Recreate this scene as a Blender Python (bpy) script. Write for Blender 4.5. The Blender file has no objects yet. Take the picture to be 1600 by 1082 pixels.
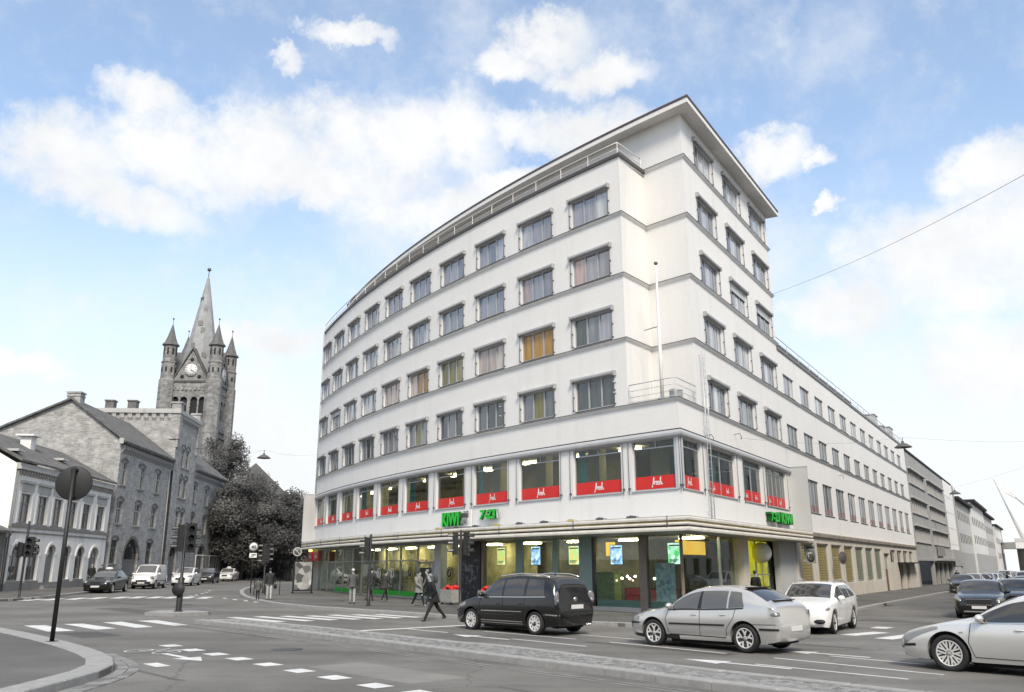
import bpy, bmesh, math, random
from mathutils import Vector, Matrix
sc = bpy.context.scene
C = sc.collection
random.seed(7)
rad = math.radians

# ------------------------------------------------------------------ camera
cam = bpy.data.cameras.new('camera'); cam_o = bpy.data.objects.new('camera', cam); C.objects.link(cam_o)
PITCH, ROLL, FPX = rad(14.7646), rad(-.17724), 1304.3
_d = Vector((0, math.cos(PITCH), math.sin(PITCH))); _r = Vector((1, 0, 0)); _u = _r.cross(_d)
_R = _r * math.cos(ROLL) + _u * math.sin(ROLL); _U = _u * math.cos(ROLL) - _r * math.sin(ROLL)
cam_o.matrix_world = Matrix(((_R.x, _U.x, -_d.x, 0), (_R.y, _U.y, -_d.y, 0), (_R.z, _U.z, -_d.z, 2.0), (0, 0, 0, 1)))
cam.sensor_width = 36; cam.lens = FPX / 1600 * 36; cam.clip_start = .1; cam.clip_end = 3000
sc.camera = cam_o

# ------------------------------------------------------------------ sky, sun, exposure
SUN = Vector((.13, -.70, .69)).normalized()
world = bpy.data.worlds.new('World'); sc.world = world; world.use_nodes = True
nt = world.node_tree; nt.nodes.clear(); N = nt.nodes.new; LK = nt.links.new
def wm(op, a, b=None, c=None, clamp=False):
    n = N('ShaderNodeMath'); n.operation = op; n.use_clamp = clamp
    for i, q in enumerate((a, b, c)):
        if q is None: continue
        if isinstance(q, (int, float)): n.inputs[i].default_value = q
        else: LK(q, n.inputs[i])
    return n.outputs[0]
sky = N('ShaderNodeTexSky'); sky.sky_type = 'NISHITA'; sky.sun_disc = False
sky.sun_elevation = math.asin(SUN.z); sky.sun_rotation = math.atan2(SUN.x, SUN.y)
sky.air_density = 1.0; sky.dust_density = .6; sky.ozone_density = 2.2
tc = N('ShaderNodeTexCoord'); sep = N('ShaderNodeSeparateXYZ'); LK(tc.outputs['Generated'], sep.inputs[0])
def wnoise(scale, detail, rough, vec, off=0):
    n = N('ShaderNodeTexNoise'); n.inputs['Scale'].default_value = scale; n.inputs['Detail'].default_value = detail
    n.inputs['Roughness'].default_value = rough; LK(vec, n.inputs['Vector']); return n
gen = tc.outputs['Generated']
w1 = wnoise(9, 5, .62, gen); w2 = wnoise(34, 6, .68, gen)
s1 = N('ShaderNodeSeparateColor'); LK(w1.outputs['Color'], s1.inputs[0])
s2 = N('ShaderNodeSeparateColor'); LK(w2.outputs['Color'], s2.inputs[0])
az = wm('ARCTAN2', sep.outputs[0], sep.outputs[1]); el = wm('ARCSINE', sep.outputs[2])
az = wm('ADD', az, wm('MULTIPLY', wm('SUBTRACT', s1.outputs[0], .5), .11))
az = wm('ADD', az, wm('MULTIPLY', wm('SUBTRACT', s2.outputs[0], .5), .045))
elw = wm('ADD', el, wm('MULTIPLY', wm('SUBTRACT', s1.outputs[1], .5), .085))
elw = wm('ADD', elw, wm('MULTIPLY', wm('SUBTRACT', s2.outputs[1], .5), .04))
CLOUDS = [(-.454,.494,.061,.032),(-.535,.417,.078,.048),(-.482,.39,.103,.030),(-.399,.453,.097,.047),(-.311,.476,.087,.047),
 (-.225,.493,.078,.05),(-.134,.492,.084,.05),(-.058,.502,.058,.051),(-.285,.451,.244,.032),(-.247,.426,.03,.02),(-.099,.42,.112,.033),
 (.017,.448,.1,.022),(-.219,.602,.064,.012),(-.299,.57,.019,.016),(.045,.609,.063,.032),(.114,.572,.076,.022),(.001,.58,.048,.017),
 (.077,.508,.117,.027),(.337,.453,.053,.025),(.393,.387,.015,.008),(.392,.445,.021,.014),(.557,.404,.05,.027),(.488,.324,.096,.057),
 (.561,.332,.067,.07),(.395,.281,.066,.035),(.529,.209,.084,.046),(-.294,.26,.082,.018),(-.541,.211,.054,.013),
 # the same broken cumulus carried on round the rest of the sky
 (-.95,.42,.2,.07),(-1.3,.55,.16,.09),(-1.7,.36,.26,.07),(-2.2,.5,.2,.08),(-2.7,.4,.25,.07),(2.9,.52,.2,.09),(2.4,.38,.25,.07),(1.9,.5,.2,.08),(1.4,.4,.22,.07),(.95,.5,.16,.08),(1.1,.28,.2,.05)]
cvec = N('ShaderNodeCombineXYZ'); LK(az, cvec.inputs[0]); LK(elw, cvec.inputs[1])
dens = None
for a, e, ra, re in CLOUDS:
    v = N('ShaderNodeVectorMath'); v.operation = 'MULTIPLY_ADD'; LK(cvec.outputs[0], v.inputs[0])
    v.inputs[1].default_value = (1 / (ra * 1.12), 1 / (re * 1.12), 0); v.inputs[2].default_value = (-a / (ra * 1.12), -e / (re * 1.12), 0)
    q = N('ShaderNodeVectorMath'); q.operation = 'DOT_PRODUCT'; LK(v.outputs[0], q.inputs[0]); LK(v.outputs[0], q.inputs[1]); q = q.outputs['Value']
    dens = q if dens is None else wm('SMOOTH_MIN', dens, q, .25)
dens = wm('SUBTRACT', 1, dens)
zn = N('ShaderNodeMapRange'); zn.interpolation_type = 'SMOOTHSTEP'; LK(el, zn.inputs[0]); zn.inputs[1].default_value = .68; zn.inputs[2].default_value = .85
w5 = wnoise(3.2, 5, .55, gen)
dens = wm('MAXIMUM', dens, wm('SUBTRACT', wm('MULTIPLY', wm('MULTIPLY', wm('SUBTRACT', w5.outputs['Fac'], .40), 7), zn.outputs[0]), .3))  # unseen clouds overhead, added to keep the skylight neutral
w3 = wnoise(17, 7, .66, gen)
dn = wm('ADD', dens, wm('MULTIPLY', wm('SUBTRACT', w3.outputs['Fac'], .5), 2.1))
mr = N('ShaderNodeMapRange'); mr.interpolation_type = 'SMOOTHSTEP'; LK(dn, mr.inputs[0])
mr.inputs[1].default_value = -.40; mr.inputs[2].default_value = 1.05; mr.inputs[3].default_value = 0; mr.inputs[4].default_value = .97
# milky air low over the horizon
hz = N('ShaderNodeMapRange'); hz.interpolation_type = 'SMOOTHSTEP'; LK(el, hz.inputs[0])
hz.inputs[1].default_value = .50; hz.inputs[2].default_value = .02; hz.inputs[3].default_value = .15; hz.inputs[4].default_value = .97
w4 = wnoise(4, 3, .5, gen)
hzm = wm('MULTIPLY', hz.outputs[0], wm('ADD', wm('MULTIPLY', w4.outputs['Fac'], .5), .75), clamp=True)
w6 = wnoise(6, 6, .62, gen); ws = N('ShaderNodeMapRange'); ws.interpolation_type = 'SMOOTHSTEP'; LK(w6.outputs['Fac'], ws.inputs[0]); ws.inputs[1].default_value = .47; ws.inputs[2].default_value = .78; ws.inputs[4].default_value = .45
hzm = wm('ADD', hzm, ws.outputs[0], clamp=True)
def wmix(f, a, b):
    n = N('ShaderNodeMix'); n.data_type = 'RGBA'; LK(f, n.inputs[0])
    for i, q in ((6, a), (7, b)):
        if isinstance(q, tuple): n.inputs[i].default_value = q + (1,)
        else: LK(q, n.inputs[i])
    return n.outputs[2]
SKY_K, CLOUD_W = .158, .59
tint = N('ShaderNodeMix'); tint.data_type = 'RGBA'; tint.blend_type = 'MULTIPLY'; tint.inputs[0].default_value = 1
LK(sky.outputs[0], tint.inputs[6]); tint.inputs[7].default_value = (SKY_K, SKY_K * 1.03, SKY_K * .99, 1)
veil = wmix(hzm, tint.outputs[2], (CLOUD_W * .96, CLOUD_W * .985, CLOUD_W * 1.0))
cc = N('ShaderNodeMapRange'); LK(w1.outputs['Fac'], cc.inputs[0]); cc.inputs[1].default_value = .3; cc.inputs[2].default_value = .62
cloudc = wmix(cc.outputs[0], (CLOUD_W * .88, CLOUD_W * .895, CLOUD_W * .91), (CLOUD_W * 1.05, CLOUD_W * 1.05, CLOUD_W * 1.045))
full = wmix(mr.outputs[0], veil, cloudc)
bg = N('ShaderNodeBackground'); LK(full, bg.inputs[0]); bg.inputs[1].default_value = 1.0
wo = N('ShaderNodeOutputWorld'); LK(bg.outputs[0], wo.inputs[0])
sun = bpy.data.lights.new('sun', 'SUN'); sun.energy = 2.2; sun.angle = rad(14); sun.color = (1, .92, .79)
sun_o = bpy.data.objects.new('sun', sun); C.objects.link(sun_o); sun_o.rotation_euler = (-SUN).to_track_quat('-Z', 'Y').to_euler()
sun_o.location = (20, -30, 60)
vs = sc.view_settings; vs.view_transform = 'Standard'; vs.look = 'None'; vs.exposure = .76; vs.gamma = 1; vs.use_curve_mapping = False

# ------------------------------------------------------------------ helpers
class MB:
    """collects polygons; build() links them as one mesh object"""
    def __init__(s): s.v = []; s.f = []; s.m = []; s.mi = 0; s.sm = []; s.smooth = False
    def add(s, vs, fs):
        b = len(s.v); s.v += [tuple(p) for p in vs]
        for f in fs: s.f.append(tuple(b + i for i in f)); s.m.append(s.mi); s.sm.append(s.smooth)
        return s
    def box(s, c, sz, rz=0, M=None):
        hx, hy, hz = sz[0] / 2, sz[1] / 2, sz[2] / 2; ca, sa = math.cos(rz), math.sin(rz); P = []
        for z in (-hz, hz):
            for x, y in ((-hx, -hy), (hx, -hy), (hx, hy), (-hx, hy)):
                P.append((c[0] + x * ca - y * sa, c[1] + x * sa + y * ca, c[2] + z))
        if M is not None: P = [M @ Vector(p) for p in P]
        return s.add(P, [(3, 2, 1, 0), (4, 5, 6, 7), (0, 1, 5, 4), (1, 2, 6, 5), (2, 3, 7, 6), (3, 0, 4, 7)])
    def b2(s, x0, x1, y0, y1, z0, z1): return s.box(((x0 + x1) / 2, (y0 + y1) / 2, (z0 + z1) / 2), (abs(x1 - x0), abs(y1 - y0), abs(z1 - z0)))
    def prism(s, poly, z0, z1):
        n = len(poly); g0 = z0 if callable(z0) else (lambda x, y: z0); g1 = z1 if callable(z1) else (lambda x, y: z1)
        P = [(x, y, g0(x, y)) for x, y in poly] + [(x, y, g1(x, y)) for x, y in poly]
        return s.add(P, [tuple(range(n))[::-1], tuple(range(n, 2 * n))] + [(i, (i + 1) % n, n + (i + 1) % n, n + i) for i in range(n)])
    def tube(s, path, r, n=8, cap=True):
        path = [Vector(p) for p in path]; rs = r if isinstance(r, (list, tuple)) else [r] * len(path); P = []
        for i, p in enumerate(path):
            t = (path[min(i + 1, len(path) - 1)] - path[max(i - 1, 0)])
            t = t.normalized() if t.length > 1e-9 else Vector((0, 0, 1))
            a = t.orthogonal().normalized() if i == 0 else (a - t * a.dot(t))
            if a.length < 1e-6: a = t.orthogonal()
            a = a.normalized(); b = t.cross(a)
            for k in range(n):
                w = 2 * math.pi * k / n; P.append(p + (a * math.cos(w) + b * math.sin(w)) * rs[i])
        F = [(i * n + k, i * n + (k + 1) % n, (i + 1) * n + (k + 1) % n, (i + 1) * n + k) for i in range(len(path) - 1) for k in range(n)]
        if cap: F += [tuple(range(n))[::-1], tuple(range((len(path) - 1) * n, len(path) * n))]
        o = s.smooth; s.smooth = n > 5; s.add(P, F); s.smooth = o; return s
    def lathe(s, prof, c=(0, 0, 0), n=16, M=None, a0=0):
        P = []
        for r, z in prof:
            for k in range(n):
                w = a0 + 2 * math.pi * k / n; p = Vector((r * math.cos(w), r * math.sin(w), z))
                p = M @ p if M is not None else p + Vector(c); P.append(p)
        F = [(i * n + k, i * n + (k + 1) % n, (i + 1) * n + (k + 1) % n, (i + 1) * n + k) for i in range(len(prof) - 1) for k in range(n)]
        if prof[0][0] > 1e-6: F.append(tuple(range(n))[::-1])
        if prof[-1][0] > 1e-6: F.append(tuple(range((len(prof) - 1) * n, len(prof) * n)))
        o = s.smooth; s.smooth = n > 9; s.add(P, F); s.smooth = o; return s
    def ell(s, c, r, n=12, m=8, M=None):
        P = []; F = []
        for i in range(m + 1):
            th = math.pi * i / m
            for k in range(n):
                w = 2 * math.pi * k / n; p = Vector((r[0] * math.sin(th) * math.cos(w), r[1] * math.sin(th) * math.sin(w), r[2] * math.cos(th)))
                if M is not None: p = M @ p
                P.append(p + Vector(c))
        for i in range(m):
            for k in range(n): F.append((i * n + k, (i + 1) * n + k, (i + 1) * n + (k + 1) % n, i * n + (k + 1) % n))
        o = s.smooth; s.smooth = True; s.add(P, F); s.smooth = o; return s
    def grid(s, rows):
        """rows: equal length lists of points"""
        n = len(rows[0]); P = [p for r in rows for p in r]
        return s.add(P, [(i * n + k, i * n + k + 1, (i + 1) * n + k + 1, (i + 1) * n + k) for i in range(len(rows) - 1) for k in range(n - 1)])
    def mesh(s, name, mats):
        me = bpy.data.meshes.new(name); me.from_pydata(s.v, [], s.f); me.validate(verbose=False)
        for m in (mats if isinstance(mats, (list, tuple)) else [mats]): me.materials.append(m)
        if len(me.polygons) == len(s.f):
            me.polygons.foreach_set('material_index', s.m); me.polygons.foreach_set('use_smooth', s.sm)
        me.update(); return me
    def build(s, name, mats, parent=None, loc=None, rz=0, fixn=False):
        me = s.mesh(name, mats)
        if fixn: fixnormals(me)
        return link(name, me, parent, loc, rz)
def fixnormals(me):
    bm = bmesh.new(); bm.from_mesh(me); bmesh.ops.recalc_face_normals(bm, faces=bm.faces); bm.to_mesh(me); bm.free()
def link(name, me, parent=None, loc=None, rz=0):
    """loc None: the mesh is in world coordinates; a loc: it is in its parent's"""
    o = bpy.data.objects.new(name, me); C.objects.link(o)
    if parent is not None:
        o.parent = parent
        if loc is None: o.matrix_parent_inverse = WM[parent.name].inverted() if parent.name in WM else parent.matrix_basis.inverted()
    if loc is not None: o.location = loc; o.rotation_euler = (0, 0, rz)
    return o
WM = {}
def empty(name, loc, rz=0, label=None, cat=None, group=None):
    o = bpy.data.objects.new(name, None); C.objects.link(o); o.location = loc; o.rotation_euler = (0, 0, rz); o.empty_display_size = .3
    WM[o.name] = Matrix.Translation(loc) @ Matrix.Rotation(rz, 4, 'Z')
    if label: tag(o, label, cat, group)
    return o
def tag(o, label=None, cat=None, group=None, kind=None):
    if label: o['label'] = label
    if cat: o['category'] = cat
    if group: o['group'] = group
    if kind: o['kind'] = kind
    return o
def struct(o): o['kind'] = 'structure'; return o
def copy_tree(o, parent=None):
    c = o.copy(); C.objects.link(c); c.parent = parent
    for ch in list(o.children): copy_tree(ch, c)
    return c

# ------------------------------------------------------------------ materials
def _m(name):
    m = bpy.data.materials.new(name); m.use_nodes = True; t = m.node_tree
    return m, t, t.nodes['Principled BSDF']
def g3(v): return (v * 1.03, v, v * .95) if isinstance(v, (int, float)) else tuple(v)
def mat(name, col, rough=.6, var=0, scale=4, bump=0, bscale=None, metal=0, spec=.5, detail=6, coat=0, em=0, ior=None, col2=None):
    m, t, b = _m(name); col = g3(col)
    b.inputs['Base Color'].default_value = col + (1,); b.inputs['Roughness'].default_value = rough
    b.inputs['Metallic'].default_value = metal; b.inputs['Specular IOR Level'].default_value = spec
    if ior: b.inputs['IOR'].default_value = ior
    if coat: b.inputs['Coat Weight'].default_value = coat; b.inputs['Coat Roughness'].default_value = .04
    if em: b.inputs['Emission Color'].default_value = col + (1,); b.inputs['Emission Strength'].default_value = em
    tcn = t.nodes.new('ShaderNodeTexCoord')
    if var or col2:
        n = t.nodes.new('ShaderNodeTexNoise'); n.inputs['Scale'].default_value = scale; n.inputs['Detail'].default_value = detail; n.inputs['Roughness'].default_value = .6
        t.links.new(tcn.outputs['Object'], n.inputs['Vector'])
        r = t.nodes.new('ShaderNodeValToRGB'); t.links.new(n.outputs['Fac'], r.inputs[0])
        r.color_ramp.elements[0].position = .3; r.color_ramp.elements[1].position = .72
        c2 = g3(col2) if col2 else tuple(min(1, c * (1 + var)) for c in col)
        r.color_ramp.elements[0].color = tuple(c * (1 - var) for c in col) + (1,); r.color_ramp.elements[1].color = c2 + (1,)
        t.links.new(r.outputs[0], b.inputs['Base Color'])
    if bump:
        n2 = t.nodes.new('ShaderNodeTexNoise'); n2.inputs['Scale'].default_value = bscale or scale * 4; n2.inputs['Detail'].default_value = 5
        t.links.new(tcn.outputs['Object'], n2.inputs['Vector'])
        bp = t.nodes.new('ShaderNodeBump'); bp.inputs['Strength'].default_value = bump; bp.inputs['Distance'].default_value = .02
        t.links.new(n2.outputs['Fac'], bp.inputs['Height']); t.links.new(bp.outputs[0], b.inputs['Normal'])
    return m
def plaster(name, col, streak=.1, fine=.03):
    """painted render: fine grain, rain streaks and blotches"""
    m, t, b = _m(name); tcn = t.nodes.new('ShaderNodeTexCoord'); col = g3(col)
    def nz(scale, vec, d=5):
        n = t.nodes.new('ShaderNodeTexNoise'); n.inputs['Scale'].default_value = scale; n.inputs['Detail'].default_value = d; t.links.new(vec, n.inputs['Vector']); return n.outputs['Fac']
    mp = t.nodes.new('ShaderNodeMapping'); mp.inputs['Scale'].default_value = (1, 1, .07); t.links.new(tcn.outputs['Object'], mp.inputs[0])
    s = nz(1.6, mp.outputs[0], 8); l = nz(.35, tcn.outputs['Object'], 6); f = nz(9, tcn.outputs['Object'], 4)
    def ma(op, a, c):
        n = t.nodes.new('ShaderNodeMath'); n.operation = op
        for i, q in enumerate((a, c)):
            if isinstance(q, (int, float)): n.inputs[i].default_value = q
            else: t.links.new(q, n.inputs[i])
        return n.outputs[0]
    def mrg(v, a, b_, c, d):
        n = t.nodes.new('ShaderNodeMapRange'); n.interpolation_type = 'SMOOTHSTEP'; t.links.new(v, n.inputs[0])
        for i, q in enumerate((a, b_, c, d)): n.inputs[i + 1].default_value = q
        return n.outputs[0]
    k = ma('MULTIPLY', mrg(s, .5, .78, 1, 1 - streak), mrg(l, .3, .7, 1 - streak * .45, 1.0)); k = ma('MULTIPLY', k, mrg(f, .3, .7, 1 - fine, 1 + fine * .3))
    mx = t.nodes.new('ShaderNodeVectorMath'); mx.operation = 'SCALE'; mx.inputs[0].default_value = col; t.links.new(k, mx.inputs['Scale'])
    t.links.new(mx.outputs[0], b.inputs['Base Color']); b.inputs['Roughness'].default_value = .8; b.inputs['Specular IOR Level'].default_value = .25
    bp = t.nodes.new('ShaderNodeBump'); bp.inputs['Strength'].default_value = .12; bp.inputs['Distance'].default_value = .01
    t.links.new(nz(38, tcn.outputs['Object'], 4), bp.inputs['Height']); t.links.new(bp.outputs[0], b.inputs['Normal'])
    return m
def brickmat(name, c1, c2, mortar, sx=.25, sz=.075):
    m, t, b = _m(name); tcn = t.nodes.new('ShaderNodeTexCoord'); sp = t.nodes.new('ShaderNodeSeparateXYZ'); t.links.new(tcn.outputs['Object'], sp.inputs[0])
    ad = t.nodes.new('ShaderNodeMath'); ad.operation = 'ADD'; t.links.new(sp.outputs[0], ad.inputs[0]); t.links.new(sp.outputs[1], ad.inputs[1])
    cb = t.nodes.new('ShaderNodeCombineXYZ'); t.links.new(ad.outputs[0], cb.inputs[0]); t.links.new(sp.outputs[2], cb.inputs[1])
    br = t.nodes.new('ShaderNodeTexBrick'); t.links.new(cb.outputs[0], br.inputs['Vector']); br.inputs['Scale'].default_value = 1
    br.inputs['Brick Width'].default_value = sx; br.inputs['Row Height'].default_value = sz; br.inputs['Mortar Size'].default_value = .007; br.inputs['Bias'].default_value = 0
    br.inputs['Color1'].default_value = g3(c1) + (1,); br.inputs['Color2'].default_value = g3(c2) + (1,); br.inputs['Mortar'].default_value = g3(mortar) + (1,)
    n = t.nodes.new('ShaderNodeTexNoise'); n.inputs['Scale'].default_value = 1.3; n.inputs['Detail'].default_value = 9; n.inputs['Roughness'].default_value = .72; t.links.new(tcn.outputs['Object'], n.inputs['Vector'])
    r = t.nodes.new('ShaderNodeMapRange'); t.links.new(n.outputs['Fac'], r.inputs[0]); r.inputs[1].default_value = .3; r.inputs[2].default_value = .7; r.inputs[3].default_value = .62; r.inputs[4].default_value = 1.3
    mx = t.nodes.new('ShaderNodeVectorMath'); mx.operation = 'SCALE'; t.links.new(br.outputs[0], mx.inputs[0]); t.links.new(r.outputs[0], mx.inputs['Scale'])
    t.links.new(mx.outputs[0], b.inputs['Base Color']); b.inputs['Roughness'].default_value = .85; b.inputs['Specular IOR Level'].default_value = .2
    bp = t.nodes.new('ShaderNodeBump'); bp.inputs['Strength'].default_value = .35; bp.inputs['Distance'].default_value = .02; bp.invert = True
    t.links.new(br.outputs['Fac'], bp.inputs['Height']); t.links.new(bp.outputs[0], b.inputs['Normal'])
    return m
def clearglass(name, tint=(.8, .86, .84), ior=1.55, boost=.05, rough=0.0):
    m = bpy.data.materials.new(name); m.use_nodes = True; t = m.node_tree; t.nodes.clear()
    o = t.nodes.new('ShaderNodeOutputMaterial'); mx = t.nodes.new('ShaderNodeMixShader'); ge = t.nodes.new('ShaderNodeNewGeometry')
    dt = t.nodes.new('ShaderNodeVectorMath'); dt.operation = 'DOT_PRODUCT'; t.links.new(ge.outputs['Normal'], dt.inputs[0]); t.links.new(ge.outputs['Incoming'], dt.inputs[1])
    def ma(op, p, q=None):
        n = t.nodes.new('ShaderNodeMath'); n.operation = op
        for i, w in enumerate((p, q)):
            if w is None: continue
            if isinstance(w, (int, float)): n.inputs[i].default_value = w
            else: t.links.new(w, n.inputs[i])
        return n.outputs[0]
    f0 = ((ior - 1) / (ior + 1)) ** 2 + boost
    a = t.nodes.new('ShaderNodeMath'); a.operation = 'ADD'; a.use_clamp = True; a.inputs[1].default_value = f0
    t.links.new(ma('MULTIPLY', ma('POWER', ma('SUBTRACT', 1, ma('ABSOLUTE', dt.outputs['Value'])), 5), 1 - f0), a.inputs[0])
    tr = t.nodes.new('ShaderNodeBsdfTransparent'); tr.inputs[0].default_value = tint + (1,); gl = t.nodes.new('ShaderNodeBsdfGlossy'); gl.inputs['Roughness'].default_value = rough
    gl.inputs[0].default_value = (.95, .97, .97, 1)
    t.links.new(a.outputs[0], mx.inputs[0]); t.links.new(tr.outputs[0], mx.inputs[1]); t.links.new(gl.outputs[0], mx.inputs[2]); t.links.new(mx.outputs[0], o.inputs[0])
    return m
def darkglass(name, cols, rough=.03, ior=1.9, bump=.05):
    """window seen from outside: reflecting pane; its base colour paints room tones and mirrored sky, varied by pane"""
    m, t, b = _m(name); oi = t.nodes.new('ShaderNodeObjectInfo'); r = t.nodes.new('ShaderNodeValToRGB'); r.color_ramp.interpolation = 'CONSTANT'
    e = r.color_ramp.elements; n = len(cols)
    while len(e) < n: e.new(.5)
    for i, c in enumerate(cols): e[i].position = i / n; e[i].color = g3(c) + (1,)
    t.links.new(oi.outputs['Random'], r.inputs[0])
    tc2 = t.nodes.new('ShaderNodeTexCoord'); mp = t.nodes.new('ShaderNodeMapping'); mp.inputs['Scale'].default_value = (5, 1, .45); t.links.new(tc2.outputs['Object'], mp.inputs[0])
    cbx = t.nodes.new('ShaderNodeMath'); cbx.operation = 'MULTIPLY'; cbx.inputs[1].default_value = 37; t.links.new(oi.outputs['Random'], cbx.inputs[0]); t.links.new(cbx.outputs[0], mp.inputs['Location'])
    cn = t.nodes.new('ShaderNodeTexNoise'); cn.inputs['Scale'].default_value = 1; cn.inputs['Detail'].default_value = 3; t.links.new(mp.outputs[0], cn.inputs['Vector'])
    cr = t.nodes.new('ShaderNodeMapRange'); t.links.new(cn.outputs['Fac'], cr.inputs[0]); cr.inputs[1].default_value = .35; cr.inputs[2].default_value = .65; cr.inputs[3].default_value = .72; cr.inputs[4].default_value = 1.25
    cm_ = t.nodes.new('ShaderNodeVectorMath'); cm_.operation = 'SCALE'; t.links.new(r.outputs[0], cm_.inputs[0]); t.links.new(cr.outputs[0], cm_.inputs['Scale']); t.links.new(cm_.outputs[0], b.inputs['Base Color'])
    b.inputs['Roughness'].default_value = rough; b.inputs['IOR'].default_value = ior
    tcn = t.nodes.new('ShaderNodeTexCoord'); nz = t.nodes.new('ShaderNodeTexNoise'); nz.inputs['Scale'].default_value = 1.1; nz.inputs['Detail'].default_value = 1; t.links.new(tcn.outputs['Object'], nz.inputs['Vector'])
    bp = t.nodes.new('ShaderNodeBump'); bp.inputs['Strength'].default_value = bump; bp.inputs['Distance'].default_value = .3; t.links.new(nz.outputs['Fac'], bp.inputs['Height']); t.links.new(bp.outputs[0], b.inputs['Normal'])
    return m
def glow(name, col, s=1.0):
    m = bpy.data.materials.new(name); m.use_nodes = True; t = m.node_tree; t.nodes.clear(); o = t.nodes.new('ShaderNodeOutputMaterial'); e = t.nodes.new('ShaderNodeEmission')
    e.inputs[0].default_value = g3(col) + (1,); e.inputs[1].default_value = s; t.links.new(e.outputs[0], o.inputs[0]); return m
def g(x, y=0): return -.01 * x          # lie of the land: the street falls gently to the right
def flat(text, size, depth=.0, off=0.0):
    """letters of the built-in font as a mesh centred on x, baseline at 0"""
    cu = bpy.data.curves.new('lettering', 'FONT'); cu.body = text; cu.size = size; cu.extrude = depth; cu.offset = off; cu.align_x = 'CENTER'; cu.resolution_u = 3
    o = bpy.data.objects.new('lettering', cu); C.objects.link(o); dg = bpy.context.evaluated_depsgraph_get()
    me = bpy.data.meshes.new_from_object(o.evaluated_get(dg)); bpy.data.objects.remove(o); bpy.data.curves.remove(cu); return me
def put(name, me, m, parent, M):
    """a mesh placed by a world matrix under a parent that keeps its own place"""
    if m is not None: me.materials.clear(); me.materials.append(m)
    o = bpy.data.objects.new(name, me); C.objects.link(o); o.parent = parent
    o.matrix_parent_inverse = (WM.get(parent.name) or parent.matrix_basis).inverted() if parent is not None else Matrix(); o.matrix_basis = M
    WM[o.name] = M
    return o

cy = sc.cycles; cy.max_bounces = 6; cy.diffuse_bounces = 3; cy.glossy_bounces = 3; cy.transmission_bounces = 3; cy.transparent_max_bounces = 10
cy.use_adaptive_sampling = True; cy.adaptive_threshold = .02; cy.caustics_reflective = False; cy.caustics_refractive = False
# ------------------------------------------------------------------ the corner building: geometry of its plan
KX, KY, RA, RI = 86.757, 113.823, 112.164, 109.75
CX, CY = 8.2927, 36.96
DR = Vector((.5305, .8477)); NR = Vector((.8477, -.5305))
def arcp(phi, r, z=0):
    a = rad(phi); return Vector((KX + r * math.cos(a), KY + r * math.sin(a), z))
def rp(t, off=0, z=0): return Vector((CX + DR.x * t + NR.x * off, CY + DR.y * t + NR.y * off, z))
def arc_hit(r, off):
    """t on the right-hand line (offset off) where it meets the arc of radius r"""
    lo, hi = -14., 3.
    for _ in range(60):
        m = (lo + hi) / 2; p = rp(m, off); d = math.hypot(p.x - KX, p.y - KY)
        lo, hi = (m, hi) if d > r else (lo, m)
    return m, rp(m, off)
def phi_of(p): return math.degrees(math.atan2(p.y - KY, p.x - KX)) % 360
TE, PE = arc_hit(RA, 0); PHE = phi_of(PE)
PHL, PHA = 203.75, 223.35
PA = arcp(PHA, RA); PB = arcp(223.15, RI); TT, PCc = arc_hit(RI, 0); PC = rp(TT)
SL = [8.95, 12.09, 15.22, 18.30, 21.38]        # string courses
def fM(p, xd):
    """x along the wall, y into it, z up"""
    xd = Vector((xd[0], xd[1])).normalized()
    return Matrix(((xd.x, -xd.y, 0, p[0]), (xd.y, xd.x, 0, p[1]), (0, 0, 1, p[2]), (0, 0, 0, 1)))
def arcM(phi, r, z):
    a = rad(phi); return fM(arcp(phi, r, z), (-math.sin(a), math.cos(a)))
def rM(t, off, z): return fM(rp(t, off, z), DR)
def wall(mb, S, u0, u1, z0, z1, ops, reveal=.2, du=2.0, back=False):
    """a wall skin with real openings; S(u, z, depth) gives the point"""
    us = {u0, u1}; zs = {z0, z1}
    for a, b, c, d in ops: us |= {a, b}; zs |= {c, d}
    n = max(1, int((u1 - u0) / du))
    us = sorted(us | {u0 + (u1 - u0) * i / n for i in range(1, n)}); zs = sorted(zs)
    us = [u for i, u in enumerate(us) if i == 0 or u - us[i - 1] > 1e-5]; zs = [z for i, z in enumerate(zs) if i == 0 or z - zs[i - 1] > 1e-5]
    for a, b in zip(us, us[1:]):
        for c, d in zip(zs, zs[1:]):
            mu, mz = (a + b) / 2, (c + d) / 2
            if any(p < mu < q and r < mz < s for p, q, r, s in ops): continue
            mb.add([S(a, c, 0), S(b, c, 0), S(b, d, 0), S(a, d, 0)], [(0, 1, 2, 3)])
    for a, b, c, d in ops:
        P = [S(a, c, 0), S(b, c, 0), S(b, d, 0), S(a, d, 0)]; Q = [S(a, c, reveal), S(b, c, reveal), S(b, d, reveal), S(a, d, reveal)]
        mb.add(P + Q, [(0, 4, 5, 1), (1, 5, 6, 2), (2, 6, 7, 3), (3, 7, 4, 0)])
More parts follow.
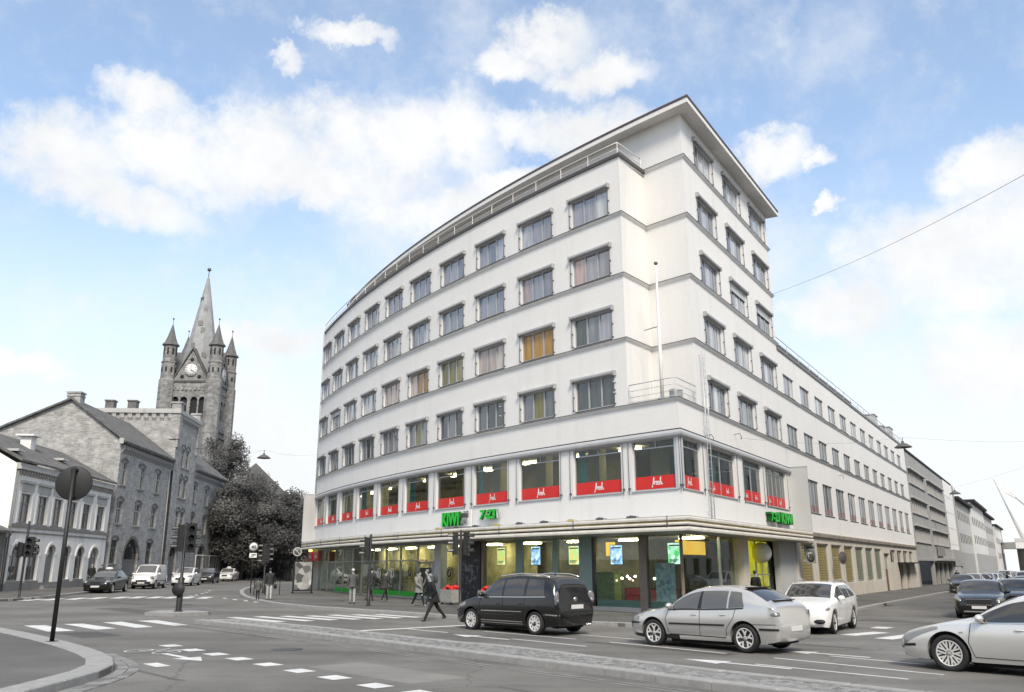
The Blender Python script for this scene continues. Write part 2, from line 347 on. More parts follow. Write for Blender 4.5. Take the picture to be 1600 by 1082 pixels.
def sweep(mb, path, prof, caps=True, closed_prof=True):
    """profile (out, z) carried along a plan path, out = to the right of travel, mitred"""
    P2 = [Vector((p[0], p[1])) for p in path]; rows = []
    for i, p in enumerate(P2):
        a = (p - P2[i - 1]).normalized() if i else None; b = (P2[i + 1] - p).normalized() if i < len(P2) - 1 else None
        na = Vector((a.y, -a.x)) if a is not None else None; nb = Vector((b.y, -b.x)) if b is not None else None
        if na is None: m = nb
        elif nb is None: m = na
        else: m = (na + nb) / max(.3, 1 + na.dot(nb))
        rows.append([(p.x + m.x * o, p.y + m.y * o, z) for o, z in prof])
    k = len(prof); base = len(mb.v); V = [q for r in rows for q in r]; F = []
    for i in range(len(rows) - 1):
        for j in range(k if closed_prof else k - 1):
            F.append((i * k + j, (i + 1) * k + j, (i + 1) * k + (j + 1) % k, i * k + (j + 1) % k))
    if caps and closed_prof: F += [tuple(range(k)), tuple(range((len(rows) - 1) * k, len(rows) * k))[::-1]]
    mb.add(V, F)
def arcpath(p0, p1, r, n=40): return [arcp(p0 + (p1 - p0) * i / n, r) for i in range(n + 1)]

# ------------------------------------------------------------------ its materials
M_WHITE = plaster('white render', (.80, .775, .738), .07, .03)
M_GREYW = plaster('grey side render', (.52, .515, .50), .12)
M_BEIGE = plaster('beige render', (.60, .55, .47), .15)
M_TRIM = mat('string course paint', (.80, .78, .74), .6, .06, 3)
M_FLASH = mat('lead flashing', (.13, .12, .115), .45, .15, 3)
M_ALU = mat('window aluminium', (.40, .41, .43), .4, .08, 6, metal=.1)
M_ALUL = mat('pale aluminium', (.55, .56, .56), .35, .06, 6, metal=.25)
M_BOX = mat('blind cassette', (.36, .355, .35), .5, .12, 5)
M_ROLL = mat('awning roller', (.50, .50, .50), .5, .06, 3)
M_ROD = mat('guide rod', (.10, .10, .105), .4)
M_ROOF = mat('brown roof sheet', (.105, .075, .07), .5, .2, 2)
M_DARK = mat('dark interior', (.022, .022, .024), .9)
M_ROOM = mat('room wall', (.20, .175, .12), .9, .5, .7)
M_ROOML = mat('room column', (.46, .42, .30), .9, .1, 2)
M_FLOOR = mat('shop floor', (.10, .095, .09), .5, .2, 3)
M_CEIL = mat('shop ceiling', (.26, .24, .2), .9, .1, 2)
M_TEAL = mat('teal curtain', (.0, .20, .235), .9, .25, 9)
M_RED = mat('red film', (.62, .018, .012), .45, .04, 2)
M_WHT = mat('white lettering', .86, .5)
M_GREENF = mat('green film', (.02, .42, .03), .45)
M_GREEN = mat('green sign letters', (.012, .50, .03), .35, .05, 3)
M_GREENS = mat('green letter sides', (.004, .12, .01), .4)
M_PALEG = mat('pale green frame', (.23, .32, .285), .45, .05, 3)
M_BROWNF = mat('brown metal post', (.21, .165, .13), .45, .2, 3)
M_BLK = mat('black paint', .012, .4)
M_GLASS = clearglass('shop glass', (.78, .86, .83), 1.5, .01)
M_GLASSM = clearglass('mezzanine glass', (.74, .78, .74), 1.5, .0)
PANE = {  # lavender, white and dark tones paint mirrored sky and trees into the panes
 'sky': darkglass('pane sky', [(.17, .17, .20), (.22, .215, .25), (.25, .24, .27), (.14, .14, .165)], ior=2.5),
 'pink': darkglass('pane pink', [(.40, .28, .25), (.33, .25, .24)], ior=2.2),
 'amber': darkglass('pane amber', [(.36, .19, .035), (.30, .16, .03), (.42, .24, .05)], ior=1.6),
 'olive': darkglass('pane olive', [(.23, .19, .06), (.17, .155, .05), (.28, .24, .10)], ior=1.6),
 'cream': darkglass('pane cream', [(.46, .38, .32), (.40, .33, .29), (.50, .42, .35)], ior=1.7),
 'dark': darkglass('pane dark', [(.045, .055, .05), (.06, .07, .06), (.035, .045, .045), (.10, .11, .11)], ior=1.9),
 'grey': darkglass('pane grey', [(.18, .19, .20), (.13, .135, .145), (.25, .26, .27)], ior=2.0),
 'bright': darkglass('pane bright', [(.42, .42, .43), (.5, .5, .5), (.2, .2, .21)], ior=2.5),
}
BLDG = empty('corner_office_building', (-2, 46, 0), 0, 'white curved office block with a stepped corner tower and shops below', 'building')

# ------------------------------------------------------------------ walls
phs = lambda u: math.degrees(u / RA)
S_arc = lambda r: (lambda u, z, d: arcp(math.degrees(u / RA), r - d, z))
UL = RA * rad(1)
cols = [222.33 - 1.975 * k for k in range(10)]
WH, WW = 1.42, 2.40
low = MB(); ops = []
for c in cols: ops.append((UL * c - 1.46, UL * c + 1.46, 5.12, 7.26))
CWL = UL * 223.40
ops.append((CWL, UL * PHE - .16, 5.12, 7.26))
wall(low, S_arc(RA), UL * PHL, UL * PHE, 3.3, SL[0], ops, .22)
S_r = lambda u, z, d: rp(u, -d, z)
mz_right = [(TE + .16, TE + 2.55), (1.05, 5.05), (6.3, 9.6), (10.35, 14.55)]
wall(low, S_r, TE, 15.45, 3.3, SL[0], [(a, b, 5.12, 7.26) for a, b in mz_right], .22)
low.build('mezzanine_wall', M_WHITE, BLDG)
up = MB(); ops = []
for k in range(4):
    for c in cols: ops.append((UL * c - WW / 2, UL * c + WW / 2, SL[k] + .10, SL[k] + .10 + WH))
wall(up, S_arc(RA), UL * PHL, UL * PHA, SL[0], 21.30, ops, .16)
up.build('curved_wall', M_WHITE, BLDG)
tw = MB(); ops = []
tcols = [(1.8, 4.4), (6.35, 9.1), (11.2, 14.1)]
for k in range(5):
    for a, b in tcols: ops.append((a, b, SL[k] + .10, SL[k] + .10 + WH))
wall(tw, S_r, TT, 15.0, SL[0], 23.7, ops, .16)
def S_line(p, q):
    p, q = Vector(p[:2]), Vector(q[:2]); dx = (q - p).normalized(); inn = Vector((-dx.y, dx.x))
    return lambda u, z, d: (p.x + dx.x * u + inn.x * d, p.y + dx.y * u + inn.y * d, z)
wall(tw, S_line(PB, PC), 0, (PC - PB).xy.length, SL[0], 23.7, [], 0)
wall(tw, S_line(PA, PB), 0, (PB - PA).xy.length, SL[0], 21.30, [], 0)
pT = rp(15.0); pT2 = rp(15.0, -11)
wall(tw, S_line(pT, pT2), 0, 11, 14.5, 23.7, [], 0)
tw.build('tower_wall', M_WHITE, BLDG)
rw = MB(); ops = []
rcols = [(15.95 + 4.2 * k, 18.6 + 4.2 * k) for k in range(12)]
for a, b in rcols:
    for k in (0, 1): ops.append((a, b, SL[k] + .12, SL[k] + .12 + 1.30))
rmz = [(19.95 + 4.28 * k, 22.95 + 4.28 * k) for k in range(11)]
for a, b in rmz: ops.append((a, b, 5.25, 7.36))
wall(rw, S_r, 15.0, 68.2, 3.95, 15.0, [o for o in ops], .18)
rw.build('wing_wall', M_WHITE, BLDG)
gw = MB(); ops = []
rg = [(16.7 + 4.19 * k, 20.05 + 4.19 * k) for k in range(7)]
for a, b in rg: ops.append((a, b, .75, 3.35))
rdoors = [(46.4, 49.4, -.6, 3.0), (54.6, 57.2, -.6, 2.15), (59.2, 61.6, -.6, 2.15)]
rsm = [(50.0, 53.2), (54.2, 57.3), (58.2, 61.3), (62.3, 65.2)]
for d in rdoors: ops.append(d)
for a, b in rsm: ops.append((a, b, 2.25, 3.35))
wall(gw, S_r, 15.9, 68.2, -1.0, 3.93, ops, .35)
gw.build('shop_level_wall', M_BEIGE, BLDG)
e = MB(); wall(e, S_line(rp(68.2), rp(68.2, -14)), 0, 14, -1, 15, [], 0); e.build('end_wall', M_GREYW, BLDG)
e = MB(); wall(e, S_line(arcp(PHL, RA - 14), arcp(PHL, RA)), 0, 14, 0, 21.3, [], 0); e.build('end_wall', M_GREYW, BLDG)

# roofs, penthouse, eaves, terrace
rf = MB(); P = arcpath(PHL, 223.15, RI, 30)
for a, b in zip(P, P[1:]): rf.add([(a.x, a.y, 21.1), (b.x, b.y, 21.1), (b.x, b.y, 23.7), (a.x, a.y, 23.7)], [(0, 1, 2, 3)])
rf.build('penthouse_wall', M_WHITE, BLDG)
OE = .72; te, pe = arc_hit(RI + OE, OE); epath = arcpath(PHL + .05, phi_of(pe), RI + OE, 40) + [rp(15.0 + OE * .6, OE)]
ev = MB(); sweep(ev, epath, [(0, 23.62), (0, 23.86), (-.02, 23.92), (-1.6, 23.97), (-1.6, 23.66)])
ev.build('eave', M_WHITE, BLDG)
ev = MB(); sweep(ev, epath, [(.03, 23.87), (.045, 23.97), (-2.5, 24.1), (-2.5, 23.985), (-.02, 23.935)])
ev.build('roof', M_ROOF, BLDG)
sl = MB(); P = arcpath(PHL, PHA, RA - .02, 30); Q = arcpath(PHL, 223.15, RI - .3, 30)
for i in range(30): sl.add([(P[i].x, P[i].y, 21.05), (P[i + 1].x, P[i + 1].y, 21.05), (Q[i + 1].x, Q[i + 1].y, 21.05), (Q[i].x, Q[i].y, 21.05)], [(0, 1, 2, 3)])
sl.build('roof_terrace', M_FLASH, BLDG)
pp = arcpath(PHL, PHA, RA, 40) + [Vector((PB.x, PB.y, 0))]
cp = MB(); sweep(cp, pp, [(.10, 21.22), (.14, 21.34), (-.35, 21.36), (-.35, 21.10), (0, 21.2)]); cp.build('parapet_coping', M_FLASH, BLDG)
bal = MB(); bal.add([(PA.x, PA.y, SL[0] + .03), (PE.x, PE.y, SL[0] + .03), (PC.x, PC.y, SL[0] + .03), (PB.x, PB.y, SL[0] + .03)], [(0, 1, 2, 3)]); bal.build('balcony_floor', M_FLASH, BLDG)
wr = MB(); wr.add([tuple(rp(15, -.02, 14.9)), tuple(rp(68.2, -.02, 14.9)), tuple(rp(68.2, -14, 14.9)), tuple(rp(15, -14, 14.9))], [(0, 1, 2, 3)]); wr.build('wing_roof', M_FLASH, BLDG)
# set-back top storey of the wing
tp = MB(); wall(tp, lambda u, z, d: rp(u, -1.9 - d, z), 15.0, 47.0, 14.9, 16.75, [(15.4 + 2.1 * k, 17.2 + 2.1 * k, 15.55, 16.45) for k in range(15)], .12)
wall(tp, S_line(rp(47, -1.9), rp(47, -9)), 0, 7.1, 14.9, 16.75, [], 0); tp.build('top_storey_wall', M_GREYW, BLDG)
tp = MB(); sweep(tp, [rp(15.02, -1.5), rp(47.4, -1.5)], [(0, 16.75), (0, 16.9), (-8, 17.0), (-8, 16.75)]); tp.build('top_storey_roof', M_FLASH, BLDG)
for k in range(15):
    p = MB(); p.b2(-.9, .9, 0, .02, 0, .9); put('top_storey_pane', p.mesh('top_storey_pane', PANE['bright']), None, BLDG, rM(16.3 + 2.1 * k, -2.0, 15.55))
for i, (t, w, h, o) in enumerate(((24, 1.6, 1.3, -3.5), (54, 2.0, 1.6, -1.5), (58.5, 1.4, 1.1, -1.2), (61.5, 2.4, 1.3, -1.4))):
    p = MB(); p.box((0, 0, h / 2), (w, w, h)); p.box((0, 0, h + .04), (w + .15, w + .15, .08)); put('roof_vent', p.mesh('roof_vent', M_GREYW), None, BLDG, rM(t, o, 17.0 if t < 40 else 14.9))

# string courses
def course(name, path, z):
    m = MB(); sweep(m, path, [(0, z - .155), (.02, z - .145), (.10, z - .07), (.115, z - .012), (-.05, z - .012)]); m.build(name, M_TRIM, BLDG)
    m = MB(); sweep(m, path, [(-.04, z - .010), (.135, z - .02), (.135, z + .006), (-.04, z + .022)]); m.build('flashing', M_FLASH, BLDG)
notch = [PB.copy(), PC.copy()]
for k in range(5):
    if k == 0: path = arcpath(PHL, PHE, RA, 44) + [rp(68.2)]
    elif k == 1: path = arcpath(PHL, PHA, RA, 40) + notch + [rp(68.2)]
    elif k < 4: path = arcpath(PHL, PHA, RA, 40) + notch + [rp(15.0), rp(15.0, -3)]
    else: path = notch + [rp(15.0), rp(15.0, -3)]
    course('string_course', path, SL[k])
p = MB(); sweep(p, [rp(15.0), rp(68.2)], [(0, 14.82), (.08, 14.84), (.08, 15.04), (-.3, 15.06), (-.3, 14.9)]); p.build('parapet_coping', M_FLASH, BLDG)
p = MB(); sweep(p, [rp(15.9), rp(68.25)], [(0, 3.72), (.16, 3.76), (.2, 3.93), (.2, 3.99), (0, 4.03)]); p.build('string_course', mat('stained cornice', (.36, .32, .27), .7, .3, 1.2), BLDG)

# railings
def railing(name, path, z0, h, bars, step, m=M_ALUL, r=.028, post=.03):
    rt = MB()
    for q in bars: rt.tube([(p.x, p.y, z0 + h * q) for p in path], r if q > .95 else r * .6, 6)
    o = rt.build(name, m, BLDG); acc = 0; last = None; n = 0
    for i, p in enumerate(path):
        if last is None or (p - last).length >= step or i == len(path) - 1:
            b = MB(); b.box((p.x, p.y, z0 + h / 2), (post, post, h)); b.build('post', m, o); last = p.copy()
def dense(path, step):
    out = []
    for a, b in zip(path, path[1:]):
        n = max(1, round((b - a).length / step)); out += [a.lerp(b, i / n) for i in range(n)]
    return out + [path[-1]]
railing('terrace_railing', dense(arcpath(PHL, PHA - .02, RA + .03, 40) + [PB.lerp(PA, .1)], .97), 21.34, .62, (1, .45), 1.9, mat('white rail paint', .72, .5), .03)
Eo, Co = PE.copy(), PC.copy()
bpts = [PA + (PE - PA) * .04, PE + (PA - PE) * .02, PC + (PE - PC) * .05]
railing('balcony_railing', dense(bpts, .62), SL[0] + .03, .85, (1, .66, .33, .06), 1.2, M_ALUL, .022)
railing('wing_railing', dense([rp(15.1, -.12), rp(68, -.12)], 1.0), 15.05, .72, (1, .5), 2.0, M_ALUL, .025)
railing('upper_wing_railing', dense([rp(47.2, -1.6), rp(60, -1.6)], 1.0), 15.0, 1.5, (1, .6), 2.0, M_ALUL, .025)

# ------------------------------------------------------------------ windows
def win_meshes(w, h, n=3, key=''):
    f = MB(); y0, y1, b = .085, .15, .055
    f.b2(-w / 2 + .004, -w / 2 + b, y0, y1, .004, h - .004); f.b2(w / 2 - b, w / 2 - .004, y0, y1, .004, h - .004)
    f.b2(-w / 2 + b, w / 2 - b, y0, y1, .004, b + .02); f.b2(-w / 2 + b, w / 2 - b, y0, y1, h - b, h - .004)
    for i in range(1, n): x = -w / 2 + w * i / n; f.b2(x - .04, x + .04, y0 - .01, y1, b + .02, h - b)
    iw = w / n; p = MB(); p.b2(-iw / 2 + .01, iw / 2 - .01, .118, .126, b, h - b)
    c = MB(); prof = [(0, .0), (-.13, -.0), (-.165, .05), (-.165, .13), (-.12, .19), (0, .2)]; W2 = w / 2 + .14
    c.add([(-W2, y, z) for y, z in prof] + [(W2, y, z) for y, z in prof], [tuple(range(6)), tuple(range(6, 12))[::-1]] + [(i, 6 + i, 6 + (i + 1) % 6, (i + 1) % 6) for i in range(6)])
    for s in (-1, 1): c.b2(s * W2 - .035, s * W2 + .035, -.18, .0, -.06, .17)
    r = MB(); r.tube([(0, -.07, .02), (0, -.07, h)], .016, 6)
    for z in (.08, h * .5): r.b2(-.03, .03, -.09, .0, z - .02, z + .02)
    s = MB(); s.b2(-w / 2 - .03, w / 2 + .03, -.05, .085, -.022, .004)
    return dict(frame=f.mesh('window_frame', M_ALU), pane=p.mesh('pane', PANE['sky']), cas=c.mesh('blind_cassette', M_BOX), rod=r.mesh('guide_rod', M_ROD), sill=s.mesh('window_sill', M_FLASH), w=w, h=h, n=n)
def put_window(ws, M, kinds, cas=True, parent=BLDG, drop=0):
    o = put('window', ws['frame'], None, parent, M); w, n, h = ws['w'], ws['n'], ws['h']
    for i in range(n):
        q = link('pane', ws['pane'], o, (-w / 2 + w * (i + .5) / n, 0, 0)); kd = kinds if isinstance(kinds, str) else kinds[i]
        q.material_slots[0].link = 'OBJECT'; q.material_slots[0].material = PANE[kd]
    link('window_sill', ws['sill'], o, (0, 0, 0))
    if cas:
        link('blind_cassette', ws['cas'], o, (0, 0, h + .005))
        for s in (-1, 1): link('guide_rod', ws['rod'], o, (s * (w / 2 + .085), 0, 0))
    if drop:
        b = MB(); b.b2(-w / 2 + .02, w / 2 - .02, .03, .05, h - drop, h - .01); b.build('roller_blind', M_ROLL, o, (0, 0, 0))
    return o
W1 = win_meshes(WW, WH)
special = {(0, 0): ('dark', 'dark', 'dark'), (1, 0): ('dark', 'grey', 'sky'), (1, 1): 'amber', (1, 2): 'cream', (1, 3): 'olive', (1, 4): ('cream', 'amber', 'amber'), (1, 5): 'cream', (1, 6): 'bright', (1, 7): 'bright', (1, 8): 'bright', (1, 9): 'bright',
 (2, 0): ('pink', 'sky', 'sky'), (2, 1): ('pink', 'sky', 'sky'), (2, 3): ('sky', 'grey', 'sky'),
 (0, 1): ('grey', 'olive', 'dark'), (0, 4): ('grey', 'olive', 'grey'), (0, 5): ('grey', 'grey', 'bright')}
rnd = random.Random(3)
for k in range(4):
    for j, c in enumerate(cols):
        kd = special.get((k, j)) or (tuple(rnd.choice(['dark', 'grey', 'dark']) for _ in range(3)) if k == 0 else tuple(rnd.choice(['sky', 'sky', 'bright'] if j < 6 else ['bright', 'bright', 'grey']) for _ in range(3)))
        put_window(W1, arcM(c, RA, SL[k] + .10), kd, drop=.35 if (k, j) == (1, 8) else 0)
Wt = [win_meshes(b - a, WH) for a, b in tcols]
for k in range(5):
    for j, (a, b) in enumerate(tcols):
        put_window(Wt[j], rM((a + b) / 2, 0, SL[k] + .10), ('grey', 'bright', 'bright') if k else ('grey', 'bright', 'grey'), drop=.45 if (k, j) in ((2, 1), (2, 2)) else 0)
Wr = win_meshes(2.65, 1.30)
for k in (0, 1):
    for j, (a, b) in enumerate(rcols):
        put_window(Wr, rM((a + b) / 2, 0, SL[k] + .12), tuple(rnd.choice(['bright', 'bright', 'grey'] if k else ['dark', 'grey', 'dark']) for _ in range(3)), cas=False)

# mezzanine windows: transom, clear panes, red film with lettering; rooms behind
def strokes(mb, polys, w, y=0):
    """pen strokes as flat ribbons in the xz plane"""
    for pts in polys:
        # round the polyline off
        q = [Vector(p) for p in pts]
        for _ in range(2):
            r = [q[0]]
            for a, b in zip(q, q[1:]): r += [a.lerp(b, .25), a.lerp(b, .75)]
            q = r + [q[-1]]
        L = []; R = []
        for i, p in enumerate(q):
            t = (q[min(i + 1, len(q) - 1)] - q[max(i - 1, 0)]); t = t.normalized() if t.length else Vector((1, 0)); n = Vector((-t.y, t.x)) * w / 2
            L.append((p.x + n.x, y, p.y + n.y)); R.append((p.x - n.x, y, p.y - n.y))
        mb.grid([L, R])
FRESH = [[(-.02, .02), (.10, .10), (.24, .52), (.34, .98), (.30, 1.12), (.22, 1.0), (.12, .4), (-.02, -.28), (-.1, -.34), (-.1, -.2), (.14, .2), (.34, .30)], [(.06, .50), (.4, .54)],
 [(.34, .30), (.44, .56), (.42, .0)], [(.41, .24), (.54, .5), (.66, .52), (.66, .42)], [(.66, .22), (.88, .32), (.9, .5), (.8, .56), (.70, .34), (.74, .06), (.88, .02), (1.0, .2)],
 [(1.0, .2), (1.14, .56), (1.2, .44), (1.26, .2), (1.18, .02), (1.04, .04)], [(1.2, .1), (1.4, .3), (1.56, 1.0), (1.52, 1.14), (1.44, .95), (1.34, -.02)], [(1.36, .16), (1.5, .46), (1.62, .44), (1.6, .1), (1.68, .0), (1.86, .16)]]
def fresh_mesh(h, w=.10):
    m = MB(); strokes(m, [[((x - .85) * h, z * h) for x, z in s] for s in FRESH], w * h); me = m.mesh('script_lettering', M_WHT); return me
FR = fresh_mesh(.29, .12); FRs = fresh_mesh(.21, .12)
def mezz(M, w, h, kinds, red=True, tr=True, nred=1, teal=0, vbars=0):
    f = MB(); b = .05; y0, y1 = .13, .2
    f.b2(-w / 2, -w / 2 + b, y0, y1, 0, h); f.b2(w / 2 - b, w / 2, y0, y1, 0, h); f.b2(-w / 2 + b, w / 2 - b, y0, y1, 0, b); f.b2(-w / 2 + b, w / 2 - b, y0, y1, h - b, h)
    if tr: f.b2(-w / 2 + b, w / 2 - b, y0, y1, h - .36, h - .31); f.b2(-.02, .02, y0, y1, h - .31, h - b)
    for i in range(vbars): x = -w / 2 + w * (i + 1) / (vbars + 1); f.b2(x - .025, x + .025, y0, y1, b, h - (.36 if tr else b))
    o = put('mezzanine_window', f.mesh('mezzanine_window', M_ALU), None, BLDG, M)
    p = MB(); p.b2(-w / 2 + .02, w / 2 - .02, .16, .168, .02, h - (.33 if tr else .02)); p.build('pane', M_GLASSM, o, (0, 0, 0))
    if tr:
        for s in (-1, 1): p = MB(); p.b2(min(0, s * (w / 2 - .02)), max(0, s * (w / 2 - .02)), .16, .168, h - .33, h - .02); p.build('upper_pane', M_GLASSM, o, (0, 0, 0))
    s = MB(); s.b2(-w / 2 - .05, w / 2 + .05, -.06, .13, -.04, .0); s.build('window_sill', M_ALUL, o, (0, 0, 0))
    for q in (-1, 1):
        r = MB(); r.tube([(q * (w / 2 + .16), -.05, -.15), (q * (w / 2 + .16), -.05, h)], .014, 6)
        for z in (.1,): r.b2(q * (w / 2 + .16) - .04, q * (w / 2 + .16) + .04, -.09, .0, z - .03, z + .05)
        r.build('guide_rod', M_ROD, o, (0, 0, 0))
    if red:
        p = MB(); p.b2(-w / 2 + b, w / 2 - b, .150, .154, b, .60); o2 = p.build('red_film', M_RED, o, (0, 0, 0))
        for i in range(nred): link('lettering', FR if nred == 1 else FRs, o2, (-w / 2 + w * (i + .5) / nred, .146, .22))
    if teal: p = MB(); p.b2(-w / 2 + .05, -w / 2 + .05 + teal, .35, .37, 0, h); p.build('curtain', M_TEAL, o, (0, 0, 0))
    return o
for j, c in enumerate(cols): mezz(arcM(c, RA, 5.12), 2.92, 2.14, '', teal=(.45, 0, .3, .0, .6, 0, .7, .25, .5, .4)[j], tr=True)
cw = RA * rad(PHE) - .16 - CWL
mezz(arcM(math.degrees((CWL + cw / 2) / RA), RA, 5.12), cw, 2.14, '')
for (a, b), nr, vb in zip(mz_right, (1, 2, 2, 2), (0, 1, 1, 4)): mezz(rM((a + b) / 2, 0, 5.12), b - a, 2.14, '', nred=nr, teal=(b - a) * .45, vbars=vb)
for a, b in rmz:
    o = put_window(Wr if False else win_meshes(b - a, 2.11), rM((a + b) / 2, 0, 5.25), tuple(rnd.choice(['dark', 'grey', 'dark']) for _ in range(3)), cas=False)
    p = MB(); p.b2(-1.35, 1.35, .10, .112, .06, .5); p.build('red_film', mat('faded red film', (.22, .11, .10), .4, .3, 3), o, (0, 0, 0))
rl = MB(); sweep(rl, arcpath(PHL, PHE, RA, 44) + [rp(15.4)], [(0, 7.27), (.10, 7.275), (.17, 7.33), (.19, 7.42), (.17, 7.51), (.10, 7.56), (0, 7.57)]); rl.build('awning_roller', M_ROLL, BLDG)
rl = MB(); sweep(rl, arcpath(PHL, PHE, RA, 44) + [rp(15.4)], [(0, 7.572), (.13, 7.572), (.13, 7.60), (0, 7.62)]); rl.build('flashing', M_FLASH, BLDG)
cpst = MB(); cpst.prism([(PE.x - .2, PE.y + .28), (PE.x + .0, PE.y + .02), (PE.x + .18, PE.y + .2), (PE.x + .05, PE.y + .5)], 5.12, 7.26); cpst.build('corner_post', M_ALUL, BLDG)

# rooms behind the clear glass, upper and lower
def ring(name, r0, z0, z1, m, off_r):
    b = MB(); t, p = arc_hit(r0, off_r); P = arcpath(PHL + .05, phi_of(p), r0, 24) + [rp(15.4, off_r)]
    for a, c in zip(P, P[1:]): b.add([(a.x, a.y, z0), (c.x, c.y, z0), (c.x, c.y, z1), (a.x, a.y, z1)], [(0, 1, 2, 3)])
    return b.build(name, m, BLDG)
ring('mezzanine_room_wall', RA - 6, 4.3, 7.6, M_ROOM, -6)
ring('shop_room_wall', RA - 5.2, 0, 3.4, mat('cafe back wall', (.15, .13, .09), .9, .5, 1.5), -5.2)
b = MB(); P = arcpath(PHL + .05, 217.6, RA - 4.4, 16)
for a, c in zip(P, P[1:]): b.add([(a.x, a.y, 0), (c.x, c.y, 0), (c.x, c.y, 3.4), (a.x, a.y, 3.4)], [(0, 1, 2, 3)])
b.build('shop_room_wall', mat('shop back wall', (.42, .36, .20), .9, .5, 1.5), BLDG)  # warm cream stands in for the pale house mirrored in the glazing
def slab(name, z, m, i=.22, d=7.2):
    b = MB(); P = arcpath(PHL + .05, phi_of(arc_hit(RA - i, -i)[1]), RA - i, 24) + [rp(15.4, -i)]
    Q = arcpath(PHL + .05, phi_of(arc_hit(RA - d, -d)[1]), RA - d, 24) + [rp(15.4, -d)]
    for k in range(len(P) - 1): b.add([(P[k].x, P[k].y, z), (P[k + 1].x, P[k + 1].y, z), (Q[k + 1].x, Q[k + 1].y, z), (Q[k].x, Q[k].y, z)], [(0, 1, 2, 3)])
    return b.build(name, m, BLDG)
slab('mezzanine_floor', 4.35, M_FLOOR); slab('mezzanine_ceiling', 7.62, M_CEIL); slab('shop_floor', .2, M_FLOOR, .3); slab('shop_ceiling', 3.28, M_CEIL, .3)
for j in range(11):
    c = 223.3 - 1.975 * j; b = MB(); b.box((0, 0, 1.6), (.7, .5, 3.2)); put('mezzanine_column', b.mesh('mezzanine_column', M_ROOML), None, BLDG, arcM(c + .1, RA - 2.0, 4.36))
for j in range(10):
    b = MB(); b.box((0, 0, 0), (1.2, .3, .06)); put('ceiling_lamp', b.mesh('ceiling_lamp', glow('warm tube', (1, .86, .55), 20) if j == 0 else bpy.data.materials['warm tube']), None, BLDG, arcM(222.0 - 1.975 * j, RA - 3.2, 7.5))
M_TUBE2 = glow('shop tube', (1, .84, .5), 32); M_ROOMS = mat('shop wall', (.42, .36, .22), .9, .4, 1.2)
for j in range(10):
    b = MB(); b.box((0, 0, 0), (1.2, .3, .06)); put('ceiling_lamp', b.mesh('ceiling_lamp', M_TUBE2), None, BLDG, arcM(223.6 - 1.9 * j, RA - 3.6, 3.2))
# end fins
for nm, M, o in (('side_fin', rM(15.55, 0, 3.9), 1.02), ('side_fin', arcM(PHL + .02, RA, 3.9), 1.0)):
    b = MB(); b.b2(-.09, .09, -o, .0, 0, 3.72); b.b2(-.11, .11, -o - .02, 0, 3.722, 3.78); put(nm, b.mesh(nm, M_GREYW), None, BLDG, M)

# ------------------------------------------------------------------ canopy
def canopy_front(extra=0, n=44):
    tcn, pcn = arc_hit(RA + 1.9 + extra, 1.02 + extra); ph1 = phi_of(pcn); P = []
    for i in range(n + 1):
        ph = PHL - .15 + (ph1 - PHL + .15) * i / n; P.append(arcp(ph, RA + .95 + .95 * min(1, (i / n) * 1.5) + extra))
    return P + [rp(15.65, 1.02 + extra)]
cf = canopy_front()
M_CW = mat('canopy white enamel', (.74, .69, .61), .5, .14, 2.0); M_CY = mat('canopy yellowed strip', (.55, .44, .14), .5, .3, 2); M_CG = mat('canopy grey top', (.33, .335, .34), .6, .2, 1.5)
for nm, m, a, b, o in (('canopy_band', M_CW, 3.70, 3.86, 0), ('canopy_strip', M_CY, 3.645, 3.69, -.05), ('canopy_band', M_CW, 3.52, 3.63, -.015), ('canopy_gap', M_BLK, 3.46, 3.51, -.08), ('canopy_band', M_CW, 3.29, 3.45, .01)):
    q = MB(); sweep(q, cf, [(o - .03, a), (o, a + .015), (o + .012, (a + b) / 2), (o, b - .015), (o - .03, b), (o - .12, b), (o - .12, a)]); q.build(nm, m, BLDG)
q = MB(); P = cf; tcn, pcn = arc_hit(RA, 0); Q = [arcp(PHL + (PHE - PHL) * i / 44, RA) for i in range(45)] + [rp(15.65, 0)]
for k in range(len(P) - 1):
    q.add([(P[k].x, P[k].y, 3.862), (P[k + 1].x, P[k + 1].y, 3.862), (Q[k + 1].x, Q[k + 1].y, 4.0), (Q[k].x, Q[k].y, 4.0)], [(0, 1, 2, 3)])
q.build('canopy_top', M_CG, BLDG)
q = MB(); Q2 = [arcp(PHL + (PHE - PHL) * i / 44, RA - .6) for i in range(45)] + [rp(15.65, -.6)]
for k in range(len(P) - 1): q.add([(P[k].x, P[k].y, 3.30), (P[k + 1].x, P[k + 1].y, 3.30), (Q2[k + 1].x, Q2[k + 1].y, 3.27), (Q2[k].x, Q2[k].y, 3.27)], [(3, 2, 1, 0)])
q.build('canopy_soffit', M_CG, BLDG)
rnc = random.Random(5)
for i in range(3, 44, 5):
    a = P[i]; b = MB(); b.box((a.x, a.y, 3.66), (.04, .04, .44)); b.build('canopy_bracket', M_ROD, BLDG)
for i in range(9):
    ph = 217.2 + i * .85; b = MB(); b.box((0, 0, .04), (rnc.uniform(.2, .45), .1, .08)); b.tube([(-.3, .05, .03), (0, -.05, .1), (.35, .05, .03)], .014, 5); put('lamp_ballast', b.mesh('lamp_ballast', M_ROD if i % 3 else M_CY), None, BLDG, arcM(ph, RA + 1.7, 3.875))
